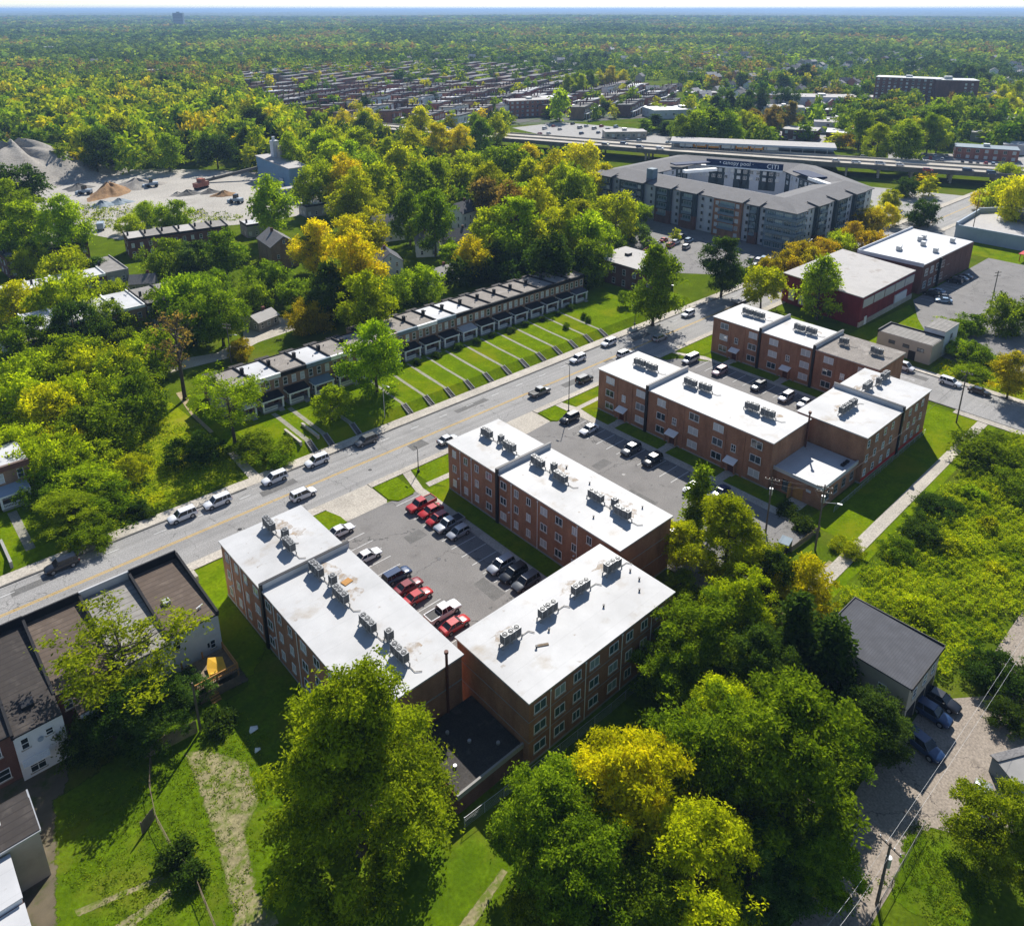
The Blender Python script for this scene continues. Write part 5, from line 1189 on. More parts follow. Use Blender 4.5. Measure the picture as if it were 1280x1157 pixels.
MB().tube((0, 0, 0), (0, 0, 4.5), 4.2, n=20).build('shell', 'bluewall', m, smooth=40); MB().tube((0, 0, 4.5), (0, 0, 6.2), 4.2, 1.0, n=20).build('dome', 'bluewall', m, smooth=60)
X, Y = at(60, 277); m = thing('storage_hut', 'dark flat-roofed hut beside the quarry track', 'hut', (X, Y, 0), -.2); MB().box(-5, 5, -3, 3, 0, 3.4).build('wall', 'brick_dark', m); MB().box(-5.2, 5.2, -3.2, 3.2, 3.4, 3.6).build('roof', 'conc_grey', m)
for i, (px, py, c, lab) in enumerate(((55, 283, 'panel', ''),)): pass
X, Y = at(127, 287); m = thing('box_truck', 'blue-white truck parked behind the pole by the quarry track', 'truck', (X, Y, 0), 1.2)
MB().box(-3, 1.2, -1.2, 1.2, .9, 3.2).build('box', 'bluewall', m); MB().box(1.3, 3, -1.1, 1.1, .7, 2.5).build('cab', 'white', m); w_ = MB()
for sx in (-2, 2.2):
    for sy in (-1, 1): w_.tube((sx, sy - .2, .5), (sx, sy + .2, .5), .5, n=10)
w_.build('wheel', 'rubber', m)

# ---------------------------------------------------------------- flat roofed houses half hidden by trees at the left
def flat_house(label, x, y, L, Wd, h, roof, wall, rz=0.0, z=0.0, edge='black', group=None, wins=True, chim=True, cat='house', wm='glass'):
    t = thing('flat_roofed_house', label, cat, (x, y, z), rz, group)
    MB().box(0, L, 0, Wd, -.3, h - .3).build('wall', wall, t); MB().box(.15, L - .15, .15, Wd - .15, h - .3, h - .1).build('roof', roof, t)
    p = MB(); p.box(-.05, L + .05, -.1, .15, h - .5, h + .25); p.box(-.1, .15, .15, Wd, h - .4, h + .3); p.box(L - .15, L + .1, .15, Wd, h - .4, h + .3); p.build('parapet', edge, t)
    if chim: MB().box(L * .1, L * .1 + .6, Wd * .5, Wd * .5 + .7, h - .2, h + 1.3).build('chimney', 'iron', t)
    if wins:
        k = max(1, int(L / 2.4))
        for i in range(k):
            for zz in ([1.6, 4.6] if h > 5 else [1.6]): window(t, L * (i + .5) / k, -.01, zz, 1.0, 1.5, S_, 'white', wm, 'hung')
        for yy in (Wd * .3, Wd * .7):
            for zz in ([1.6, 4.6] if h > 5 else [1.6]): window(t, -.01, yy, zz, 1.0, 1.5, W_, 'white', wm, 'hung')
    return t
for i in range(6): flat_house('%s house from the left in the dark-edged row below the quarry' % ordn[i], 76.5 + 5.6 * i, 283.5 - .9 * i, 5.6, 11, 7, 'greyroll' if i % 3 else 'pale_roof', 'brick_dark', -.16, 0, 'black', 'row houses below the quarry')
for i in range(4): flat_house('%s house from the left in the low row at the left edge' % ordn[i], 40.5 + 6.2 * i, 287.5 + .4 * i, 6.2, 10.5, 7, ('greyroll', 'grey_roof')[i % 2], 'brick_dark', .05, 0, 'black', 'row houses at the left edge below the quarry')
for i in range(4): flat_house('%s house from the left in the white-roofed row among the trees' % ordn[i], 33 + 6.6 * i, 248 + .1 * i, 6.4, 9.5, 7, 'white_roof2', 'brick_dark', .0, 0, 'white', 'white-roofed row among the trees at the left')
flat_house('grey gable-walled house at the right end of the white-roofed row', 59.5, 249, 6.4, 19, 7, 'greyroll', 'conc_grey', 0, 0, 'conc_grey')
for i in range(4): flat_house('%s house from the left in the lower white-roofed row' % ordn[i], 32 + 6.8 * i, 212.2 + .3 * i, 6.6, 16, 7, 'white_roof2', 'brick_row', .0, 0, 'white', 'lower white-roofed row at the left')
flat_house('grey-roofed house at the right end of the lower white-roofed row', 59.6, 213, 6.2, 16, 7, 'greyroll', 'conc_grey', 0, 0, 'black'); flat_house('last grey-roofed house of the lower row, behind the dark gap', 66.2, 215.5, 6.4, 15, 6.6, 'greyroll', 'conc_grey', 0, 0, 'black')
X, Y = at(10, 418, 6); flat_house('dark flat-roofed house with grey patches at the left edge among trees', X - 2, Y - 9, 8.5, 10, 6, 'grey_roof', 'conc_grey', 0, 0, 'black')

# ---------------------------------------------------------------- gabled houses
def gable_house(label, x, y, L, Wd, h, rh, wall, roof, rz=0.0, z=0.0, group=None, detail=True, cat='house', chim=True):
    t = thing('gabled_house', label, cat, (x, y, z), rz, group); a, c = L / 2, Wd / 2
    b = MB(); b.add([(-a, -c, -.3), (a, -c, -.3), (a, c, -.3), (-a, c, -.3), (-a, -c, h), (a, -c, h), (a, c, h), (-a, c, h), (-a, 0, h + rh), (a, 0, h + rh)], [(0, 1, 5, 4), (2, 3, 7, 6), (1, 2, 6, 9, 5), (3, 0, 4, 8, 7)]); b.build('wall', wall, t)
    r = MB(); e = .35; k = e * rh / c
    r.add([(-a - e, -c - e, h - k), (a + e, -c - e, h - k), (a + e, 0, h + rh), (-a - e, 0, h + rh), (-a - e, c + e, h - k), (a + e, c + e, h - k)] + [(-a - e, -c - e, h - k + .18), (a + e, -c - e, h - k + .18), (a + e, 0, h + rh + .18), (-a - e, 0, h + rh + .18), (-a - e, c + e, h - k + .18), (a + e, c + e, h - k + .18)],
          [(6, 7, 8, 9), (9, 8, 11, 10), (0, 1, 7, 6), (5, 4, 10, 11), (1, 2, 8, 7), (2, 5, 11, 8), (4, 3, 9, 10), (3, 0, 6, 9), (3, 2, 1, 0), (4, 5, 2, 3)]); ro = r.build('roof', roof, t)
    if chim: MB().box(a * .3, a * .3 + .8, .2, 1.0, h + rh * .3, h + rh + 1.0).build('chimney', 'brick_dark', ro)
    if detail:
        for i in range(3):
            for zz in ((1.6, 4.4) if h > 4.5 else (1.6,)): window(t, -a + L * (i + .5) / 3, -c - .01, zz, 1.0, 1.4, S_, 'white', 'glass_dark', 'hung')
        for yy in (-c * .5, c * .5):
            for zz in ((1.6, 4.4) if h > 4.5 else (1.6,)): window(t, -a - .01, yy, zz, .9, 1.4, W_, 'white', 'glass_dark', 'hung')
        window(t, -a - .01, 0, h + rh * .4, .8, 1.1, W_, 'white', 'glass_dark', 'hung')
    else:
        for i in range(4): MB().box(-a + L * (i + .3) / 4, -a + L * (i + .7) / 4, -c - .05, -c, 1, h - .7).build('window', 'glass_dark', t)
    return t
for (px, py, L, Wd, h, rh, wl, rf, rz, lab) in ((483, 268, 11, 9, 6.2, 3.2, 'stucco', 'shingle', -.3, 'white gabled house with a grey roof left of the big yellow trees'), (484, 312, 9, 8, 5.2, 3, 'panel', 'shingle_dark', 1.2, 'pale gabled house with a dark roof behind the terrace'),
    (578, 252, 10, 8, 6.6, 3.4, 'stucco', 'shingle_dark', .2, 'tall white gabled house between dark trees'), (572, 286, 11, 9, 4.8, 3.2, 'panel', 'shingle_dark', -.4, 'pale house with a slate-coloured roof just below the tall white house'),
    (533, 290, 8, 8, 5, 3, 'stucco', 'shingle', 1.0, 'white gabled house hidden behind a dark tree trunk'), (345, 290, 14, 9, 8, 3, 'brick_row', 'shingle', 1.45, 'tall brick gabled house in the dark gap beside the alley'), (178, 343, 7, 6, 3, 2, 'conc_grey', 'shingle', -.5, 'small gabled shed behind the lower white-roofed row'),
    (552, 333, 7, 6, 2.8, 2, 'panel', 'pale_roof', .1, 'low pale garage behind the long terrace'), (326, 390, 7, 5.5, 2.8, 1.4, 'conc_grey', 'pale_roof', .3, 'low pale garage beside the alley')):
    X, Y = at(px, py, h + rh); gable_house(lab, X, Y, L, Wd, h, rh, wl, rf, rz)
for (px, py, L, Wd, lab) in ((375, 232, 10, 8, 'pale flat-roofed house behind the site office'), (382, 258, 9, 8, 'white flat-roofed house below the quarry, nearest the yellow trees'), (308, 282, 12, 8, 'white flat-roofed house below the quarry yard')):
    X, Y = at(px, py, 5); flat_house(lab, X, Y, L, Wd, 5, 'white_roof2', 'conc_grey', -.1, 0, 'black')

# ---------------------------------------------------------------- far terraces beyond the highway
def far_unit(wall, roof):
    t = thing('row_house', 'x', 'row house')
    MB().box(0, 6.6, 0, 10, -1, 6.2).build('wall', wall, t)
    b = MB(); b.add([(-.05, -.35, 6.7), (6.65, -.35, 6.7), (6.65, 10.2, 6.3), (-.05, 10.2, 6.3), (-.05, -.35, 6.2), (6.65, -.35, 6.2), (6.65, 10.2, 5.9), (-.05, 10.2, 5.9)], [(0, 1, 2, 3), (7, 6, 5, 4), (4, 5, 1, 0), (5, 6, 2, 1), (6, 7, 3, 2), (7, 4, 0, 3)]); b.build('roof', roof, t)
    wm = MB().box(-.5, .5, -.08, 0, 3.5, 5.1).mesh('window', 'glass')
    for x in (1.2, 3.3, 5.4): link('window', wm, t, (x, 0, 0))
    MB().box(.7, 2.4, -.08, 0, .6, 2.4).build('window', 'glass', t)
    p = MB(); p.box(.3, 6.3, -2.2, -.08, 2.7, 3.0); po = p.build('porch', 'white', t)
    for x in (.5, 6.1): MB().box(x - .12, x + .12, -2.1, -1.86, -1, 2.7).build('porch_column', 'white', po)
    MB().box(5.9, 6.5, 4.5, 5.3, 6.5, 8.6).build('chimney', 'brick_dark', t)
    return t
FU = {}
nfar = 0
ROWN = ['the first', 'the second', 'the third', 'the fourth', 'the fifth', 'the sixth', 'the seventh', 'the eighth', 'the ninth', 'the tenth', 'the eleventh', 'the twelfth'] + ['the rearmost'] * 8
f6 = lambda x, y: (300 + x / 4.571, 70 + y / 4.571)
f5 = lambda x, y: (560 + x / 4.267, 80 + y / 4.267)
NB = PP((300, 92), (420, 80), (560, 76), (700, 86), (850, 112), (850, 132), (760, 138), (690, 140), (660, 128), (625, 150), (560, 152), (470, 146), (400, 146), (345, 138), (320, 115), z=7)
def inpoly(x, y, poly):
    c = False
    for i in range(len(poly)):
        (x1, y1), (x2, y2) = poly[i], poly[i - 1]
        if (y1 > y) != (y2 > y) and x < (x2 - x1) * (y - y1) / (y2 - y1) + x1: c = not c
    return c
AZ = math.radians(24); DU = Vector((math.cos(AZ), math.sin(AZ))); DV = Vector((-math.sin(AZ), math.cos(AZ))); rq = random.Random(77)
vs_ = [Vector(p).dot(DV) for p in NB]; us_ = [Vector(p).dot(DU) for p in NB]; RUNS = []; v = min(vs_) + 8; q = 0
while v < max(vs_):
    u = min(us_) + rq.uniform(0, 10)
    while u < max(us_):
        n = rq.randint(3, 7); st_ = (rq.choice(('brick_red', 'brick_red', 'brick_row', 'brick_dark', 'brick_red', 'stucco')), rq.choice(('shingle', 'shingle_dark', 'shingle_dark', 'brown_shingle', 'shingle', 'greyroll')), rq.random() < .09)
        jv = rq.uniform(-5, 5); run = [DU * (u + 7.4 * i) + DV * (v + jv + 1.5 * math.sin(u * .05)) for i in range(n)]; run = [p for p in run if inpoly(p.x, p.y, NB)]
        if len(run) > 1: RUNS.append((q, run, st_))
        u += n * 7.4 + rq.uniform(7, 17)
    q += 1; v += 28 if q % 2 else 31
order = sorted(set(r[0] for r in RUNS)); ALLU = []
for (q, run, st_) in RUNS:
    for p in run: ALLU.append((depth(p.x, p.y), q, p, st_))
ALLU.sort(key=lambda t: t[0]); FARM = {k: MB() for k in ('wall', 'roof', 'pane')}
for i, (d_, q, p, st_) in enumerate(ALLU):
    rn_ = ROWN[min(order.index(q), 19)]; z = float(hfun(p.x, p.y))
    if i < 285:
        k = (st_[0], 'white_roof2' if (rq.random() < .07 or st_[2]) else st_[1])
        if k not in FU: o = far_unit(*k); FU[k] = o
        else: o = copy_tree(FU[k])
        o.location = (p.x, p.y, z); o.rotation_euler = (0, 0, AZ); o.scale = (1.12, 1.12, rq.uniform(1.4, 1.7))
        tag(o, 'brick row house in %s far terrace row counted from the highway' % rn_, 'row house', 'row houses of far terrace row ' + rn_)
    else:
        c = p + DU * 3.7 + DV * 5; rr_ = rq.choice((0, 0, 1)); FARM['wall'].obox((c.x, c.y, z + 4), (7.3, 10.5, 9), AZ, rq.choice((0, 0, 1))); FARM['roof'].obox((c.x, c.y, z + 8.9), (7.4, 10.8, .8), AZ, rq.choice((0, 0, 1, 2)))
        e = p - DV * .3 + DU * 3.7
        for s_ in (-2.2, 0, 2.2): FARM['pane'].obox((e.x + DU.x * s_, e.y + DU.y * s_, z + 6), (1.1, .12, 1.9), AZ)
fo = FARM['wall'].build('distant_houses', ['brick_red', 'brick_row']); tag(fo, 'rearmost brick row houses of the far neighbourhood, beyond the first few hundred', 'row houses', None, 'stuff')
FARM['roof'].build('roof', ['shingle', 'brown_shingle', 'shingle_dark'], fo); FARM['pane'].build('window', 'glass', fo)
def big_block(name, label, x, y, L, Wd, h, wall, roof, rz, floors, cols, cat='building', frame='white'):
    z = float(hfun(x, y)); t = thing(name, label, cat, (x, y, z), rz)
    MB().box(0, L, 0, Wd, -2, h - .4).build('wall', wall, t); MB().box(-.2, L + .2, -.2, Wd + .2, h - .4, h).build('roof', roof, t)
    n = 0
    for f_ in range(floors):
        for c in range(cols):
            if n < 95: window(t, L * (c + .5) / cols, -.02, h * (f_ + .55) / floors - .3, min(1.8, L / cols * .5), min(1.8, h / floors * .5), S_, frame, 'glass', 'slider'); n += 1
    m = max(1, int(cols * Wd / L))
    for f_ in range(floors):
        for c in range(m):
            if n < 98: window(t, -.02, Wd * (c + .5) / m, h * (f_ + .55) / floors - .3, 1.5, min(1.8, h / floors * .5), W_, frame, 'glass', 'slider'); n += 1
    MB().box(L * .45, L * .55, Wd * .4, Wd * .65, h, h + 1.6).build('roof_unit', 'steel', t)
    return t
A = at(*f5(330, 205), 12); big_block('brick_flats', 'four storey red brick flats beside the highway', A[0], A[1] , 40, 16, 13, 'brick_red', 'pale_roof', math.radians(-20), 4, 9, 'flats')
A = at(*f5(515, 180), 12); big_block('brick_flats', 'second red brick flats right behind the four storey ones', A[0], A[1], 26, 14, 12, 'brick_red', 'white_roof2', math.radians(-20), 4, 6, 'flats')
A = at(1090, 131.4); big_block('red_high_rise', 'eight storey dark red brick high-rise at the upper right', 733, 322, 52, 20, 25, 'brick_dark', 'white_roof2', math.radians(-73), 8, 11, 'high-rise')
B_ = thing('red_high_rise_wing', 'right wing of the dark red high-rise, in its shade', 'high-rise', (744, 274, float(hfun(744, 274))), math.radians(-58)); MB().box(0, 34, 2, 24, -2, 24).build('wall', 'brick_dark', B_); MB().box(-.2, 34.2, 1.8, 24.2, 24, 24.5).build('roof', 'white_roof2', B_)
for f_ in range(4): window(B_, 24, 1.98, 12 + 3 * f_, 1.6, 1.6, S_); window(B_, 29, 1.98, 12 + 3 * f_, 1.6, 1.6, S_)
MB().box(8, 14, 8, 14, 24.5, 27).build('roof_unit', 'steel', B_)
A = at(1192, 198); big_block('red_store', 'two storey dark red shop with a blue-grey roof right of the highway', A[0], A[1], 32, 14, 7, 'brick_red', 'bluegrey', math.radians(-68), 2, 7, 'shop')
for (px, py, z, L, Wd, h, wl, rf, rz, lab, fl, co) in ((978, 161, 7, 22, 18, 7, 'brick_dark', 'pale_roof', -70, 'dark brick shop behind the highway, left of two', 2, 4), (1033, 165, 7, 34, 20, 7, 'brick_dark', 'white_roof2', -65, 'dark brick shop with a pale end wall, right of two', 2, 5),
    (988, 121, 9, 60, 30, 9, 'panel', 'pale_roof', -50, 'long pale warehouse left of the red high-rise', 2, 6), (1059, 122, 6, 34, 20, 7, 'pink', 'pale_roof', -62, 'pink-walled store beside the red high-rise', 1, 4),
    (955, 135, 6, 32, 18, 7, 'panel', 'pale_roof', -55, 'pale low store behind bare brown trees', 2, 5), (1000, 136, 5, 26, 12, 5, 'brick_dark', 'white_roof2', -60, 'low brick store with a white roof below the warehouse', 1, 5),
    (1018, 152, 8, 18, 14, 8, 'panel', 'pale_roof', -62, 'pale block between the two dark brick shops', 2, 3), (818, 138, 7, 60, 26, 7, 'panel', 'white_roof2', -30, 'long white store with a red stripe beyond the car park', 1, 9),
    (757, 165, 5, 28, 12, 5, 'beige', 'pale_roof', -38, 'beige single storey office beside the highway', 1, 8), (1215, 165, 6, 40, 16, 6, 'conc_grey', 'pale_roof', -70, 'low grey store behind the dark red shop', 1, 6), (905, 152, 6, 30, 14, 6, 'beige', 'pale_roof', -45, 'beige store behind the station canopy, left side', 1, 5), (945, 118, 7, 34, 16, 7, 'brick_red', 'white_roof2', -50, 'red brick store with a white roof left of the warehouse', 2, 6), (890, 124, 6, 36, 16, 6, 'panel', 'pale_roof', -42, 'pale store between the long white store and the warehouse', 1, 6), (1045, 146, 5, 28, 14, 5, 'stucco', 'white_roof2', -62, 'white store below the pink-walled one', 1, 4), (1255, 180, 6, 30, 16, 6, 'panel', 'white_roof2', -70, 'pale store at the right edge above the row of parked cars', 1, 5), (1245, 150, 6, 30, 16, 7, 'stucco', 'pale_roof', -70, 'white store at the right edge beside the high-rise trees', 2, 5), (860, 116, 6, 30, 14, 6, 'brick_dark', 'pale_roof', -40, 'dark brick store right of the long white store', 1, 5), (1110, 168, 5, 26, 14, 5, 'beige', 'pale_roof', -66, 'beige store half hidden by the big yellow-green tree', 1, 4)):
    A = at(px, py, z); big_block('store', lab, A[0], A[1], L, Wd, h, wl, rf, math.radians(rz), fl, co, 'store')
for (px, py, L, Wd, h, wl, rf, rz, lab) in ((40, 60, 60, 22, 9, 'brick_dark', 'white_roof2', -25, 'large brick building with a long white roof on the left horizon wood'), (46, 102, 38, 16, 6, 'brick_dark', 'pale_roof', -25, 'flat pale-roofed building in the left wood'), (190, 88, 60, 16, 7, 'brick_dark', 'pale_roof', 20, 'long low grey-roofed building in the wood left of the terraces'),
    (245, 95, 40, 16, 7, 'brick_dark', 'shingle_dark', 20, 'dark-roofed building beside the long low grey one'), (155, 100, 24, 14, 6, 'stucco', 'white_roof2', 10, 'small white-roofed building in the left wood'), (322, 92, 70, 26, 8, 'brick_dark', 'white_roof2', 15, 'long white-roofed school-like building at the left of the terraces')):
    A = at(px, py, h); big_block('far_building', lab, A[0], A[1], L, Wd, h, wl, rf, math.radians(rz), 2, 8)
A = at(225, 36); z = float(hfun(*A)); t = thing('office_tower', 'hazy blue-grey slab tower standing far away on the left', 'tower', (A[0], A[1], z), math.radians(-42)); MB().box(-22, 22, -9, 9, -5, 62).build('wall', 'bluegrey', t)
for f_ in range(14): MB().box(-21, 21, -9.3, -9, 4 + f_ * 4, 6 + f_ * 4).build('window_band', 'glass_dark', t); MB().box(-6, 6, -4, 4, 62, 67).build('plant_room', 'bluegrey', t)
# scattered houses between the trees
rn = random.Random(5); k = 0
far_houses = [(905, 65), (935, 72), (960, 92), (925, 98), (940, 112), (985, 88), (1005, 95), (1035, 105), (1055, 100), (1075, 108), (925, 118), (890, 100), (860, 95), (845, 108), (800, 96), (790, 82), (755, 98), (735, 100), (870, 78), (770, 112), (815, 112), (985, 62), (1015, 75), (1060, 78), (1240, 118), (1250, 135), (1232, 128), (900, 128), (1270, 150), (880, 118), (1190, 75), (1150, 68), (720, 70), (690, 78), (660, 76), (625, 72), (590, 70), (545, 75), (600, 84), (510, 72), (250, 70), (300, 66), (145, 60), (120, 75), (90, 92), (1100, 62), (960, 55), (880, 58), (820, 62), (760, 66)]
cols = [('stucco', 'white'), ('panel', 'pale'), ('brick_red', 'red brick'), ('beige', 'beige'), ('bluegrey', 'blue-grey')]; rfs = [('shingle', 'grey'), ('shingle_dark', 'dark'), ('pale_roof', 'pale')]
while len(far_houses) < 255:
    px, py = rn.uniform(520, 1290) if len(far_houses) % 3 else rn.uniform(860, 1290), rn.uniform(44, 134)
    if px < 860 and py > 84: continue
    if 1085 < px < 1215 and 88 < py < 150: continue
    far_houses.append((px, py))
for (px, py) in far_houses:
    X, Y = at(px, py + 6); z = float(hfun(X, Y)); c, r_ = rn.choice(cols), rn.choice(rfs)
    side = 'left' if px < 450 else ('middle' if px < 860 else 'right')
    gable_house('%s gabled house with a %s roof among far trees on the %s' % (c[1], r_[1], side), X, Y, rn.uniform(9, 14), rn.uniform(8, 10), rn.uniform(4.5, 6.5), rn.uniform(2.5, 3.5), c[0], r_[0], rn.uniform(-.8, .8), z, '%s houses with %s roofs among far trees, %s' % (c[1], r_[1], side), False)
# ---------------------------------------------------------------- vehicles
PAINT = {'white': paint('white_car_paint', (0.74, 0.75, 0.77)), 'silver': paint('silver_car_paint', (0.42, 0.43, 0.45), .3, .6, .5), 'black': paint('black_car_paint', (0.012, 0.012, 0.014)),
         'grey': paint('grey_car_paint', (0.12, 0.125, 0.13), .3, .6, .3), 'red': paint('red_car_paint', (0.42, 0.018, 0.015)), 'darkred': paint('dark_red_car_paint', (0.2, 0.015, 0.018)),
         'blue': paint('blue_car_paint', (0.015, 0.04, 0.11)), 'rose': paint('rose_silver_car_paint', (0.42, 0.31, 0.32), .3, .6, .4), 'skyblue': paint('mid_blue_car_paint', (0.04, 0.13, 0.32)), 'lightblue': paint('pale_blue_car_paint', (0.3, 0.42, 0.55))}
#        length, half width, wheel base, [(x, low, top, half width)], cabin (belt x0, x1, roof x0, x1, belt z, roof z)
KINDS = {
 'suv': (4.75, .93, 2.8, [(-2.37, .42, .82, .80), (-2.30, .30, 1.05, .88), (-1.6, .26, 1.10, .93), (0, .24, 1.08, .93), (.95, .24, 1.06, .93), (1.7, .26, .99, .92), (2.2, .32, .86, .86), (2.37, .42, .70, .76)], (-2.25, 1.15, -2.05, .45, 1.07, 1.72)),
 'sedan': (4.6, .9, 2.7, [(-2.3, .42, .78, .76), (-2.22, .3, .95, .84), (-1.5, .24, .98, .9), (0, .22, .94, .9), (.9, .22, .92, .9), (1.6, .25, .85, .88), (2.15, .3, .72, .82), (2.3, .4, .6, .72)], (-1.85, 1.0, -1.05, .3, .94, 1.42)),
 'hatch': (4.1, .88, 2.5, [(-2.05, .42, .85, .76), (-1.98, .3, 1.0, .84), (-1.3, .25, 1.02, .88), (0, .22, .98, .88), (.8, .22, .95, .88), (1.45, .25, .87, .86), (1.9, .3, .75, .8), (2.05, .4, .62, .7)], (-1.95, 1.0, -1.6, .3, .98, 1.5)),
 'pickup': (5.6, .97, 3.5, [(-2.8, .45, .98, .9), (-2.75, .4, 1.08, .95), (-1.4, .34, 1.1, .97), (-.6, .32, 1.1, .97), (1.1, .32, 1.12, .97), (2.1, .34, 1.08, .95), (2.65, .4, .98, .92), (2.8, .48, .8, .84)], (-.75, 1.35, -.6, .75, 1.1, 1.82)),
 'van': (5.2, .98, 3.1, [(-2.6, .42, 1.05, .9), (-2.55, .32, 1.15, .96), (-1, .28, 1.18, .98), (.6, .28, 1.18, .98), (1.5, .3, 1.1, .97), (2.3, .34, .98, .92), (2.6, .44, .8, .82)], (-2.5, 1.7, -2.4, .95, 1.16, 1.95)),
}
def car_meshes(kind):
    L, W, wb, st, (b0, b1, r0, r1, zb, zr) = KINDS[kind]
    b = MB(); vs = []
    for (x, lo, top, hw) in st:
        mid = lo + (top - lo) * .55
        half = [(hw * .86, lo), (hw * .985, lo + .1), (hw, mid), (hw * .97, top - .07), (hw * .86, top), (hw * .4, top + .015)]
        vs += [(x, -y, z) for y, z in half] + [(x, y, z) for y, z in half[::-1]]
    n = 12; fs = []
    for i in range(len(st) - 1):
        for j in range(n): fs.append((i * n + j, (i + 1) * n + j, (i + 1) * n + (j + 1) % n, i * n + (j + 1) % n))
    fs.append(tuple(range(n))); fs.append(tuple((len(st) - 1) * n + j for j in range(n - 1, -1, -1)))
    b.add(vs, fs)
    wb_, wr = W * .9, W * .74
    # roof panel and pillars
    th = .05
    b.add([(r0 - .05, -wr, zr - th), (r1 + .05, -wr, zr - th), (r1 + .05, wr, zr - th), (r0 - .05, wr, zr - th), (r0, -wr * .94, zr + .02), (r1, -wr * .94, zr + .02), (r1, wr * .94, zr + .02), (r0, wr * .94, zr + .02)],
          [(3, 2, 1, 0), (4, 5, 6, 7), (0, 1, 5, 4), (1, 2, 6, 5), (2, 3, 7, 6), (3, 0, 4, 7)])
    pil = [((b1, r1)), ((b0, r0)), (((b0 + b1) / 2 - .05, (r0 + r1) / 2))]
    if kind in ('suv', 'van'): pil.append((b0 * .62 + b1 * .38 - .5, r0 * .62 + r1 * .38 - .4))
    for (xb, xr) in pil:
        for s in (-1, 1): b.tube((xb, s * wb_, zb - .04), (xr, s * (wr + .005), zr - .03), .05, .045, 5)
    if kind == 'pickup':
        for s in (-1, 1): b.box(-2.72, -.8, s * .9 - .06, s * .9 + .06, 1.08, 1.22)
        b.box(-2.76, -2.66, -.9, .9, 1.06, 1.22)
    body = b.mesh('car_body', PAINT['white'], 38)
    g = MB(); e = .01
    g.add([(b0, -wb_, zb - .03), (b1, -wb_, zb - .03), (b1, wb_, zb - .03), (b0, wb_, zb - .03), (r0, -wr, zr - .04), (r1, -wr, zr - .04), (r1, wr, zr - .04), (r0, wr, zr - .04)], [(0, 1, 5, 4), (1, 2, 6, 5), (2, 3, 7, 6), (3, 0, 4, 7), (4, 5, 6, 7)])
    glass = g.mesh('car_windows', 'carglass')
    r = .37 if kind in ('suv', 'pickup', 'van') else .33
    t = MB(); t.tube((0, -.11, 0), (0, .11, 0), r, n=18); tyre = t.mesh('wheel', 'rubber', 40)
    q = MB(); q.tube((0, -.125, 0), (0, .125, 0), r * .66, n=14); rim = q.mesh('rim', 'rim', 40)
    a = MB(); a.tube((0, -.02, 0), (0, .02, 0), r + .075, n=18); arch = a.mesh('wheel_arch', 'trim', 40)
    f = st[-1]; k = st[0]
    hl = MB().box(-.06, .05, -.17, .17, -.07, .07).mesh('headlight', 'lamp'); tl = MB().box(-.05, .06, -.12, .12, -.11, .11).mesh('tail_light', 'tail')
    bu = MB(); bu.box(f[0] - .1, f[0] + .05, -f[3] * .9, f[3] * .9, f[1] - .02, f[1] + .14); bu.box(f[0] - .06, f[0] + .03, -.4, .4, f[1] + .17, f[2] - .02); fr = bu.mesh('front_bumper', 'trim')
    bu = MB(); bu.box(k[0] - .05, k[0] + .1, -k[3] * .95, k[3] * .95, k[1] - .02, k[1] + .14); rr = bu.mesh('rear_bumper', 'trim')
    pl = MB().box(k[0] - .06, k[0] - .02, -.24, .24, .56, .68).mesh('plate', 'white')
    mi = MB().box(-.1, .08, -.1, .1, -.07, .09).mesh('mirror', 'trim')
    bed = MB().box(-2.62, -.82, -.8, .8, 1.06, 1.125).mesh('bed', 'trim') if kind == 'pickup' else None
    return dict(body=body, glass=glass, tyre=tyre, rim=rim, arch=arch, hl=hl, tl=tl, fr=fr, rr=rr, pl=pl, mi=mi, bed=bed, r=r)
CM = {k: car_meshes(k) for k in KINDS}
def car(kind, colour, label, x, y, rz=0.0, z=0.03, group=None, simple=False):
    L, W, wb, st, (b0, b1, r0, r1, zb, zr) = KINDS[kind]; m = CM[kind]
    names = {'suv': 'suv', 'sedan': 'sedan', 'hatch': 'hatchback', 'pickup': 'pickup_truck', 'van': 'van'}
    t = thing(names[kind], label, 'pickup truck' if kind == 'pickup' else ('van' if kind == 'van' else 'car'), (x, y, z), rz, group)
    o = link('body', m['body'], t); o.material_slots[0].link = 'OBJECT'; o.material_slots[0].material = PAINT[colour]
    link('window_glass', m['glass'], o)
    if kind == 'pickup': link('bed', m['bed'], t)
    for sx in (-1, 1):
        for sy in (-1, 1):
            w_ = link('wheel', m['tyre'], t, (sx * wb / 2, sy * (W - .1), m['r'])); link('rim', m['rim'], w_)
            if not simple: link('wheel_arch', m['arch'], t, (sx * wb / 2, sy * (W - .012), m['r'] + .02))
    for s in (-1, 1):
        link('headlight', m['hl'], t, (st[-1][0] - .09, s * st[-1][3] * .78, st[-1][2] - .03)); link('tail_light', m['tl'], t, (st[0][0] + .03, s * st[0][3] * .86, st[0][2] - .04))
        if not simple: link('mirror', m['mi'], t, (b1 - .35, s * (W + .04), zb + .06))
    link('front_bumper', m['fr'], t); link('rear_bumper', m['rr'], t)
    if not simple: link('plate', m['pl'], t)
    return t
R0, R1 = 0.0, PI
ave = 'cars on the avenue'
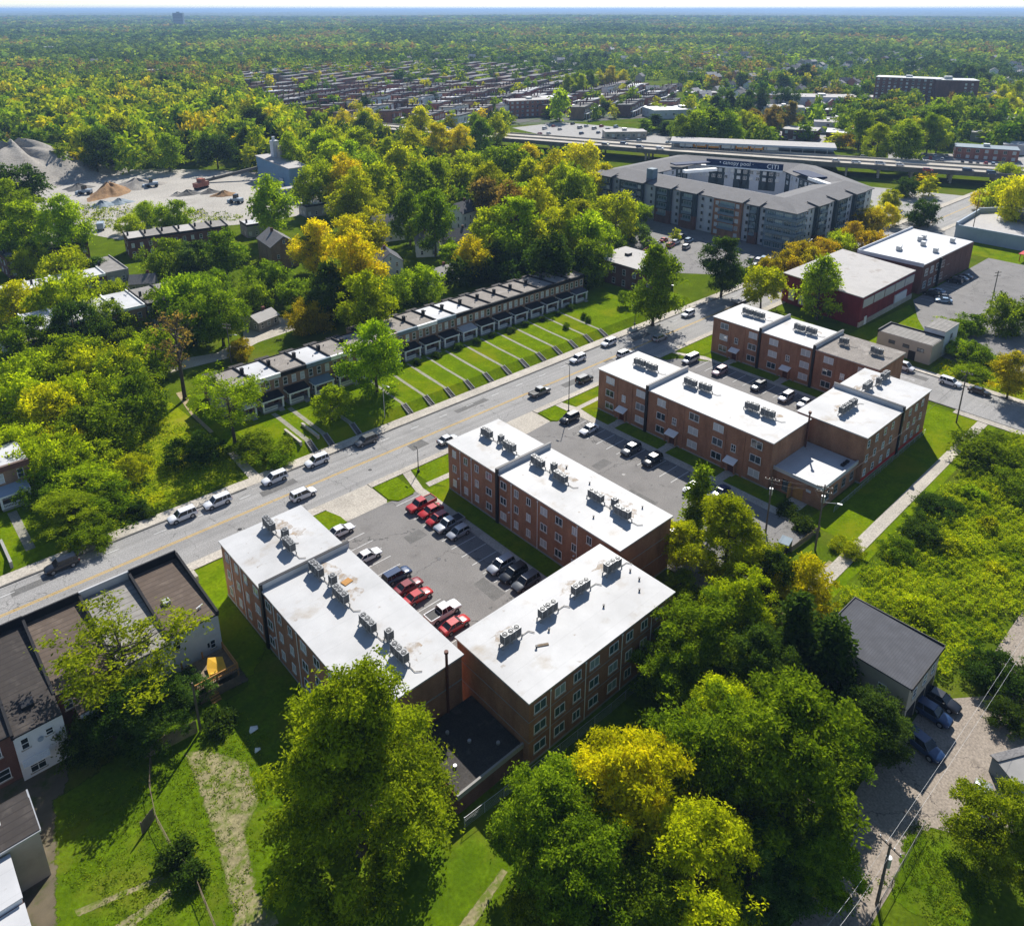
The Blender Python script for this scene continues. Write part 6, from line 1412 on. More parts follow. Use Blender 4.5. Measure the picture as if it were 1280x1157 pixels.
for (k, c, x, y, r, l) in (
 ('suv', 'black', 15.3, 121.6, R1, 'black SUV parked at the kerb before the left-edge house'),
 ('suv', 'white', 34.0, 121.7, R1, 'white SUV at the kerb below the vacant lot, left of two'),
 ('suv', 'white', 40.1, 121.6, R1, 'white SUV at the kerb below the vacant lot, right of two'),
 ('suv', 'white', 50.9, 121.7, R1, 'white SUV parked at the mouth of the shady driveway'),
 ('suv', 'white', 59.6, 121.8, R1, 'white SUV parked before two low concrete garden walls'),
 ('suv', 'white', 52.4, 113.6, R0, 'white SUV driving in the near lane beside the left car park'),
 ('suv', 'grey', 70.6, 121.9, R1, 'grey SUV parked below the dark street tree between the terraces'),
 ('sedan', 'silver', 83.2, 111.4, R0, 'silver car half hidden behind the middle apartment block'),
 ('pickup', 'grey', 111.3, 113.9, R0, 'dark pickup alone in the near lane before the long terrace'),
 ('suv', 'white', 130.6, 120.4, R1, 'white SUV driving in the far lane above the tall lamp post'),
 ('suv', 'white', 143.8, 121.9, R1, 'white SUV parked at the kerb at the right end of the long terrace'),
 ('suv', 'white', 141.6, 114.6, R0, 'white SUV in the near lane just above the canopied block'),
 ('suv', 'black', 123.6, 111.6, R0, 'black SUV at the near kerb left of the canopied block'),
 ('suv', 'silver', 156.3, 115.0, R0, 'silver SUV in the near lane beyond the canopied block'),
 ('suv', 'white', 176.0, 120.4, R1, 'white SUV farthest along the avenue before the shadow of a tree')): car(k, c, l, x, y, r, .04, ave)
lot1 = 'cars in the left car park'
for (k, c, x, y, r, l) in (
 ('pickup', 'red', 66.2, 97.0, R1, 'red pickup at the top of the right row in the left car park'),
 ('sedan', 'red', 66.3, 94.4, R1, 'red saloon next to the red pickup in the left car park'),
 ('hatch', 'red', 65.8, 91.8, R1, 'bright red hatchback, third down the right row of the left car park'),
 ('pickup', 'silver', 66.4, 89.3, R1, 'silver pickup with a dark bed between a red hatchback and a silver car'),
 ('hatch', 'silver', 66.2, 86.6, R1, 'silver hatchback with a dark rear below the silver pickup'),
 ('suv', 'silver', 66.0, 75.7, R1, 'silver SUV, uppermost of three by the white front roof'),
 ('suv', 'black', 66.2, 73.0, R1, 'black SUV, middle of three by the white front roof'),
 ('suv', 'grey', 66.3, 70.3, R1, 'dark grey SUV, lowest of three by the white front roof'),
 ('sedan', 'white', 52.0, 100.0, R0, 'white saloon beside the small grass corner of the left car park'),
 ('sedan', 'white', 51.9, 91.6, R0, 'white coupe peeping out from behind the white roof'),
 ('suv', 'blue', 52.7, 84.6, R0, 'dark blue SUV heading the left row of the left car park'),
 ('sedan', 'darkred', 52.7, 81.5, R0, 'dark red car below the dark blue SUV'),
 ('sedan', 'red', 52.5, 78.8, R0, 'red coupe with a black roof edge below the dark red car'),
 ('pickup', 'white', 53.2, 73.7, R0, 'white pickup with a black bed in the left car park'),
 ('sedan', 'red', 53.0, 70.7, R0, 'red car at the bottom of the left car park beside the white pickup')): car(k, c, l, x, y, r, .03, lot1)
for (k, c, x, y, r, l) in (
 ('suv', 'black', 107.6, 101.0, R1, 'black SUV beside the grass island of the middle car park'),
 ('sedan', 'white', 107.2, 95.1, R1, 'white saloon below the grass island of the middle car park'),
 ('suv', 'grey', 107.5, 84.2, R1, 'dark SUV with a pale roof by the canopied doors, upper of two'),
 ('suv', 'black', 107.5, 78.9, R1, 'black SUV by the canopied doors, lower of two'),
 ('sedan', 'white', 105.8, 68.3, R1, 'white car hidden beside the pointed conifer'),
 ('sedan', 'blue', 108.2, 64.2, R1, 'dark blue car in shade behind the pointed conifer'),
 ('suv', 'white', 92.0, 62.6, -PI / 2, 'white car behind the corner of the middle apartment block')): car(k, c, l, x, y, r, .03, 'cars in the middle car park')
for (k, c, x, y, r, l) in (
 ('van', 'silver', 151.0, 101.5, R1, 'silver van at the top of the right-hand car park'),
 ('suv', 'rose', 150.6, 92.8, R1, 'rose-silver car in the right-hand car park'),
 ('suv', 'grey', 150.6, 82.4, R1, 'dark car with a pale roof in the right-hand car park'),
 ('suv', 'silver', 150.3, 75.3, R1, 'silver SUV, upper of two at the bottom of the right-hand car park'),
 ('sedan', 'silver', 150.9, 71.2, R1, 'silver saloon, lowest in the right-hand car park')): car(k, c, l, x, y, r, .03, 'cars in the right-hand car park')
for (k, c, x, y, r, l) in (
 ('suv', 'white', 185.4, 53.6, -PI / 2, 'white SUV parked on the side street'), ('sedan', 'black', 185.5, 47.4, -PI / 2, 'black saloon parked behind the white SUV on the side street'),
 ('van', 'white', 185.8, 64.6, -PI / 2, 'white van on the side street beside the beige workshop'),
 ('suv', 'black', 262.7, 80.8, PI / 2, 'black SUV at the foot of the brick block, left of three'), ('sedan', 'silver', 267.2, 80.5, PI / 2, 'silver car at the foot of the brick block, middle of three'), ('sedan', 'grey', 270.4, 80.3, PI / 2, 'grey car at the foot of the brick block, right of three'),
 ('suv', 'black', 244.9, 81.0, PI / 2, 'black car in the shade at the corner of the brick block'), ('sedan', 'lightblue', 249.0, 80.8, PI / 2, 'pale blue car in the shade of the brick block'), ('sedan', 'lightblue', 241.8, 76.2, PI / 2 + .5, 'pale blue car at the edge of the block shadow'), ('sedan', 'grey', 244.6, 77.5, PI / 2 + .5, 'grey car beside the pale blue one at the shadow edge'),
 ('suv', 'blue', 87.4, 19.9, -PI / 2, 'dark blue SUV before the dark-roofed garage house'), ('sedan', 'black', 90.4, 19.9, -PI / 2, 'black saloon with red lamps at the corner of the garage house'),
 ('suv', 'blue', 82.0, 18.7, -PI / 2 - .2, 'dark blue SUV in the tree shade of the back road'), ('suv', 'silver', 80.0, 11.5, .3, 'silver-roofed SUV below the garden shed'),
 ('suv', 'grey', 70.0, -20, 0, '')):
    if l: car(k, c, l, x, y, r, .03)
# tow trailer on the avenue
t = thing('car_trailer', 'empty flat car trailer standing in the near lane by the dark street tree', 'trailer', (198, 116.6, .05), 0)
MB().box(-4.5, 3.5, -1.2, 1.2, .6, .8).build('bed', 'iron', t); MB().box(3.5, 5.5, -.1, .1, .6, .75).build('drawbar', 'iron', t); m = MB(); 
for s in (-1.5, -.5):
    for q_ in (-1.1, 1.1): m.tube((s, q_ - .12, .4), (s, q_ + .12, .4), .4, n=12)
m.build('wheel', 'rubber', t); MB().box(-4.5, -4.4, -1.2, 1.2, .8, 1.6).build('tailboard', 'steel', t)
# parked rows in far lots (small in the picture)
rn = random.Random(8); cc = ['white', 'silver', 'black', 'grey', 'red', 'blue', 'lightblue']
nm = {'lightblue': 'pale blue', 'blue': 'dark blue'}
def far_car(px, py, place, z=0.0, rz=None, kind=None):
    X, Y = at(px, py, z + .5); c = rn.choice(cc); k = kind or rn.choice(['suv', 'sedan', 'hatch', 'suv', 'van']); zz = z if z else float(hfun(X, Y))
    kn = {'suv': 'SUV', 'sedan': 'saloon', 'hatch': 'hatchback', 'van': 'van'}[k]
    car(k, c, '%s %s %s' % (nm.get(c, c), kn, place), X, Y, rn.uniform(0, 6) if rz is None else rz + rn.uniform(-.06, .06), zz + .03, '%s %ss %s' % (nm.get(c, c), kn, place), True)
for p in ((803, 297), (812, 300), (820, 304), (830, 300), (845, 303), (852, 296), (861, 301), (858, 309), (838, 307)): far_car(*p, 'parked in the shade below the west side of the grey complex', rz=.2)
for p in ((940, 325), (948, 326), (955, 324), (962, 325), (943, 333), (958, 331)): far_car(*p, 'parked below the glazed corner of the grey complex', rz=.3)
for p in ((725, 160), (733, 158), (743, 161), (752, 158), (760, 162), (770, 159), (748, 166), (727, 167), (700, 162), (692, 158), (681, 161), (675, 167), (686, 167), (716, 155), (737, 152), (770, 173), (784, 174), (799, 176), (835, 178)): far_car(*p, 'on the sunny lot beside the beige office', rz=.2)
for p in ((1133, 195), (1141, 194), (1149, 197), (1156, 194), (1163, 198), (1169, 195), (1177, 200), (1183, 196), (1151, 201), (1160, 202), (1171, 203)): far_car(*p, 'in the crowded lot left of the dark red shop', rz=.4)
for p in ((1203, 203), (1213, 204), (1222, 204), (1232, 205), (1241, 206), (1250, 207), (1259, 207), (1267, 208)): far_car(*p, 'in the row before the dark red shop', rz=.4)
hz_ = 6.6
for p, d in (((757, 181), 0), ((780, 180), 0), ((800, 184), 0), ((825, 186), 0), ((560, 161), 0), ((512, 159), 0), ((1070, 203), 0), ((1100, 205), 0), ((1125, 206), 0), ((1160, 213), 0), ((1210, 214), 0), ((1240, 217), 0), ((1045, 201), 0)): far_car(*p, 'driving on the elevated highway', hz_, -1.1)
for p in ((990, 178), (1010, 180), (1080, 196), (1095, 199)): far_car(*p, 'on the road beside the station canopy', 0, -1.1)

# ---------------------------------------------------------------- poles, lamps, wires
def utility_pole(label, x, y, h, arms=1, rz=0.0, transformer=False, lamp=False):
    t = thing('utility_pole', label, 'utility pole', (x, y, 0), rz)
    MB().tube((0, 0, -.3), (0, 0, h), .17, .11, 9).build('mast', 'pole', t)
    for k in range(arms):
        z = h - .5 - .9 * k; c = MB().box(-.06, .06, -1.2, 1.2, z - .07, z + .07).build('crossarm', 'pole', t); i = MB()
        for q in (-1.05, -.45, .45, 1.05): i.tube((0, q, z + .07), (0, q, z + .27), .05, n=6)
        i.build('insulator', 'steel', c)
    if transformer: MB().tube((.3, 0, h - 3.4), (.3, 0, h - 2.2), .28, n=12).build('transformer', 'steel', t)
    if lamp:
        a = MB(); a.tube((0, 0, h - 3.2), (-.2, -2.2, h - 2.7), .045, n=6); ao = a.build('lamp_arm', 'steel', t); MB().obox((-.22, -2.5, h - 2.72), (.28, .7, .14)).build('lamp_head', 'steel', ao)
    return t
def street_lamp(label, x, y, h, dx, dy, m='steel', arm=1.8):
    t = thing('street_lamp', label, 'street lamp', (x, y, 0), math.atan2(dy, dx))
    MB().tube((0, 0, 0), (0, 0, h), .11, .06, 9).build('mast', m, t); a = MB(); a.tube((0, 0, h - .15), (arm, 0, h + .25), .045, n=6); a.build('arm', m, t)
    MB().obox((arm + .3, 0, h + .25), (.7, .26, .13)).build('lamp_head', m, t); MB().box(-.2, .2, -.2, .2, 0, .5).build('base', m, t); return t
utility_pole('leaning-looking wooden pole at the end of the backyard wood fence', 19.8, 78.0, 7.6, 0)
utility_pole('tall bare pole on the lawn corner beside the side street', 167.6, 45.8, 12.0, 1)
utility_pole('pole with transformer and lamp arm at the corner of the annex', 106.5, 45.1, 12.3, 2, .4, True, True)
utility_pole('pole with wires between the conifers and the annex', 104.7, 52.9, 10.6, 1, .4, True)
utility_pole('grey pole with crossarms behind the shorter terrace', 66.6, 177.0, 10.6, 2, .5, False, True)
utility_pole('pole with crossarms at the edge of the right-hand lot', 240.2, 63.3, 13.3, 2, 1.2)
utility_pole('tall pole before the blue-grey store', 321, 96, 18, 1, 1.2)
utility_pole('pole with crossarms at the bottom right beside the grass corner', 61.0, 14.6, 8.6, 1, -.2, True)
utility_pole('far pole of the wires crossing the back road', 118, 14.5, 9, 1, -.2)
utility_pole('thin pole beside the garages of the lower white-roofed row', 59, 226, 9, 1)
street_lamp('grey street lamp under the dark tree between the terraces', 78.7, 127.4, 8.4, 0, -1)
street_lamp('tall dark lamp post on the grass island of the middle car park', 110.2, 103.8, 11, 0, 1, 'iron', .6)
street_lamp('short dark lamp post on the walk beside the middle apartment block', 72.4, 106.5, 4.9, 0, 1, 'iron', .4)
street_lamp('dark lamp post at the kerb of the corner lawn', 159.8, 126.4, 5.6, -1, 0, 'iron', .9)
street_lamp('pale street lamp beside the small round tree of the corner lawn', 176.0, 128.4, 7.5, 0, -1)
street_lamp('lamp post below the glazed corner of the grey complex', 243, 121, 9, 1, 0)
def wire(label, pts, sag, r=.022, group=None, m='iron'):
    b = MB()
    for a, c in zip(pts[:-1], pts[1:]):
        a, c = Vector(a), Vector(c); n = 12; prev = a
        for i in range(1, n + 1):
            t = i / n; p = a.lerp(c, t); p.z -= sag * 4 * t * (1 - t); b.tube(prev, p, r, n=4, cap=False); prev = p
    tag(b.build('overhead_wire', m), label, 'wire', group)
for k, q in enumerate((-.35, .35)): wire('overhead wires crossing the back road at the lower right', [(48, 15.2 + q, 7.7), (61, 14.6 + q, 8.2), (118, 14.5 + q, 8.6), (150, 13 + q, 8.6)], .9, .01, 'overhead wires crossing the back road', 'steel')
for k, q in enumerate((-.8, .8)): wire('overhead wires between two poles by the annex', [(104.7 + q, 52.9, 10.1), (106.5 + q, 45.1, 11.8)], .4, .014, 'overhead wires by the annex')
wire('service wire from the corner pole to the annex wall', [(106.5, 45.1, 9.5), (117.2, 51.5, 4.0)], .5, .016); wire('service wire from the wired pole to the annex wall', [(104.7, 52.9, 8.5), (117.2, 52.5, 3.8)], .5, .016)
wire('long wire along the lawn from the annex pole to the lawn corner pole', [(106.5, 45.1, 11.6), (167.6, 45.8, 11.3)], 1.6, .022)
for i, (x, y) in enumerate(((66, 113.2), (98, 118.6), (128, 113.4), (40, 112.4), (60.2, 84.0), (100.4, 80))):
    b = MB(); b.tube((0, 0, 0), (0, 0, .012), .36, n=16); tag(b.build('manhole_cover', 'iron', None, (x, y, .026 if i < 4 else .014)), 'round iron manhole cover ' + ('on the near lane left of the middle block', 'on the far lane before the long terrace', 'on the near lane below the canopied block', 'on the near lane beside the nearest left block', 'in the middle of the left car park', 'in the middle of the middle car park')[i], 'manhole')
# ---------------------------------------------------------------- fences
def board_fence(label, a, b_, h=1.8, m='wood'):
    a, b_ = Vector(a), Vector(b_); d = (b_ - a); L = d.length; an = math.atan2(d.y, d.x); t = thing('board_fence', label, 'fence', (a.x, a.y, 0), an)
    p = MB(); n = int(L / .16)
    for i in range(n): p.box(i * .16, i * .16 + .145, -.015, .015, .05, h + .05 * ((i * 7) % 3))
    p.build('boards', m, t); r = MB(); r.box(0, L, .015, .08, .4, .5); r.box(0, L, .015, .08, h - .45, h - .35); r.build('rail', m, t)
    for i in range(int(L / 2.4) + 1): MB().box(i * 2.4 - .06, i * 2.4 + .06, .03, .15, 0, h + .1).build('post', m, t)
    return t
def mesh_fence(label, pts, h=1.3, m='steel'):
    t = thing('wire_fence', label, 'fence', (pts[0][0], pts[0][1], 0), 0); o = Vector(pts[0]); r = MB(); w_ = MB(); ps = []
    for a, c in zip(pts[:-1], pts[1:]):
        a, c = Vector(a) - o, Vector(c) - o; L = (c - a).length; n = max(1, int(L / 2.6)); r.tube((*a, h), (*c, h), .035, n=5)
        for k in range(int(h / .22)): w_.tube((*a, .1 + k * .22), (*c, .1 + k * .22), .009, n=3, cap=False)
        for i in range(n): ps.append(a.lerp(c, i / n))
    for p in ps[:90]: MB().tube((p.x, p.y, 0), (p.x, p.y, h + .08), .04, n=5).build('post', m, t)
    r.build('top_rail', m, t); w_.build('wire_mesh', m, t); return t
board_fence('weathered board fence between the backyard and the pole', (13.6, 78.6), (19.5, 78.1), 1.9)
board_fence('short board fence corner in the shady backyard', (10.4, 69.6), (12.0, 70.6), 1.7)
board_fence('low board fence under the wooden deck', (21.4, 81.8), (26.6, 81.6), 1.4)
mesh_fence('wire fence with creepers dividing the back gardens', [(13.9, 77.6), (12.6, 74), (11.9, 70), (12.0, 65.5), (12.6, 61), (12.3, 55), (12, 48)], 1.2, 'wood')
mesh_fence('wire fence along the foot of the front brick block', [(36.0, 47.4), (44, 47.0), (58.6, 46.6), (72.5, 46.8), (73.5, 50)], 1.5)
mesh_fence('long low fence rail beside the lawn of the right-hand block', [(118.5, 48.0), (158, 48.4)], 1.0)
mesh_fence('iron fence along the bottom right grass corner', [(57, 14.2), (61, 14.3), (72.2, 14.6)], 1.2, 'iron')
board_fence('low timber fence beside the bin at the end of the middle car park', (103.2, 47.4), (111.8, 47.0), 1.1)
t = thing('waste_bin', 'dark bin with a lid beside the low timber fence of the middle car park', 'bin', (103.2, 48.6, 0), .2); MB().prism([(-1.1, -.8), (1.1, -.8), (1.1, .8), (-1.1, .8)], 0, 1.5).build('body', 'iron', t); MB().obox((0, 0, 1.56), (2.3, 1.7, .12)).build('lid', 'bluegrey', t)
for i, (px, py, s) in enumerate(((317, 912, .6), (322, 938, .4))):
    X, Y = at(px, py); b = MB(); b.add([(-s, -.5 * s, .04), (s * .7, -.7 * s, .25), (s, .4 * s, .1), (-.3 * s, .8 * s, .3), (-s * .8, .3 * s, .05), (0, 0, .45)], [(0, 1, 5), (1, 2, 5), (2, 3, 5), (3, 4, 5), (4, 0, 5)])
    tag(b.build('discarded_sheet', 'white', None, (X, Y, 0)), ('larger white crumpled sheet on the back lawn', 'smaller white scrap on the back lawn')[i], 'litter')
b = MB(); b.prism([(0, 0), (2.6, 0), (2.6, 1.8), (0, 1.8)], 0, 1.0); b.box(.2, 2.4, .2, 1.6, 1.0, 1.05); tag(b.build('planter_wall', 'concrete', None, (27.4, 104.4, 0)), 'concrete porch block at the corner of the brown-roofed town house', 'porch')
t = thing('play_frame', 'red picnic shelter on the far green strip beside the right-hand lot', 'shelter', (306, 72, 0)); MB().prism([(-3, -3), (3, -3), (3, 3), (-3, 3)], 2.6, 2.8).build('roof', 'redpaint', t)
for a in (-2.5, 2.5):
    for c in (-2.5, 2.5): MB().tube((a, c, 0), (a, c, 2.6), .12, n=6).build('post', 'redpaint', t)
# ---------------------------------------------------------------- vegetation
def prof(kind, t):
    if kind == 'round': return np.sin(np.pi * np.clip(t, 0, 1) ** .72) ** .62
    if kind == 'tall': return np.sin(np.pi * np.clip(t, 0, 1) ** .62) ** .75
    if kind == 'spread': return np.clip(.25 + 1.1 * t, 0, 1) * np.sqrt(np.clip(1 - ((t - .55) / .47).clip(0, 1) ** 2.2, 0, 1))
    if kind == 'cone': return np.clip(1.02 - t, 0, 1) ** .75 * np.clip(t * 9, .3, 1)
    if kind == 'egg': return np.clip(1.03 - t, 0, 1) ** .62 * np.clip(.55 + t * 3, 0, 1)
    if kind == 'spruce': return np.clip(1.02 - t, 0, 1) ** .9 * (.62 + .38 * (np.sin(t * 34) > -.2))
    return np.sqrt(np.clip(1 - (2 * t - 1) ** 2, 0, 1))
def crown_np(seed, n, s, kind='round', K=46, zb=.2, w=10.0, h=14.0, loose=1.0):
    """leaf-cluster cards gathered in clumps through the crown volume -> (n,4,3) corners, tint per card"""
    r = np.random.default_rng(seed)
    t = r.random(K) ** .9; a = r.random(K) * 2 * np.pi; lop = 1 + .24 * np.sin(a * 2 + seed) + .18 * np.sin(a * 3 + 2 * seed + t * 4)
    rr = prof(kind, t) * w / 2 * np.sqrt(r.uniform(.12, 1, K)) * lop * .82
    c = np.stack([rr * np.cos(a), rr * np.sin(a), (zb + (1 - zb) * (t * .93 + .02)) * h], 1)
    cr = w / 2 * r.uniform(.2, .38, K) * (0.55 + .45 * prof(kind, t)) * loose
    if kind in ('cone', 'spruce'): cr *= .62
    else:                                   # notches where the crown opens and limbs show
        ctr = np.array([0, 0, h * .55]); u_ = (c - ctr) / np.array([w / 2, w / 2, h * .45]); ln = np.linalg.norm(u_, axis=1) + 1e-6
        for _ in range(5):
            hd = r.normal(size=3); hd /= np.linalg.norm(hd); cut = ((u_ @ hd) / ln > .86) & (ln > .45); cr[cut] *= .4; c[cut] = ctr + (c[cut] - ctr) * .72
    m_ = max(4, K // 3); t2 = r.random(m_) * .95; a2 = r.random(m_) * 2 * np.pi; r2 = prof(kind, t2) * w / 2 * r.uniform(.82, 1.08, m_)      # small outlying sprays
    c = np.concatenate([c, np.stack([r2 * np.cos(a2), r2 * np.sin(a2), (zb + (1 - zb) * (t2 * .96 + .04)) * h], 1)]); cr = np.concatenate([cr, w / 2 * r.uniform(.1, .19, m_)])
    k = 14 if n > 6000 else (9 if n > 1500 else 4); ns = max(8, n // k); n = ns * k             # leaves sit in sprays, sprays in clumps
    wt = cr ** 2; idx = r.choice(len(c), ns, p=wt / wt.sum())
    d = r.normal(size=(ns, 3)); d /= np.linalg.norm(d, axis=1)[:, None]; d[:, 2] = np.where(d[:, 2] < -.2, d[:, 2] * .4, d[:, 2])
    lump = 1 + .22 * np.sin(d[:, 0] * 5 + idx) * np.cos(d[:, 1] * 4 + idx * 2) + .12 * np.sin(d[:, 2] * 9 + idx)
    p = c[idx] + d * (cr[idx] * r.uniform(.35, 1.1, ns) * np.where(r.random(ns) < .12, r.uniform(1, 1.5, ns), 1) * lump)[:, None] * np.array([1, 1, .85])
    stint = .5 + .3 * (r.random(len(c))[idx] - .5) * 2 * .8 + r.normal(size=ns) * .24
    ax = d * .7 + r.normal(size=(ns, 3)) * .45 + np.array([0, 0, .35]); ax /= np.linalg.norm(ax, axis=1)[:, None]
    rep = np.repeat(np.arange(ns), k); sg = s * (2.0 if k > 5 else 1.2)
    off = r.normal(size=(n, 3)) * sg; off -= ax[rep] * (np.sum(off * ax[rep], axis=1) * .55)[:, None]; off -= np.array([0, 0, 1]) * (np.linalg.norm(off, axis=1) * .25)[:, None]
    p = p[rep] + off; p[:, 2] = np.clip(p[:, 2], .03 * h, h * 1.02)
    nrm = ax[rep] + r.normal(size=(n, 3)) * .5; nrm /= np.linalg.norm(nrm, axis=1)[:, None]
    u = off + r.normal(size=(n, 3)) * s * .5; u -= nrm * np.sum(u * nrm, axis=1)[:, None]; u /= np.linalg.norm(u, axis=1)[:, None] + 1e-9; v = np.cross(nrm, u)
    sz = s * r.uniform(.6, 1.45, n)[:, None]
    q = np.stack([p - u * sz, p - v * sz * .5, p + u * sz, p + v * sz * .5], 1)
    tint = np.clip(stint[rep] + r.normal(size=n) * .09, 0, 1)
    return q, tint, c, cr
def card_mesh(name, q, tint, m, col=None):
    n = len(q); me = bpy.data.meshes.new(name); me.vertices.add(4 * n); me.vertices.foreach_set('co', q.reshape(-1).astype(np.float32))
    me.loops.add(4 * n); me.loops.foreach_set('vertex_index', np.arange(4 * n, dtype=np.int32)); me.polygons.add(n)
    me.polygons.foreach_set('loop_start', np.arange(0, 4 * n, 4, dtype=np.int32)); me.update(calc_edges=True)
    at_ = me.attributes.new('tint', 'FLOAT', 'FACE'); at_.data.foreach_set('value', tint.astype(np.float32))
    if col is not None:
        ac = me.attributes.new('col', 'FLOAT_COLOR', 'FACE'); c4 = np.ones((n, 4), np.float32); c4[:, :3] = col; ac.data.foreach_set('color', c4.reshape(-1))
    me.materials.append(M[m]); return me
def limb_mesh(seed, c, cr, h, w, thick=.26, nl=9, fork=.3, twigs=0):
    r = random.Random(seed); b = MB(); f = Vector((r.uniform(-.2, .2), r.uniform(-.2, .2), h * fork))
    b.tube((0, 0, -.4), (0, 0, .5), thick * 1.5, thick * 1.05, 9, cap=False); b.tube((0, 0, .5), f, thick * 1.05, thick * .72, 9, cap=False)
    top = Vector((f.x * 2, f.y * 2, h * .82)); b.tube(f, top, thick * .7, thick * .16, 8)
    order = sorted(range(len(c)), key=lambda i: -cr[i])[:nl]
    for i in order:
        e = Vector(c[i]); s = f.lerp(top, max(0.0, min(.85, (e.z - f.z) / (top.z - f.z) - .28))); m = s.lerp(e, .5) + Vector((0, 0, -.06 * h)) * r.random()
        b.tube(s, m, thick * .42, thick * .26, 6, cap=False); b.tube(m, e, thick * .26, thick * .07, 6)
        for _ in range(twigs):
            q = m.lerp(e, r.uniform(.2, .95)); g = q + Vector((r.uniform(-1, 1), r.uniform(-1, 1), r.uniform(.1, 1))) * w * .13
            b.tube(q, g, thick * .09, thick * .03, 5, cap=False)
    return b
PROTO = {}
def proto(key, seeds, n, s, kind, K, zb, w, h, loose=1.0, thick=.26, nl=9, fork=.3, twigs=0):
    L = []
    for sd in seeds:
        q, tint, c, cr = crown_np(sd, n, s, kind, K, zb, w, h, loose)
        L.append((card_mesh('crown', q, tint, 'leaf'), limb_mesh(sd, c, cr, h, w, thick, nl, fork, twigs).mesh('trunk', 'bark', 60), w, h))
    PROTO[key] = L
proto('hero', (1, 2, 3, 4, 5, 6), 52000, .135, 'round', 84, .1, 10, 14, .82, twigs=2, nl=14)
proto('egg', (91,), 104000, .085, 'egg', 120, .04, 10, 13, .74, twigs=2, nl=16)
proto('near', (5, 6, 7, 8, 9, 10), 17000, .2, 'round', 62, .14, 10, 14, .88)
proto('mid', (11, 12, 13, 14, 15, 16, 17), 8000, .29, 'round', 46, .16, 10, 14, .95)
proto('tall', (21, 22, 23, 24), 8000, .3, 'tall', 56, .12, 10, 16, .85)
proto('spread', (31, 32), 9000, .24, 'spread', 42, .3, 10, 12, .8, twigs=3, nl=16, fork=.35)
proto('thick', (81, 82, 83, 84, 85), 12500, .23, 'x', 60, -.04, 12, 8.5, .85)
proto('bare', (45, 46), 900, .2, 'spread', 40, .36, 10, 15, .5, twigs=9, nl=30, fork=.42, thick=.3)
proto('sparse', (41, 42), 9500, .13, 'spread', 52, .3, 10, 13, .72, twigs=5, nl=22, fork=.4, thick=.24)
proto('cone', (51, 52), 7000, .24, 'cone', 70, .02, 5, 14, 1.2)
proto('spruce', (55,), 9000, .26, 'spruce', 110, .05, 8, 14, .9)
proto('bush', (61, 62, 63, 64), 2600, .3, 'x', 26, -.05, 6, 3.4, 1.0, .08, 6, .2)
proto('far', (71, 72, 73, 74, 75), 900, .85, 'round', 26, .12, 10, 14, 1.1)
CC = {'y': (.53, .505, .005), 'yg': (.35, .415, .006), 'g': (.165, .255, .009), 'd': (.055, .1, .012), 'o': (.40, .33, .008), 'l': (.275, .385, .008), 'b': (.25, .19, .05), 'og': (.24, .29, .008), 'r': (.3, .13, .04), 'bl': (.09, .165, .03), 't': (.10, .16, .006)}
CW = {'y': 'yellow', 'yg': 'yellow-green', 'g': 'green', 'd': 'dark green', 'o': 'orange-tinged', 'l': 'bright light green', 'b': 'bare-looking brown', 'og': 'olive green', 'r': 'reddish', 'bl': 'bluish green'}
rv = random.Random(3)
TREES = []      # dict(x, y, H, w, col, key, label/place, size)
def tree_px(px, py, H, wpx, col, key, label=None, place=None, z=0.0):
    H0 = H
    if key == 'near' and py > 600 and wpx >= 85: key = 'hero'
    for _ in range(4):
        x, y = at(px, py, H * .97 + z); d = depth(x, y, H * .6 + z); w = wpx * d / F
        if key not in ('egg', 'sparse', 'bare', 'spread', 'cone', 'spruce'): H = min(max(H, (.5 if H0 <= 6.5 else .78 if H0 <= 10 else 1.12 if wpx > 100 else 1.28) * w), max(H, 25))
    n = max(1, round(w / 15)) if w > 21 and key != 'egg' else 1
    if n == 1: TREES.append(dict(x=x, y=y, H=H, w=w, col=col, key=key, label=label, place=place, size=wpx, px=px, z=z)); return
    ww = w / n * 1.25                    # a group of crowns standing side by side
    for i in range(n):
        s_ = (i - (n - 1) / 2) * w / n; j = rv.uniform(-.25, .25) * ww; main = i == n // 2
        TREES.append(dict(x=x + RT[0] * s_ + FW[0] * j, y=y + RT[1] * s_ + FW[1] * j, H=min(H, 1.5 * ww) * (1 if main else rv.uniform(.8, .95)), w=ww, col=col, key=key if key == 'cone' else 'near', label=label if main else None, place=place or 'beside the ' + label.split(' tree')[0].replace('tall ', 'tallest ') + ' one', size=wpx / n * 1.25, px=px + (i - (n - 1) / 2) * wpx / n, z=z))
def tl(place, txt, z=0.0):
    for s in txt.split():
        p = s.split(','); key = p[5] if len(p) > 5 else None; wpx = float(p[3])
        if key is None: key = 'near' if wpx > 62 else ('mid' if wpx > 26 else 'far')
        tree_px(float(p[0]), float(p[1]), float(p[2]), wpx, p[4], key, None, place, z)
def th_(px, py, H, w, c, key, label, z=0.0): tree_px(px, py, H, w, c, key, label, None, z)
th_(432, 846, 24, 275, 'og', 'egg', 'biggest olive green tree at the bottom, covering the corner of the nearest white roof')
th_(800, 930, 15, 165, 'y', 'hero', 'yellow autumn tree in the bottom middle between green ones')
th_(690, 968, 14, 140, 'g', 'hero', 'green tree at the bottom, left of the yellow autumn tree')
th_(880, 880, 15, 160, 'g', 'hero', 'green tree just right of the yellow autumn tree')
th_(735, 1050, 11, 160, 'g', 'hero', 'darker green tree below the yellow autumn tree, at the bottom edge')
th_(880, 1030, 12, 160, 'yg', 'hero', 'yellow-green tree at the bottom edge, right of the yellow autumn tree')
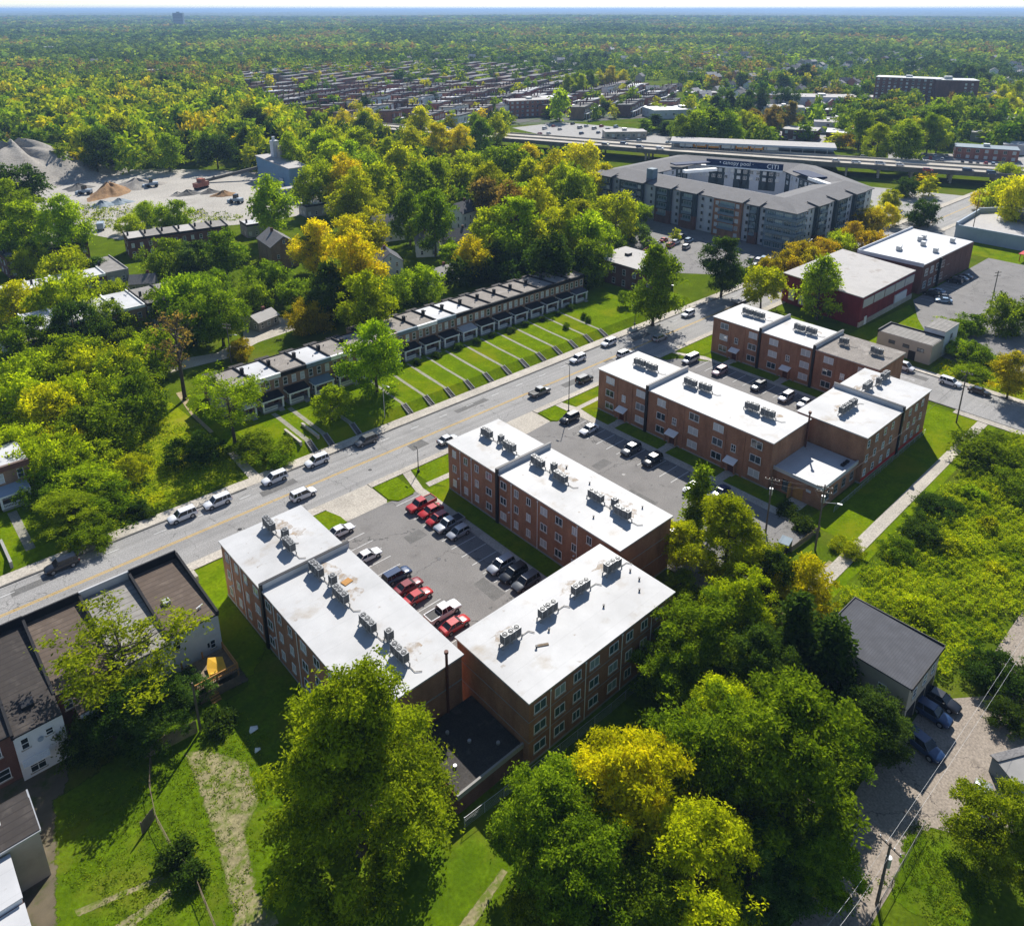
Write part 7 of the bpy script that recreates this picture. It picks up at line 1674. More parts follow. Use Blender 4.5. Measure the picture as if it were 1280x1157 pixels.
th_(955, 1050, 9, 110, 'bl', 'hero', 'bluish green small tree at the foot of the big one near the back road')
th_(1000, 868, 16, 195, 'g', 'hero', 'big round tree at lower right overhanging the back road')
th_(915, 628, 13, 110, 'yg', 'near', 'yellow-green round tree beside the pointed conifer')
th_(879, 584, 14, 46, 'g', 'cone', 'narrow pointed conifer at the end of the middle car park')
th_(850, 655, 8, 62, 'yg', 'near', 'small yellow-green tree left of the pointed conifer foot')
th_(972, 690, 10, 66, 'd', 'near', 'dark ivy-grown tree below the wired pole')
th_(1012, 692, 11, 78, 'y', 'near', 'golden-topped tree beside the pole with the transformer')
th_(928, 712, 11, 95, 'yg', 'near', 'yellow-green tree in the middle of the clump right of the front block')
th_(880, 745, 12, 120, 'g', 'near', 'green tree at the right end of the front brick block')
th_(850, 800, 10, 100, 'g', 'near', 'green tree on the slope below the right end of the front block')
th_(950, 790, 13, 100, 'd', 'near', 'dark tree in the middle of the clump above the big round tree')
th_(1003, 742, 13, 62, 'd', 'cone', 'dark narrow evergreen left of the dark-roofed garage house')
th_(1048, 772, 13, 92, 'd', 'spruce', 'dark spruce with branches reaching over the dark roof')
th_(1095, 872, 8, 95, 'd', 'near', 'dark low tree before the garage house wall')
th_(815, 1095, 9, 150, 'g', 'hero', 'low green tree at the bottom edge under the yellow autumn tree')
th_(1035, 1040, 9, 100, 'g', 'hero', 'green tree at the shady side of the back road')
th_(690, 1090, 8, 110, 'og', 'hero', 'olive tree at the bottom edge beside the grass gap')
th_(945, 900, 13, 130, 'l', 'hero', 'light green tree between the yellow-green and the big round tree')
th_(915, 860, 12, 110, 'yg', 'hero', 'yellow-green tree left of the big round tree')
th_(1060, 900, 8, 90, 'g', 'near', 'green tree between the garage house and the big round tree')
th_(140, 788, 13, 195, 'og', 'sparse', 'half-bare light green tree before the town house backs')
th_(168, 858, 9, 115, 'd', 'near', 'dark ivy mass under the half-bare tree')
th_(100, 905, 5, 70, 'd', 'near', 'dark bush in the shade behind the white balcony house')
th_(1262, 985, 12, 110, 'og', 'near', 'olive-brown tree in the bottom right corner')
th_(283, 474, 15, 112, 'l', 'sparse', 'thin light green tree before the left end of the shorter terrace')
th_(411, 484, 8, 44, 'l', 'mid', 'small light green tree on the lawn of the shorter terrace', 1)
th_(466, 402, 13, 78, 'l', 'near', 'full green street tree between the two terraces')
th_(214, 388, 22, 84, 'b', 'bare', 'nearly dead bare tree on the vacant lot')
th_(822, 310, 15, 74, 'g', 'near', 'full green tree beside the dark brick house')
th_(908, 297, 16, 60, 'd', 'near', 'dark round street tree at the mouth of the complex lot')
th_(957, 329, 13, 48, 'yg', 'mid', 'yellow-green round street tree left of the red hall')
th_(1032, 321, 19, 54, 'l', 'tall', 'light green tree before the wall of the red hall')
th_(783, 362, 5, 20, 'g', 'mid', 'small round tree on the corner lawn', TZ)
th_(1117, 149, 17, 68, 'yg', 'near', 'big yellow-green tree behind the highway left of the crowded lot')
th_(1270, 372, 10, 62, 'g', 'near', 'green tree at the right edge beside the right-hand lot')
th_(1272, 440, 11, 52, 'o', 'near', 'orange-tinged tree at the right edge beside the side street')
th_(1157, 250, 9, 42, 'd', 'mid', 'dark round tree behind the white-roofed brick block')
th_(542, 237, 17, 62, 'g', 'near', 'dark-stemmed tree before the white gabled houses')
th_(648, 248, 17, 84, 'l', 'near', 'largest light green tree behind the right half of the long terrace')
th_(412, 256, 19, 92, 'y', 'near', 'tall golden tree left of the gabled houses, upper one')
th_(438, 293, 17, 80, 'y', 'near', 'tall golden tree just below the upper golden one')
th_(545, 153, 20, 92, 'y', 'near', 'tallest yellow tree in front of the highway')
tl('in the overgrown lot at the left', '30,400,9,75,g 78,425,9,80,g 122,432,9,85,yg 150,445,9,80,g 20,470,9,85,yg 65,482,9,85,y 98,470,8,80,yg 160,475,9,78,g 190,415,8,70,l 8,540,8,80,yg 55,548,8,85,yg 72,535,7,60,y 112,545,6,80,l 55,590,6,70,g 100,590,6,80,l 80,622,6,90,og 128,610,5,70,g 160,570,5,46,yg  110,655,4,60,g 128,505,8,80,g 40,440,9,80,l  95,515,7,70,g')
tl('beside the left rows', '45,245,13,105,l 5,225,12,70,g 12,200,14,60,d 215,252,9,48,l 181,252,9,38,l 160,268,7,32,yg 183,297,10,92,g 81,311,8,64,yg 36,311,8,48,yg 76,341,10,82,yg 24,352,9,66,y 119,322,9,34,bl 140,352,9,40,l 237,345,10,82,l 215,352,9,64,g 240,304,8,54,bl 204,300,8,60,g 130,380,7,60,g 160,385,6,50,yg 85,380,8,80,d 262,365,9,60,d 30,300,7,50,g 5,285,7,50,g 232,375,8,70,g')
tl('around the alley and the old brick house', '321,268,14,60,l 277,287,11,46,g 292,322,13,115,g 250,345,10,60,g 337,222,13,58,l 378,225,9,32,g 387,287,13,44,d 372,350,9,54,g 382,378,8,56,o 400,372,8,45,l 443,212,14,66,yg 480,216,13,72,l 459,262,13,50,y 298,425,5,34,o 345,345,8,40,g 405,330,11,60,d 425,345,10,70,g 455,340,11,70,yg 300,360,9,70,g 330,330,9,60,g 480,345,9,60,g')
tl('behind the long terrace', '524,335,9,56,l 563,304,10,36,l 590,296,12,46,y 612,262,14,52,yg 700,252,16,78,yg 738,265,15,62,l 770,238,13,52,yg 672,226,15,64,y 720,212,14,50,yg 640,230,12,54,b 605,222,12,44,b 585,235,13,44,g 690,290,12,60,d 735,300,11,50,g 790,272,8,40,bl 800,255,9,36,l 755,205,12,36,y 775,330,6,24,g 620,305,10,60,d 660,315,9,60,d 700,320,9,60,d 730,325,9,50,g 765,290,10,44,g 590,320,9,46,d 470,300,14,50,y 500,345,7,36,g')
tl('between the quarry and the highway', '440,130,15,58,y 470,165,16,56,yg 412,178,15,52,yg 520,205,16,60,g 500,180,15,50,yg 585,186,13,40,yg 630,178,15,58,g 690,190,14,50,y 727,174,14,44,y 660,200,13,44,yg 610,205,14,50,yg 560,215,15,56,g 470,205,15,50,yg 430,195,15,50,y 395,200,15,48,yg 705,205,13,46,yg 745,215,11,34,y 545,200,15,46,yg 600,150,12,32,g 620,143,12,30,yg 525,134,12,34,y 590,140,11,26,g 455,190,15,44,g 650,225,13,44,g 570,250,12,44,g 510,240,14,50,g 490,250,13,46,yg')
tl('by the grey complex', '1090,262,9,40,o 1070,278,9,44,o 1110,255,9,36,y 1050,290,9,40,yg 1030,300,9,40,o 1005,303,9,44,o 985,315,9,44,o 968,322,8,36,o 1018,310,9,40,o 1095,290,9,36,o 1115,238,8,30,yg 1135,222,9,32,d 1165,222,9,26,y 1078,245,7,28,yg 1145,310,5,22,y 845,286,5,14,yg 812,296,5,16,g 1160,215,7,22,o')
tl('at the right edge', '1256,225,10,52,yg 1275,215,11,50,y 1240,235,8,36,y 1265,205,10,36,yg 1215,395,5,44,g 1195,405,4,30,g 1225,430,5,40,g 1200,425,4,36,l')
tl('around the highway stores', '1150,140,15,52,g 1168,141,14,50,yg 1190,120,13,46,l 1180,130,13,40,g 1215,82,15,52,d 1140,155,13,44,g 1255,110,12,40,y 1245,120,12,40,g 1265,100,12,36,yg 1080,138,11,36,g 1065,142,10,34,g 1100,145,10,34,d 1130,120,8,26,d 1115,118,9,30,d 980,126,9,44,b 955,133,9,44,b 930,140,10,40,yg 910,138,12,44,g 890,136,12,44,g 875,138,12,40,l 860,140,11,36,g 945,145,9,34,o 820,143,12,26,d,cone 835,152,9,26,d,cone 805,150,7,22,g 850,150,9,28,g 965,160,7,24,l 1010,155,7,26,g 1045,165,7,26,yg 1060,168,7,24,o 1070,130,9,28,g 745,66,16,34,d,cone 718,92,16,34,l 765,82,17,44,y 730,88,14,34,g 700,112,11,26,l 742,112,9,22,g 1225,140,8,26,g 1205,175,5,18,g 985,110,10,30,d 945,105,11,34,d 905,110,12,38,d 1000,80,14,40,d')
tl('in the conifer hedge of the far terraces', '395,125,9,18,d,cone 405,127,9,18,d,cone 415,126,10,20,d,cone 425,128,9,18,d,cone 388,130,8,20,g 455,140,12,28,g 495,138,9,14,d,cone 488,142,8,12,d,cone 540,115,13,18,d,cone 505,105,8,14,d 415,120,8,24,g 385,100,8,26,g')
# woods filled by spacing
def inpoly(x, y, poly):
    c = False; n = len(poly)
    for i in range(n):
        (x1, y1), (x2, y2) = poly[i], poly[i - 1]
        if (y1 > y) != (y2 > y) and x < (x2 - x1) * (y - y1) / (y2 - y1) + x1: c = not c
    return c
def far_enough(x, y, w, k=.42):
    for t in TREES:
        if abs(t['x'] - x) < 14 and abs(t['y'] - y) < 14 and math.hypot(t['x'] - x, t['y'] - y) < (t['w'] + w) * k: return False
    return True
AXV = [Vector(p) for p in axis]
def near_axis(x, y, lo=-14, hi=42):
    p = Vector((x, y))
    for a, b_ in zip(AXV[:-1], AXV[1:]):
        d = (b_ - a); t = (p - a).dot(d) / d.length_squared
        if -0.02 <= t <= 1.02:
            nrm = Vector((-d.y, d.x)).normalized(); s = (p - a).dot(nrm)
            s = s if nrm.x > 0 else -s
            if lo < s < hi: return True
    return False
BLD = [(o.matrix_basis.translation.x, o.matrix_basis.translation.y) for o in COL.objects if o.parent is None and o.get('category') in ('house', 'row house', 'store', 'flats', 'building', 'shop', 'shed', 'tank', 'hut')]
def near_bld(x, y, r=9):
    for bx_, by_ in BLD:
        if abs(bx_ - x) < r and abs(by_ - y) < r: return True
    return False
BF = [(o.matrix_basis.translation.x, o.matrix_basis.translation.y, o['category'] in ('store', 'shop', 'flats', 'high-rise')) for o in COL.objects if o.parent is None and o.get('category') in ('house', 'store', 'flats', 'building', 'shop', 'high-rise') and math.hypot(*o.matrix_basis.translation.xy) > 440]
def hides(x, y):
    for bx_, by_, tall_ in BF:
        dx, dy = bx_ - x, by_ - y
        if abs(dx) > 70 or abs(dy) > 70: continue
        L_ = math.hypot(bx_, by_); ux, uy = bx_ / L_, by_ / L_; s_ = dx * ux + dy * uy
        if -10 < s_ < (80 if tall_ else 44) and abs(dx * uy - dy * ux) < 12: return True
    return False
def clearing(x, y): return math.sin(x / 47 + 1.7 * math.sin(y / 83)) * math.cos(y / 59 + 1.3 * math.sin(x / 71)) + .35 * math.sin(x / 19 + y / 23)
def fill(place, pxs, sp, hmin, hmax, wr, mix, zt=10, keys=('mid', 'tall', 'mid')):
    poly = PP(*pxs, z=zt); xs = [p[0] for p in poly]; ys_ = [p[1] for p in poly]; x = min(xs)
    while x < max(xs):
        y = min(ys_)
        while y < max(ys_):
            X, Y = x + rv.uniform(-.4, .4) * sp, y + rv.uniform(-.4, .4) * sp; w = rv.uniform(*wr)
            if inpoly(X, Y, poly) and far_enough(X, Y, w) and not near_axis(X, Y) and not near_bld(X, Y):
                H = rv.uniform(hmin, hmax); z = float(hfun(X, Y)); size = w * F / depth(X, Y, 8)
                TREES.append(dict(x=X, y=Y, H=H, w=w, col=rv.choice(mix), key=rv.choice(keys), label=None, place=place, size=size, px=pj(X, Y, 8)[0], z=z, wood=True))
            y += sp
        x += sp
fill('in the dense wood behind the quarry', [(0, 92), (110, 102), (250, 112), (330, 128), (385, 140), (440, 165), (470, 190), (450, 215), (400, 212), (345, 195), (300, 190), (215, 192), (110, 196), (70, 176), (40, 160), (0, 155)], 13, 18, 25, (13, 19), ['yg', 'l', 'g', 'yg', 'l', 'yg', 'y', 'd'])
fill('in the dense wood between the quarry and the highway', [(400, 195), (470, 180), (560, 195), (700, 205), (745, 225), (750, 265), (700, 280), (600, 280), (550, 260), (480, 240), (430, 235), (395, 225)], 11, 15, 20, (11, 15), ['yg', 'l', 'y', 'g', 'd', 'yg'])
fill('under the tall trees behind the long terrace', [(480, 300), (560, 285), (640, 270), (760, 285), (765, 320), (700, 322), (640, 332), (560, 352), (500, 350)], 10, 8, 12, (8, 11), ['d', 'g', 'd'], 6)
fill('in the thicket around the alley', [(200, 330), (290, 300), (420, 300), (470, 345), (440, 385), (400, 395), (350, 360), (300, 385), (225, 390)], 9.5, 7, 10, (8, 11), ['g', 'l', 'g', 'yg'], 6)
fill('in the thicket of the overgrown left lot', [(0, 400), (150, 395), (200, 420), (195, 520), (120, 560), (60, 540), (0, 560)], 8.5, 5.5, 8, (7, 10), ['g', 'yg', 'l', 'yg'], 6)
# suburb trees
rs = random.Random(21)
def suburb(n, rmin, rmax, wr, hr, place, dens_mask=True):
    k = 0; tries = 0
    while k < n and tries < n * 12:
        tries += 1
        r = math.sqrt(rs.uniform(rmin ** 2, rmax ** 2)); a = rs.uniform(-.62, .62); X = r * (FW[0] * math.cos(a) + RT[0] * math.sin(a)); Y = r * (FW[1] * math.cos(a) + RT[1] * math.sin(a))
        px, py = pj(X, Y, 8.0)
        if not -30 < px < 1310: continue
        if py > 205: continue
        if 300 < px < 860 and 92 < py < 172 and (rs.random() < .93 or near_bld(X, Y, 7)): continue       # terraces, store lots
        if 640 < px < 860 and 150 < py < 215: continue
        if px > 860 and py > 172: continue
        if near_axis(X, Y, -20, 60) or near_bld(X, Y, 10) or hides(X, Y): continue
        if px > 430 and clearing(X, Y) > .62: continue
        w = rs.uniform(*wr); H = rs.uniform(*hr)
        if 730 < X < 860 and 230 < Y < 340 and not (X < 735): continue
        col = rs.choice(['g', 'g', 'd', 'g', 'yg', 'bl', 'og', 'l', 'd', 'y' if rs.random() < .5 else 'g', 'b' if rs.random() < .3 else 'g'])
        side = 'on the left' if px < 430 else ('in the middle' if px < 860 else 'on the right')
        TREES.append(dict(x=X, y=Y, H=H, w=w, col=col, key='far', label=None, place='in the far leafy suburb ' + side, size=w * F / depth(X, Y, 8), px=px, z=float(hfun(X, Y)), wood=True)); k += 1
suburb(760, 470, 1000, (10, 16), (12, 20), '')
GH = [(o.matrix_basis.translation.x, o.matrix_basis.translation.y) for o in COL.objects if o.parent is None and o.name.startswith('gabled_house') and math.hypot(*o.matrix_basis.translation.xy) < 420]
def covers(t):
    for bx_, by_ in GH:
        dx, dy = bx_ + 3 - t['x'], by_ + 4 - t['y']; L_ = math.hypot(bx_, by_); ux, uy = bx_ / L_, by_ / L_; s_ = dx * ux + dy * uy; l_ = abs(dx * uy - dy * ux)
        if (-4 < s_ < 24 and l_ < t['w'] * .25 + 2.5): return True
    return False
TREES[:] = [t for t in TREES if t['label'] or not covers(t)]
# ---- the largest become trees of their own, the others one wood
TREES.sort(key=lambda t: -(t['size'] + (60 if not t.get('wood') else 0)))
own, rest = TREES[:296], TREES[296:]
cnt = {}
for t in own: cnt.setdefault((t['place'], t['col']), []).append(t)
for L in cnt.values(): L.sort(key=lambda t: t['px'])
num = {}
def jit(c, k, a=.16):
    f = k.uniform(1 - a, 1 + a); return (c[0] * f * k.uniform(.9, 1.1), c[1] * f, c[2] * f, 1)
def put_tree(t):
    if t['key'] in ('near', 'mid', 'tall') and t['H'] / t['w'] < 1.0: t['key'] = 'thick'
    L = PROTO[t['key']]; cm, tm, w0, h0 = L[rv.randrange(len(L))]
    sx = t['w'] / (w0 * .98); sz = t['H'] / (h0 * 1.0)
    nm = 'conifer' if t['key'] in ('cone', 'spruce') else 'tree'
    if t['label']: lab, grp = t['label'], None
    else:
        L_ = cnt[(t['place'], t['col'])]; i = L_.index(t)
        base = '%s %s %s' % (CW[t['col']], 'conifer' if nm == 'conifer' else 'tree', t['place'])
        if t.get('wood') or len(L_) > 12: lab, grp = base, base.replace('tree', 'trees', 1)
        elif len(L_) == 1: lab, grp = 'the only ' + base, 'trees ' + t['place']
        else: lab, grp = ('leftmost ' if i == 0 else ordn[i] + ' from left ') + base, 'trees ' + t['place']
    o = thing(nm, lab, nm, (t['x'], t['y'], t['z']), rv.uniform(0, 6.28), grp)
    k = link('trunk', tm, o, scale=(min(sx, sz) * .5 + sx * .5, min(sx, sz) * .5 + sx * .5, sz)); c = link('crown', cm, o, scale=(sx, sx, sz)); c.color = jit(CC[t['col']], rv)
    return o
for t in own: put_tree(t)
# ---- the rest of the woods: one object
def leaf_far():
    m = M['leaf_far']; nt = m.node_tree; a = nn(nt, 'ShaderNodeAttribute', attribute_name='col')
    h = [n for n in nt.nodes if n.type == 'HUE_SAT'][0]; nt.links.new(a.outputs['Color'], h.inputs['Color'])
leaf_far()
LOD = {}
for key, n, s, K in (('a', 420, .95, 20), ('b', 130, 1.25, 14), ('c', 44, 2.0, 9), ('d', 22, 2.7, 7)): LOD[key] = [crown_np(200 + i, n, s, 'round', K, .05, 10, 12, 1.15)[:2] for i in range(5)]
Q, T, Cc = [], [], []
def add_far(x, y, z, w, H, col, lod):
    q, tt = LOD[lod][rv.randrange(5)]; a = rv.uniform(0, 6.28); ca, sa = math.cos(a), math.sin(a); sx, sz = w / 10, H / 12
    R_ = np.array([[ca * sx, -sa * sx, 0], [sa * sx, ca * sx, 0], [0, 0, sz]], np.float32)
    Q.append((q.astype(np.float32) @ R_.T) + np.array([x, y, z], np.float32)); T.append(tt); Cc.append(np.tile(np.array(jit(CC[col], rv)[:3], np.float32), (len(q), 1)))
for t in rest: add_far(t['x'], t['y'], t['z'], t['w'], t['H'], t['col'], 'a')
def belt(r0, r1, sp, lod, wr, hr, mix, skip=.0):
    r = r0
    while r < r1:
        da = sp / r; a = -.66
        while a < .66:
            aa = a + rs.uniform(-.5, .5) * da; rr_ = r + rs.uniform(-.5, .5) * sp
            X = rr_ * (FW[0] * math.cos(aa) + RT[0] * math.sin(aa)); Y = rr_ * (FW[1] * math.cos(aa) + RT[1] * math.sin(aa)); a += da
            px, py = pj(X, Y, 8)
            if not -20 < px < 1300 or rs.random() < skip: continue
            if 300 < px < 880 and 92 < py < 172: continue
            if px > 480 and r < 1700 and rs.random() < .25: continue
            if near_axis(X, Y, -20, 60): continue
            if r < 1700 and (near_bld(X, Y, 11) or hides(X, Y)): continue
            if px > 380 and r < 2300 and clearing(X, Y) > .66: continue
            if 600 < px < 860 and py > 140 or py > 172: continue
            add_far(X, Y, float(hfun(X, Y)), rs.uniform(*wr) * (.75 + .4 * rs.random() + .2 * math.sin(X / 90) * math.cos(Y / 70)), rs.uniform(*hr), mix[int(max(0, min(.999, .5 + .34 * math.sin(X / 130 + 2 * math.sin(Y / 210)) + rs.uniform(-.36, .36))) * len(mix))], lod)
        r += sp
for _ in range(760):
    q_ = (rs.uniform(300, 860), rs.uniform(84, 160)); X, Y = at(*q_, 5)
    if inpoly(X, Y, NB) and not near_bld(X, Y, 5.5): add_far(X, Y, float(hfun(X, Y)), rs.uniform(6, 11), rs.uniform(7, 13), rs.choice(['g', 'd', 'd', 'yg', 'l', 'y']), 'a')
mx = ['d', 'bl', 'd', 'bl', 'd', 'g', 'bl', 'g', 'd', 'g', 'bl', 'g', 'og', 'g', 'l', 'b']
belt(560, 860, 15, 'a', (11, 18), (12, 20), mx, .3); belt(860, 1350, 14, 'b', (10, 18), (9, 17), mx, .22); belt(1350, 2300, 18, 'c', (14, 24), (9, 17), mx, .15); belt(2300, 4200, 27, 'd', (20, 34), (10, 18), mx, .1); belt(4200, 7500, 44, 'd', (32, 54), (12, 24), mx, .15)
dw = link('distant_woodland', card_mesh('distant_woodland', np.concatenate(Q), np.concatenate(T), 'leaf_far', np.concatenate(Cc))); tag(dw, 'mass of distant tree crowns running to the hazy horizon', 'woodland', None, 'stuff')
# farthest canopy as a bumpy sheet
na_, nr_ = 420, 150; az = np.linspace(-.72, .72, na_); rr_ = np.geomspace(3600, 40000, nr_); A_, R_ = np.meshgrid(az, rr_)
X_ = R_ * (FW[0] * np.cos(A_) + RT[0] * np.sin(A_)); Y_ = R_ * (FW[1] * np.cos(A_) + RT[1] * np.sin(A_)); rg = np.random.default_rng(4)
Z_ = hfun(X_, Y_) + rg.uniform(0, 1, X_.shape) * (13 + R_ * .0011); V_ = np.stack([X_, Y_, Z_], -1).reshape(-1, 3)
cm_ = bpy.data.meshes.new('canopy'); I_ = np.arange(na_ * nr_).reshape(nr_, na_); fs_ = np.stack([I_[:-1, :-1], I_[:-1, 1:], I_[1:, 1:], I_[1:, :-1]], -1).reshape(-1, 4)
cm_.from_pydata(V_.tolist(), [], fs_.tolist()); M['canopy'] = mat('far_canopy', (0.05, 0.075, 0.02), 0.95, 0.45, 0.012, (0.2, 0.19, 0.17), .64, .06, .02); cm_.materials.append(M['canopy'])
tag(link('far_woodland', cm_), 'farthest wooded plain under the horizon', 'woodland', None, 'stuff')

# ---------------------------------------------------------------- shrubs
SB = []
def shrub(px, py, H, wpx, col, label=None, z=0.0, grp=None):
    x, y = at(px, py, z); w = wpx * depth(x, y, z) / F; L = PROTO['thick' if w > 4.5 else 'bush']; cm, tm, w0, h0 = L[rv.randrange(4)]
    o = thing('shrub', label, 'shrub', (x, y, z), rv.uniform(0, 6), grp); link('stem', tm, o, scale=(w / w0, w / w0, H / h0)); c = link('foliage', cm, o, scale=(w / w0, w / w0, H / h0)); c.color = jit(CC[col], rv); return o
for (px, py, H, w, c, l) in ((1232, 575, 4.5, 92, 'g', 'large round shrub at the far end of the footpath by the side street'), (1275, 620, 4, 70, 'g', 'green shrub at the right edge below the large round one'), (1170, 640, 3, 56, 'd', 'dark shrub beside the footpath, upper of three'), (1150, 670, 3, 56, 'd', 'dark shrub beside the footpath, middle of three'), (1122, 692, 2.6, 46, 'g', 'green shrub beside the footpath, lowest of three'),
   (1230, 845, 3.4, 70, 'd', 'dark shrub at the upper corner of the back road'), (1268, 860, 3.6, 70, 'd', 'dark shrub at the right edge beside the back road'), (1262, 905, 3, 60, 'd', 'dark shrub behind the garden shed'), (246, 575, 5, 66, 'd', 'dark shrub under the thin light green tree'), (325, 568, 4, 74, 'g', 'broad green hedge bush before the shorter terrace'), (345, 580, 3, 44, 'g', 'smaller bush beside the shady driveway'),
   (222, 1075, 2.0, 40, 'd', 'creeper bush on the wire fence of the back gardens, upper one'), (240, 1100, 1.8, 36, 'd', 'creeper bush on the wire fence of the back gardens, lower one'), (275, 905, 1.8, 40, 'd', 'weedy bush at the corner of the deck fence'), (175, 640, 2.0, 26, 'd', 'tall weed clump at the edge of the vacant lot'), (182, 645, 1.5, 22, 'd', 'small dark bush at the kerb of the vacant lot'), (240, 870, 3, 60, 'bl', 'bluish bush behind the white-walled town house'),
   (1160, 425, 2, 40, 'g', 'bush behind the beige workshop'), (1188, 412, 2.6, 46, 'l', 'light green bush right of the pale block'), (1225, 455, 3.2, 60, 'g', 'green bush beside the side street'), (1215, 470, 2.4, 46, 'l', 'light bush at the side street kerb'), (850, 735, 2.4, 44, 'l', 'light bush at the corner of the front block'), (838, 690, 2, 36, 'l', 'light weeds by the blank end wall of the middle block'),
   (1005, 660, 1.5, 30, 'd', 'dark bush under the annex wall'), (985, 640, 1.4, 30, 'd', 'low dark bush beside the annex door'), (800, 345, 2, 24, 'g', 'bush before the dark brick house'), (1060, 690, 2, 40, 'yg', 'yellow-green weeds at the lower end of the footpath')):
    shrub(px, py, H, w, c, l)
for i in range(7):
    px, py = 0, 0
    while not inpoly(px, py, [(112, 35), (150, 35), (149, 29), (122, 20.5), (108, 20), (100, 22), (101, 33)]): px, py = rv.uniform(98, 152), rv.uniform(18, 37)
    cm, tm, w0, h0 = PROTO['bush'][i % 4]; w = rv.uniform(2.2, 4.5); o = thing('shrub', 'leafy green weed clump rising from the field at the right', 'shrub', (px, py, 0), i, 'weed clumps in the field at the right'); link('stem', tm, o, scale=(w / w0, w / w0, rv.uniform(.5, .8))); c = link('foliage', cm, o, scale=(w / w0, w / w0, rv.uniform(.5, .85))); c.color = jit(CC[rv.choice(['yg', 'yg', 'l'])], rv)
for i in range(11):
    x = 93 + 5.95 * i; L = PROTO['bush']; cm, tm, w0, h0 = L[i % 4]; w = rv.uniform(1.5, 2.6); H = rv.uniform(1.1, 1.9)
    o = thing('shrub', 'dark front garden shrub under the porches of the long terrace', 'shrub', (x + rv.uniform(-.5, .5), 144.0 + rv.uniform(-1, .8), TZ), i, 'front garden shrubs of the long terrace'); link('stem', tm, o, scale=(w / w0, w / w0, H / h0)); c = link('foliage', cm, o, scale=(w / w0, w / w0, H / h0)); c.color = jit(CC['d'], rv)
for i, (x, y) in enumerate(((150.5, 137), (149.6, 134.5), (141.5, 135))):
    cm, tm, w0, h0 = PROTO['bush'][i]; o = thing('shrub', ('upper clipped round shrub at the right end of the long terrace', 'lower clipped round shrub at the right end of the long terrace', 'small round shrub on the lawn left of the two clipped ones')[i], 'shrub', (x, y, TZ)); link('stem', tm, o, scale=(.3, .3, .5)); c = link('foliage', cm, o, scale=(.3, .3, .5)); c.color = (*CC['g'], 1)

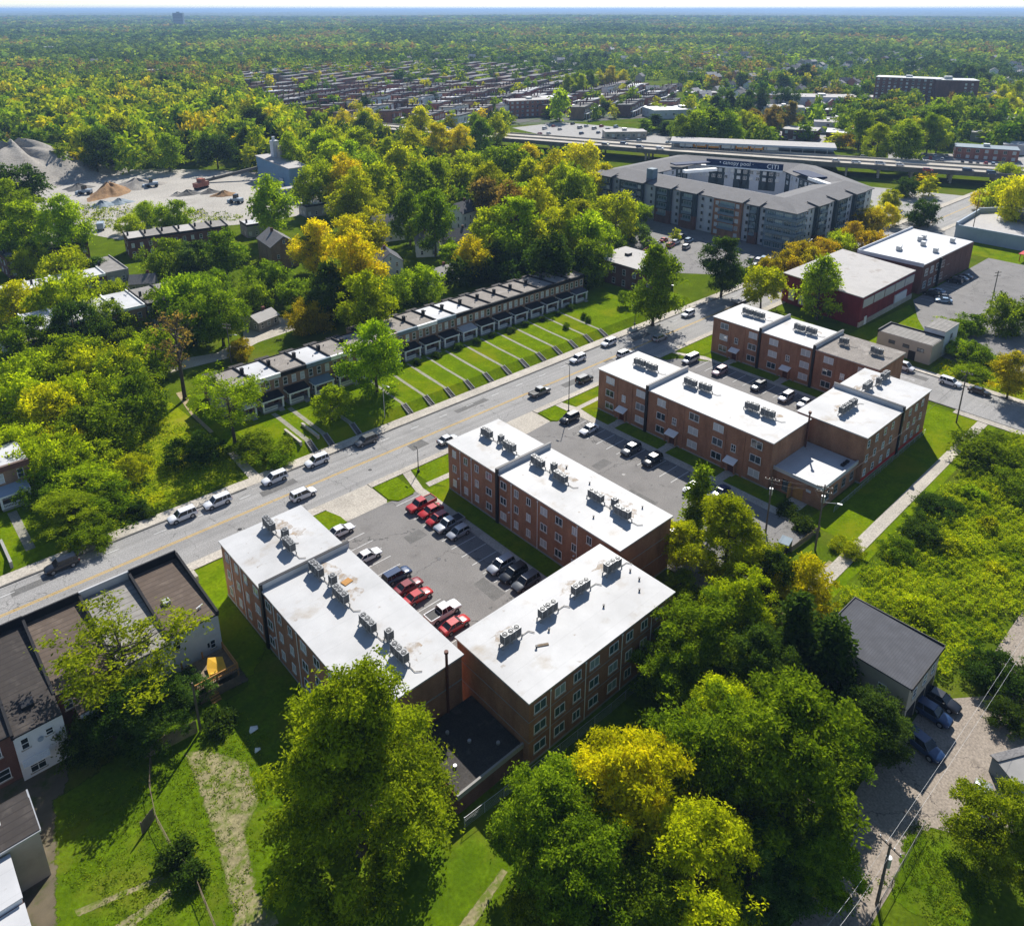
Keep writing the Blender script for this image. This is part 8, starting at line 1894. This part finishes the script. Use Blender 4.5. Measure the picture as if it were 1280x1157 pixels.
# ---------------------------------------------------------------- ground cover: tall weeds and rough grass
def cover(name, label, poly, n, s, hmax, cols, seed, clump=.35, lean=1.0):
    r = np.random.default_rng(seed); xs = np.array([p[0] for p in poly]); ys_ = np.array([p[1] for p in poly]); P = []
    while sum(len(a) for a in P) < n:
        X = r.uniform(xs.min(), xs.max(), n); Y = r.uniform(ys_.min(), ys_.max(), n); ins = np.zeros(n, bool); Xj = X + r.normal(size=n) * .5 + 1.1 * np.sin(Y * .9 + X * .4); Yj = Y + r.normal(size=n) * .5 + 1.1 * np.sin(X * .8 - Y * .5)
        for i in range(len(poly)):
            (x1, y1), (x2, y2) = poly[i], poly[i - 1]; cr = ((y1 > Yj) != (y2 > Yj)) & (Xj < (x2 - x1) * (Yj - y1) / (y2 - y1 + 1e-12) + x1); ins ^= cr
        P.append(np.stack([X[ins], Y[ins]], 1))
    P = np.concatenate(P)[:n // 8]; P = np.repeat(P, 8, 0) + r.normal(size=(len(P) * 8, 2)) * s * 1.7; n = len(P); X, Y = P[:, 0], P[:, 1]
    f = .5 + .28 * np.sin(X * .9 + 1.3 * np.sin(Y * .5)) * np.cos(Y * .8 + seed) + .22 * np.sin(X * 2.3 + Y * 1.7) * np.cos(Y * 2.9 - X * 1.1); f = np.clip(f + .3 * np.sin(X * .31 + seed) * np.sin(Y * .37 + 2 * seed), .06, 1.15)
    z = hmax * f * r.uniform(.35, 1.0, n); p = np.stack([X, Y, z], 1)
    nr = r.normal(size=(n, 3)) * .7 + np.array([0, 0, .7]); nr /= np.linalg.norm(nr, axis=1)[:, None]; u = np.cross(nr, r.normal(size=(n, 3))); u /= np.linalg.norm(u, axis=1)[:, None]; v = np.cross(nr, u); sz = s * r.uniform(.5, 1.4, n)[:, None]
    q = np.stack([p - u * sz, p - v * sz * .5, p + u * sz, p + v * sz * .5], 1); c = np.array([CC[k] for k in cols])[((f * 2.3 + r.random(n) * 1.2) % len(cols)).astype(int)]
    o = link(name, card_mesh(name, q, np.clip(f * .6 + r.random(n) * .4, 0, 1), 'leaf_far', c)); return tag(o, label, 'ground cover', None, 'stuff')
cover('tall_weeds', 'tall yellow-green weeds covering the field at the right', [(97, 36.5), (115, 37.2), (170, 37.8), (171, 20), (150, 17), (118, 19.0), (103, 19.5), (95, 21), (94.5, 30)], 95000, .17, 1.9, ['l', 'yg', 'l', 'yg', 'yg', 'l'], 3)
cover('rough_grass', 'rough tufted grass of the vacant lot on the left', [(18, 127.5), (44, 127), (47, 134), (48.5, 150), (42, 165), (30, 156), (22, 150)], 16000, .2, .4, ['yg', 'l', 'yg', 'yg'], 5)
cover('hedge_growth', 'weedy growth under the trees right of the front block', [(72.5, 36), (95, 37), (95, 22), (78, 22), (60, 24), (56, 36), (60, 44)], 20000, .26, 1.0, ['g', 'd', 'g', 'yg'], 7)
cover('undergrowth', 'undergrowth in the overgrown left lot', PP((0, 420), (190, 410), (200, 520), (170, 640), (120, 690), (70, 690), (60, 600), (0, 560)), 22000, .3, 1.3, ['g', 'd', 'yg', 'g'], 9)
cover('lawn_tufts', 'short grass tufts of the back gardens at the bottom', PP((95, 1000), (250, 930), (300, 890), (330, 905), (310, 1157), (100, 1157)), 16000, .1, .14, ['t', 't', 'g'], 11)
cover('corner_tufts', 'short grass tufts of the bottom right grass corner', PP((1135, 1038), (1170, 1037), (1232, 1070), (1215, 1157), (1195, 1180), (1118, 1120)), 7000, .1, .18, ['t', 't', 'g'], 12)
cover('quarry_scrub', 'weedy scrub creeping over the near side of the quarry yard', PP((72, 254), (130, 258), (250, 264), (310, 272), (250, 284), (150, 290), (110, 280), (75, 268)), 5200, .4, 1.6, ['g', 'yg', 'd'], 15)
cover('weedy_verge', 'weeds along the side street at the right', [(189.6, 20), (230, 20), (230, 35), (200, 36), (200, 58), (189.6, 60)], 9000, .25, .9, ['yg', 'l', 'y'], 13)
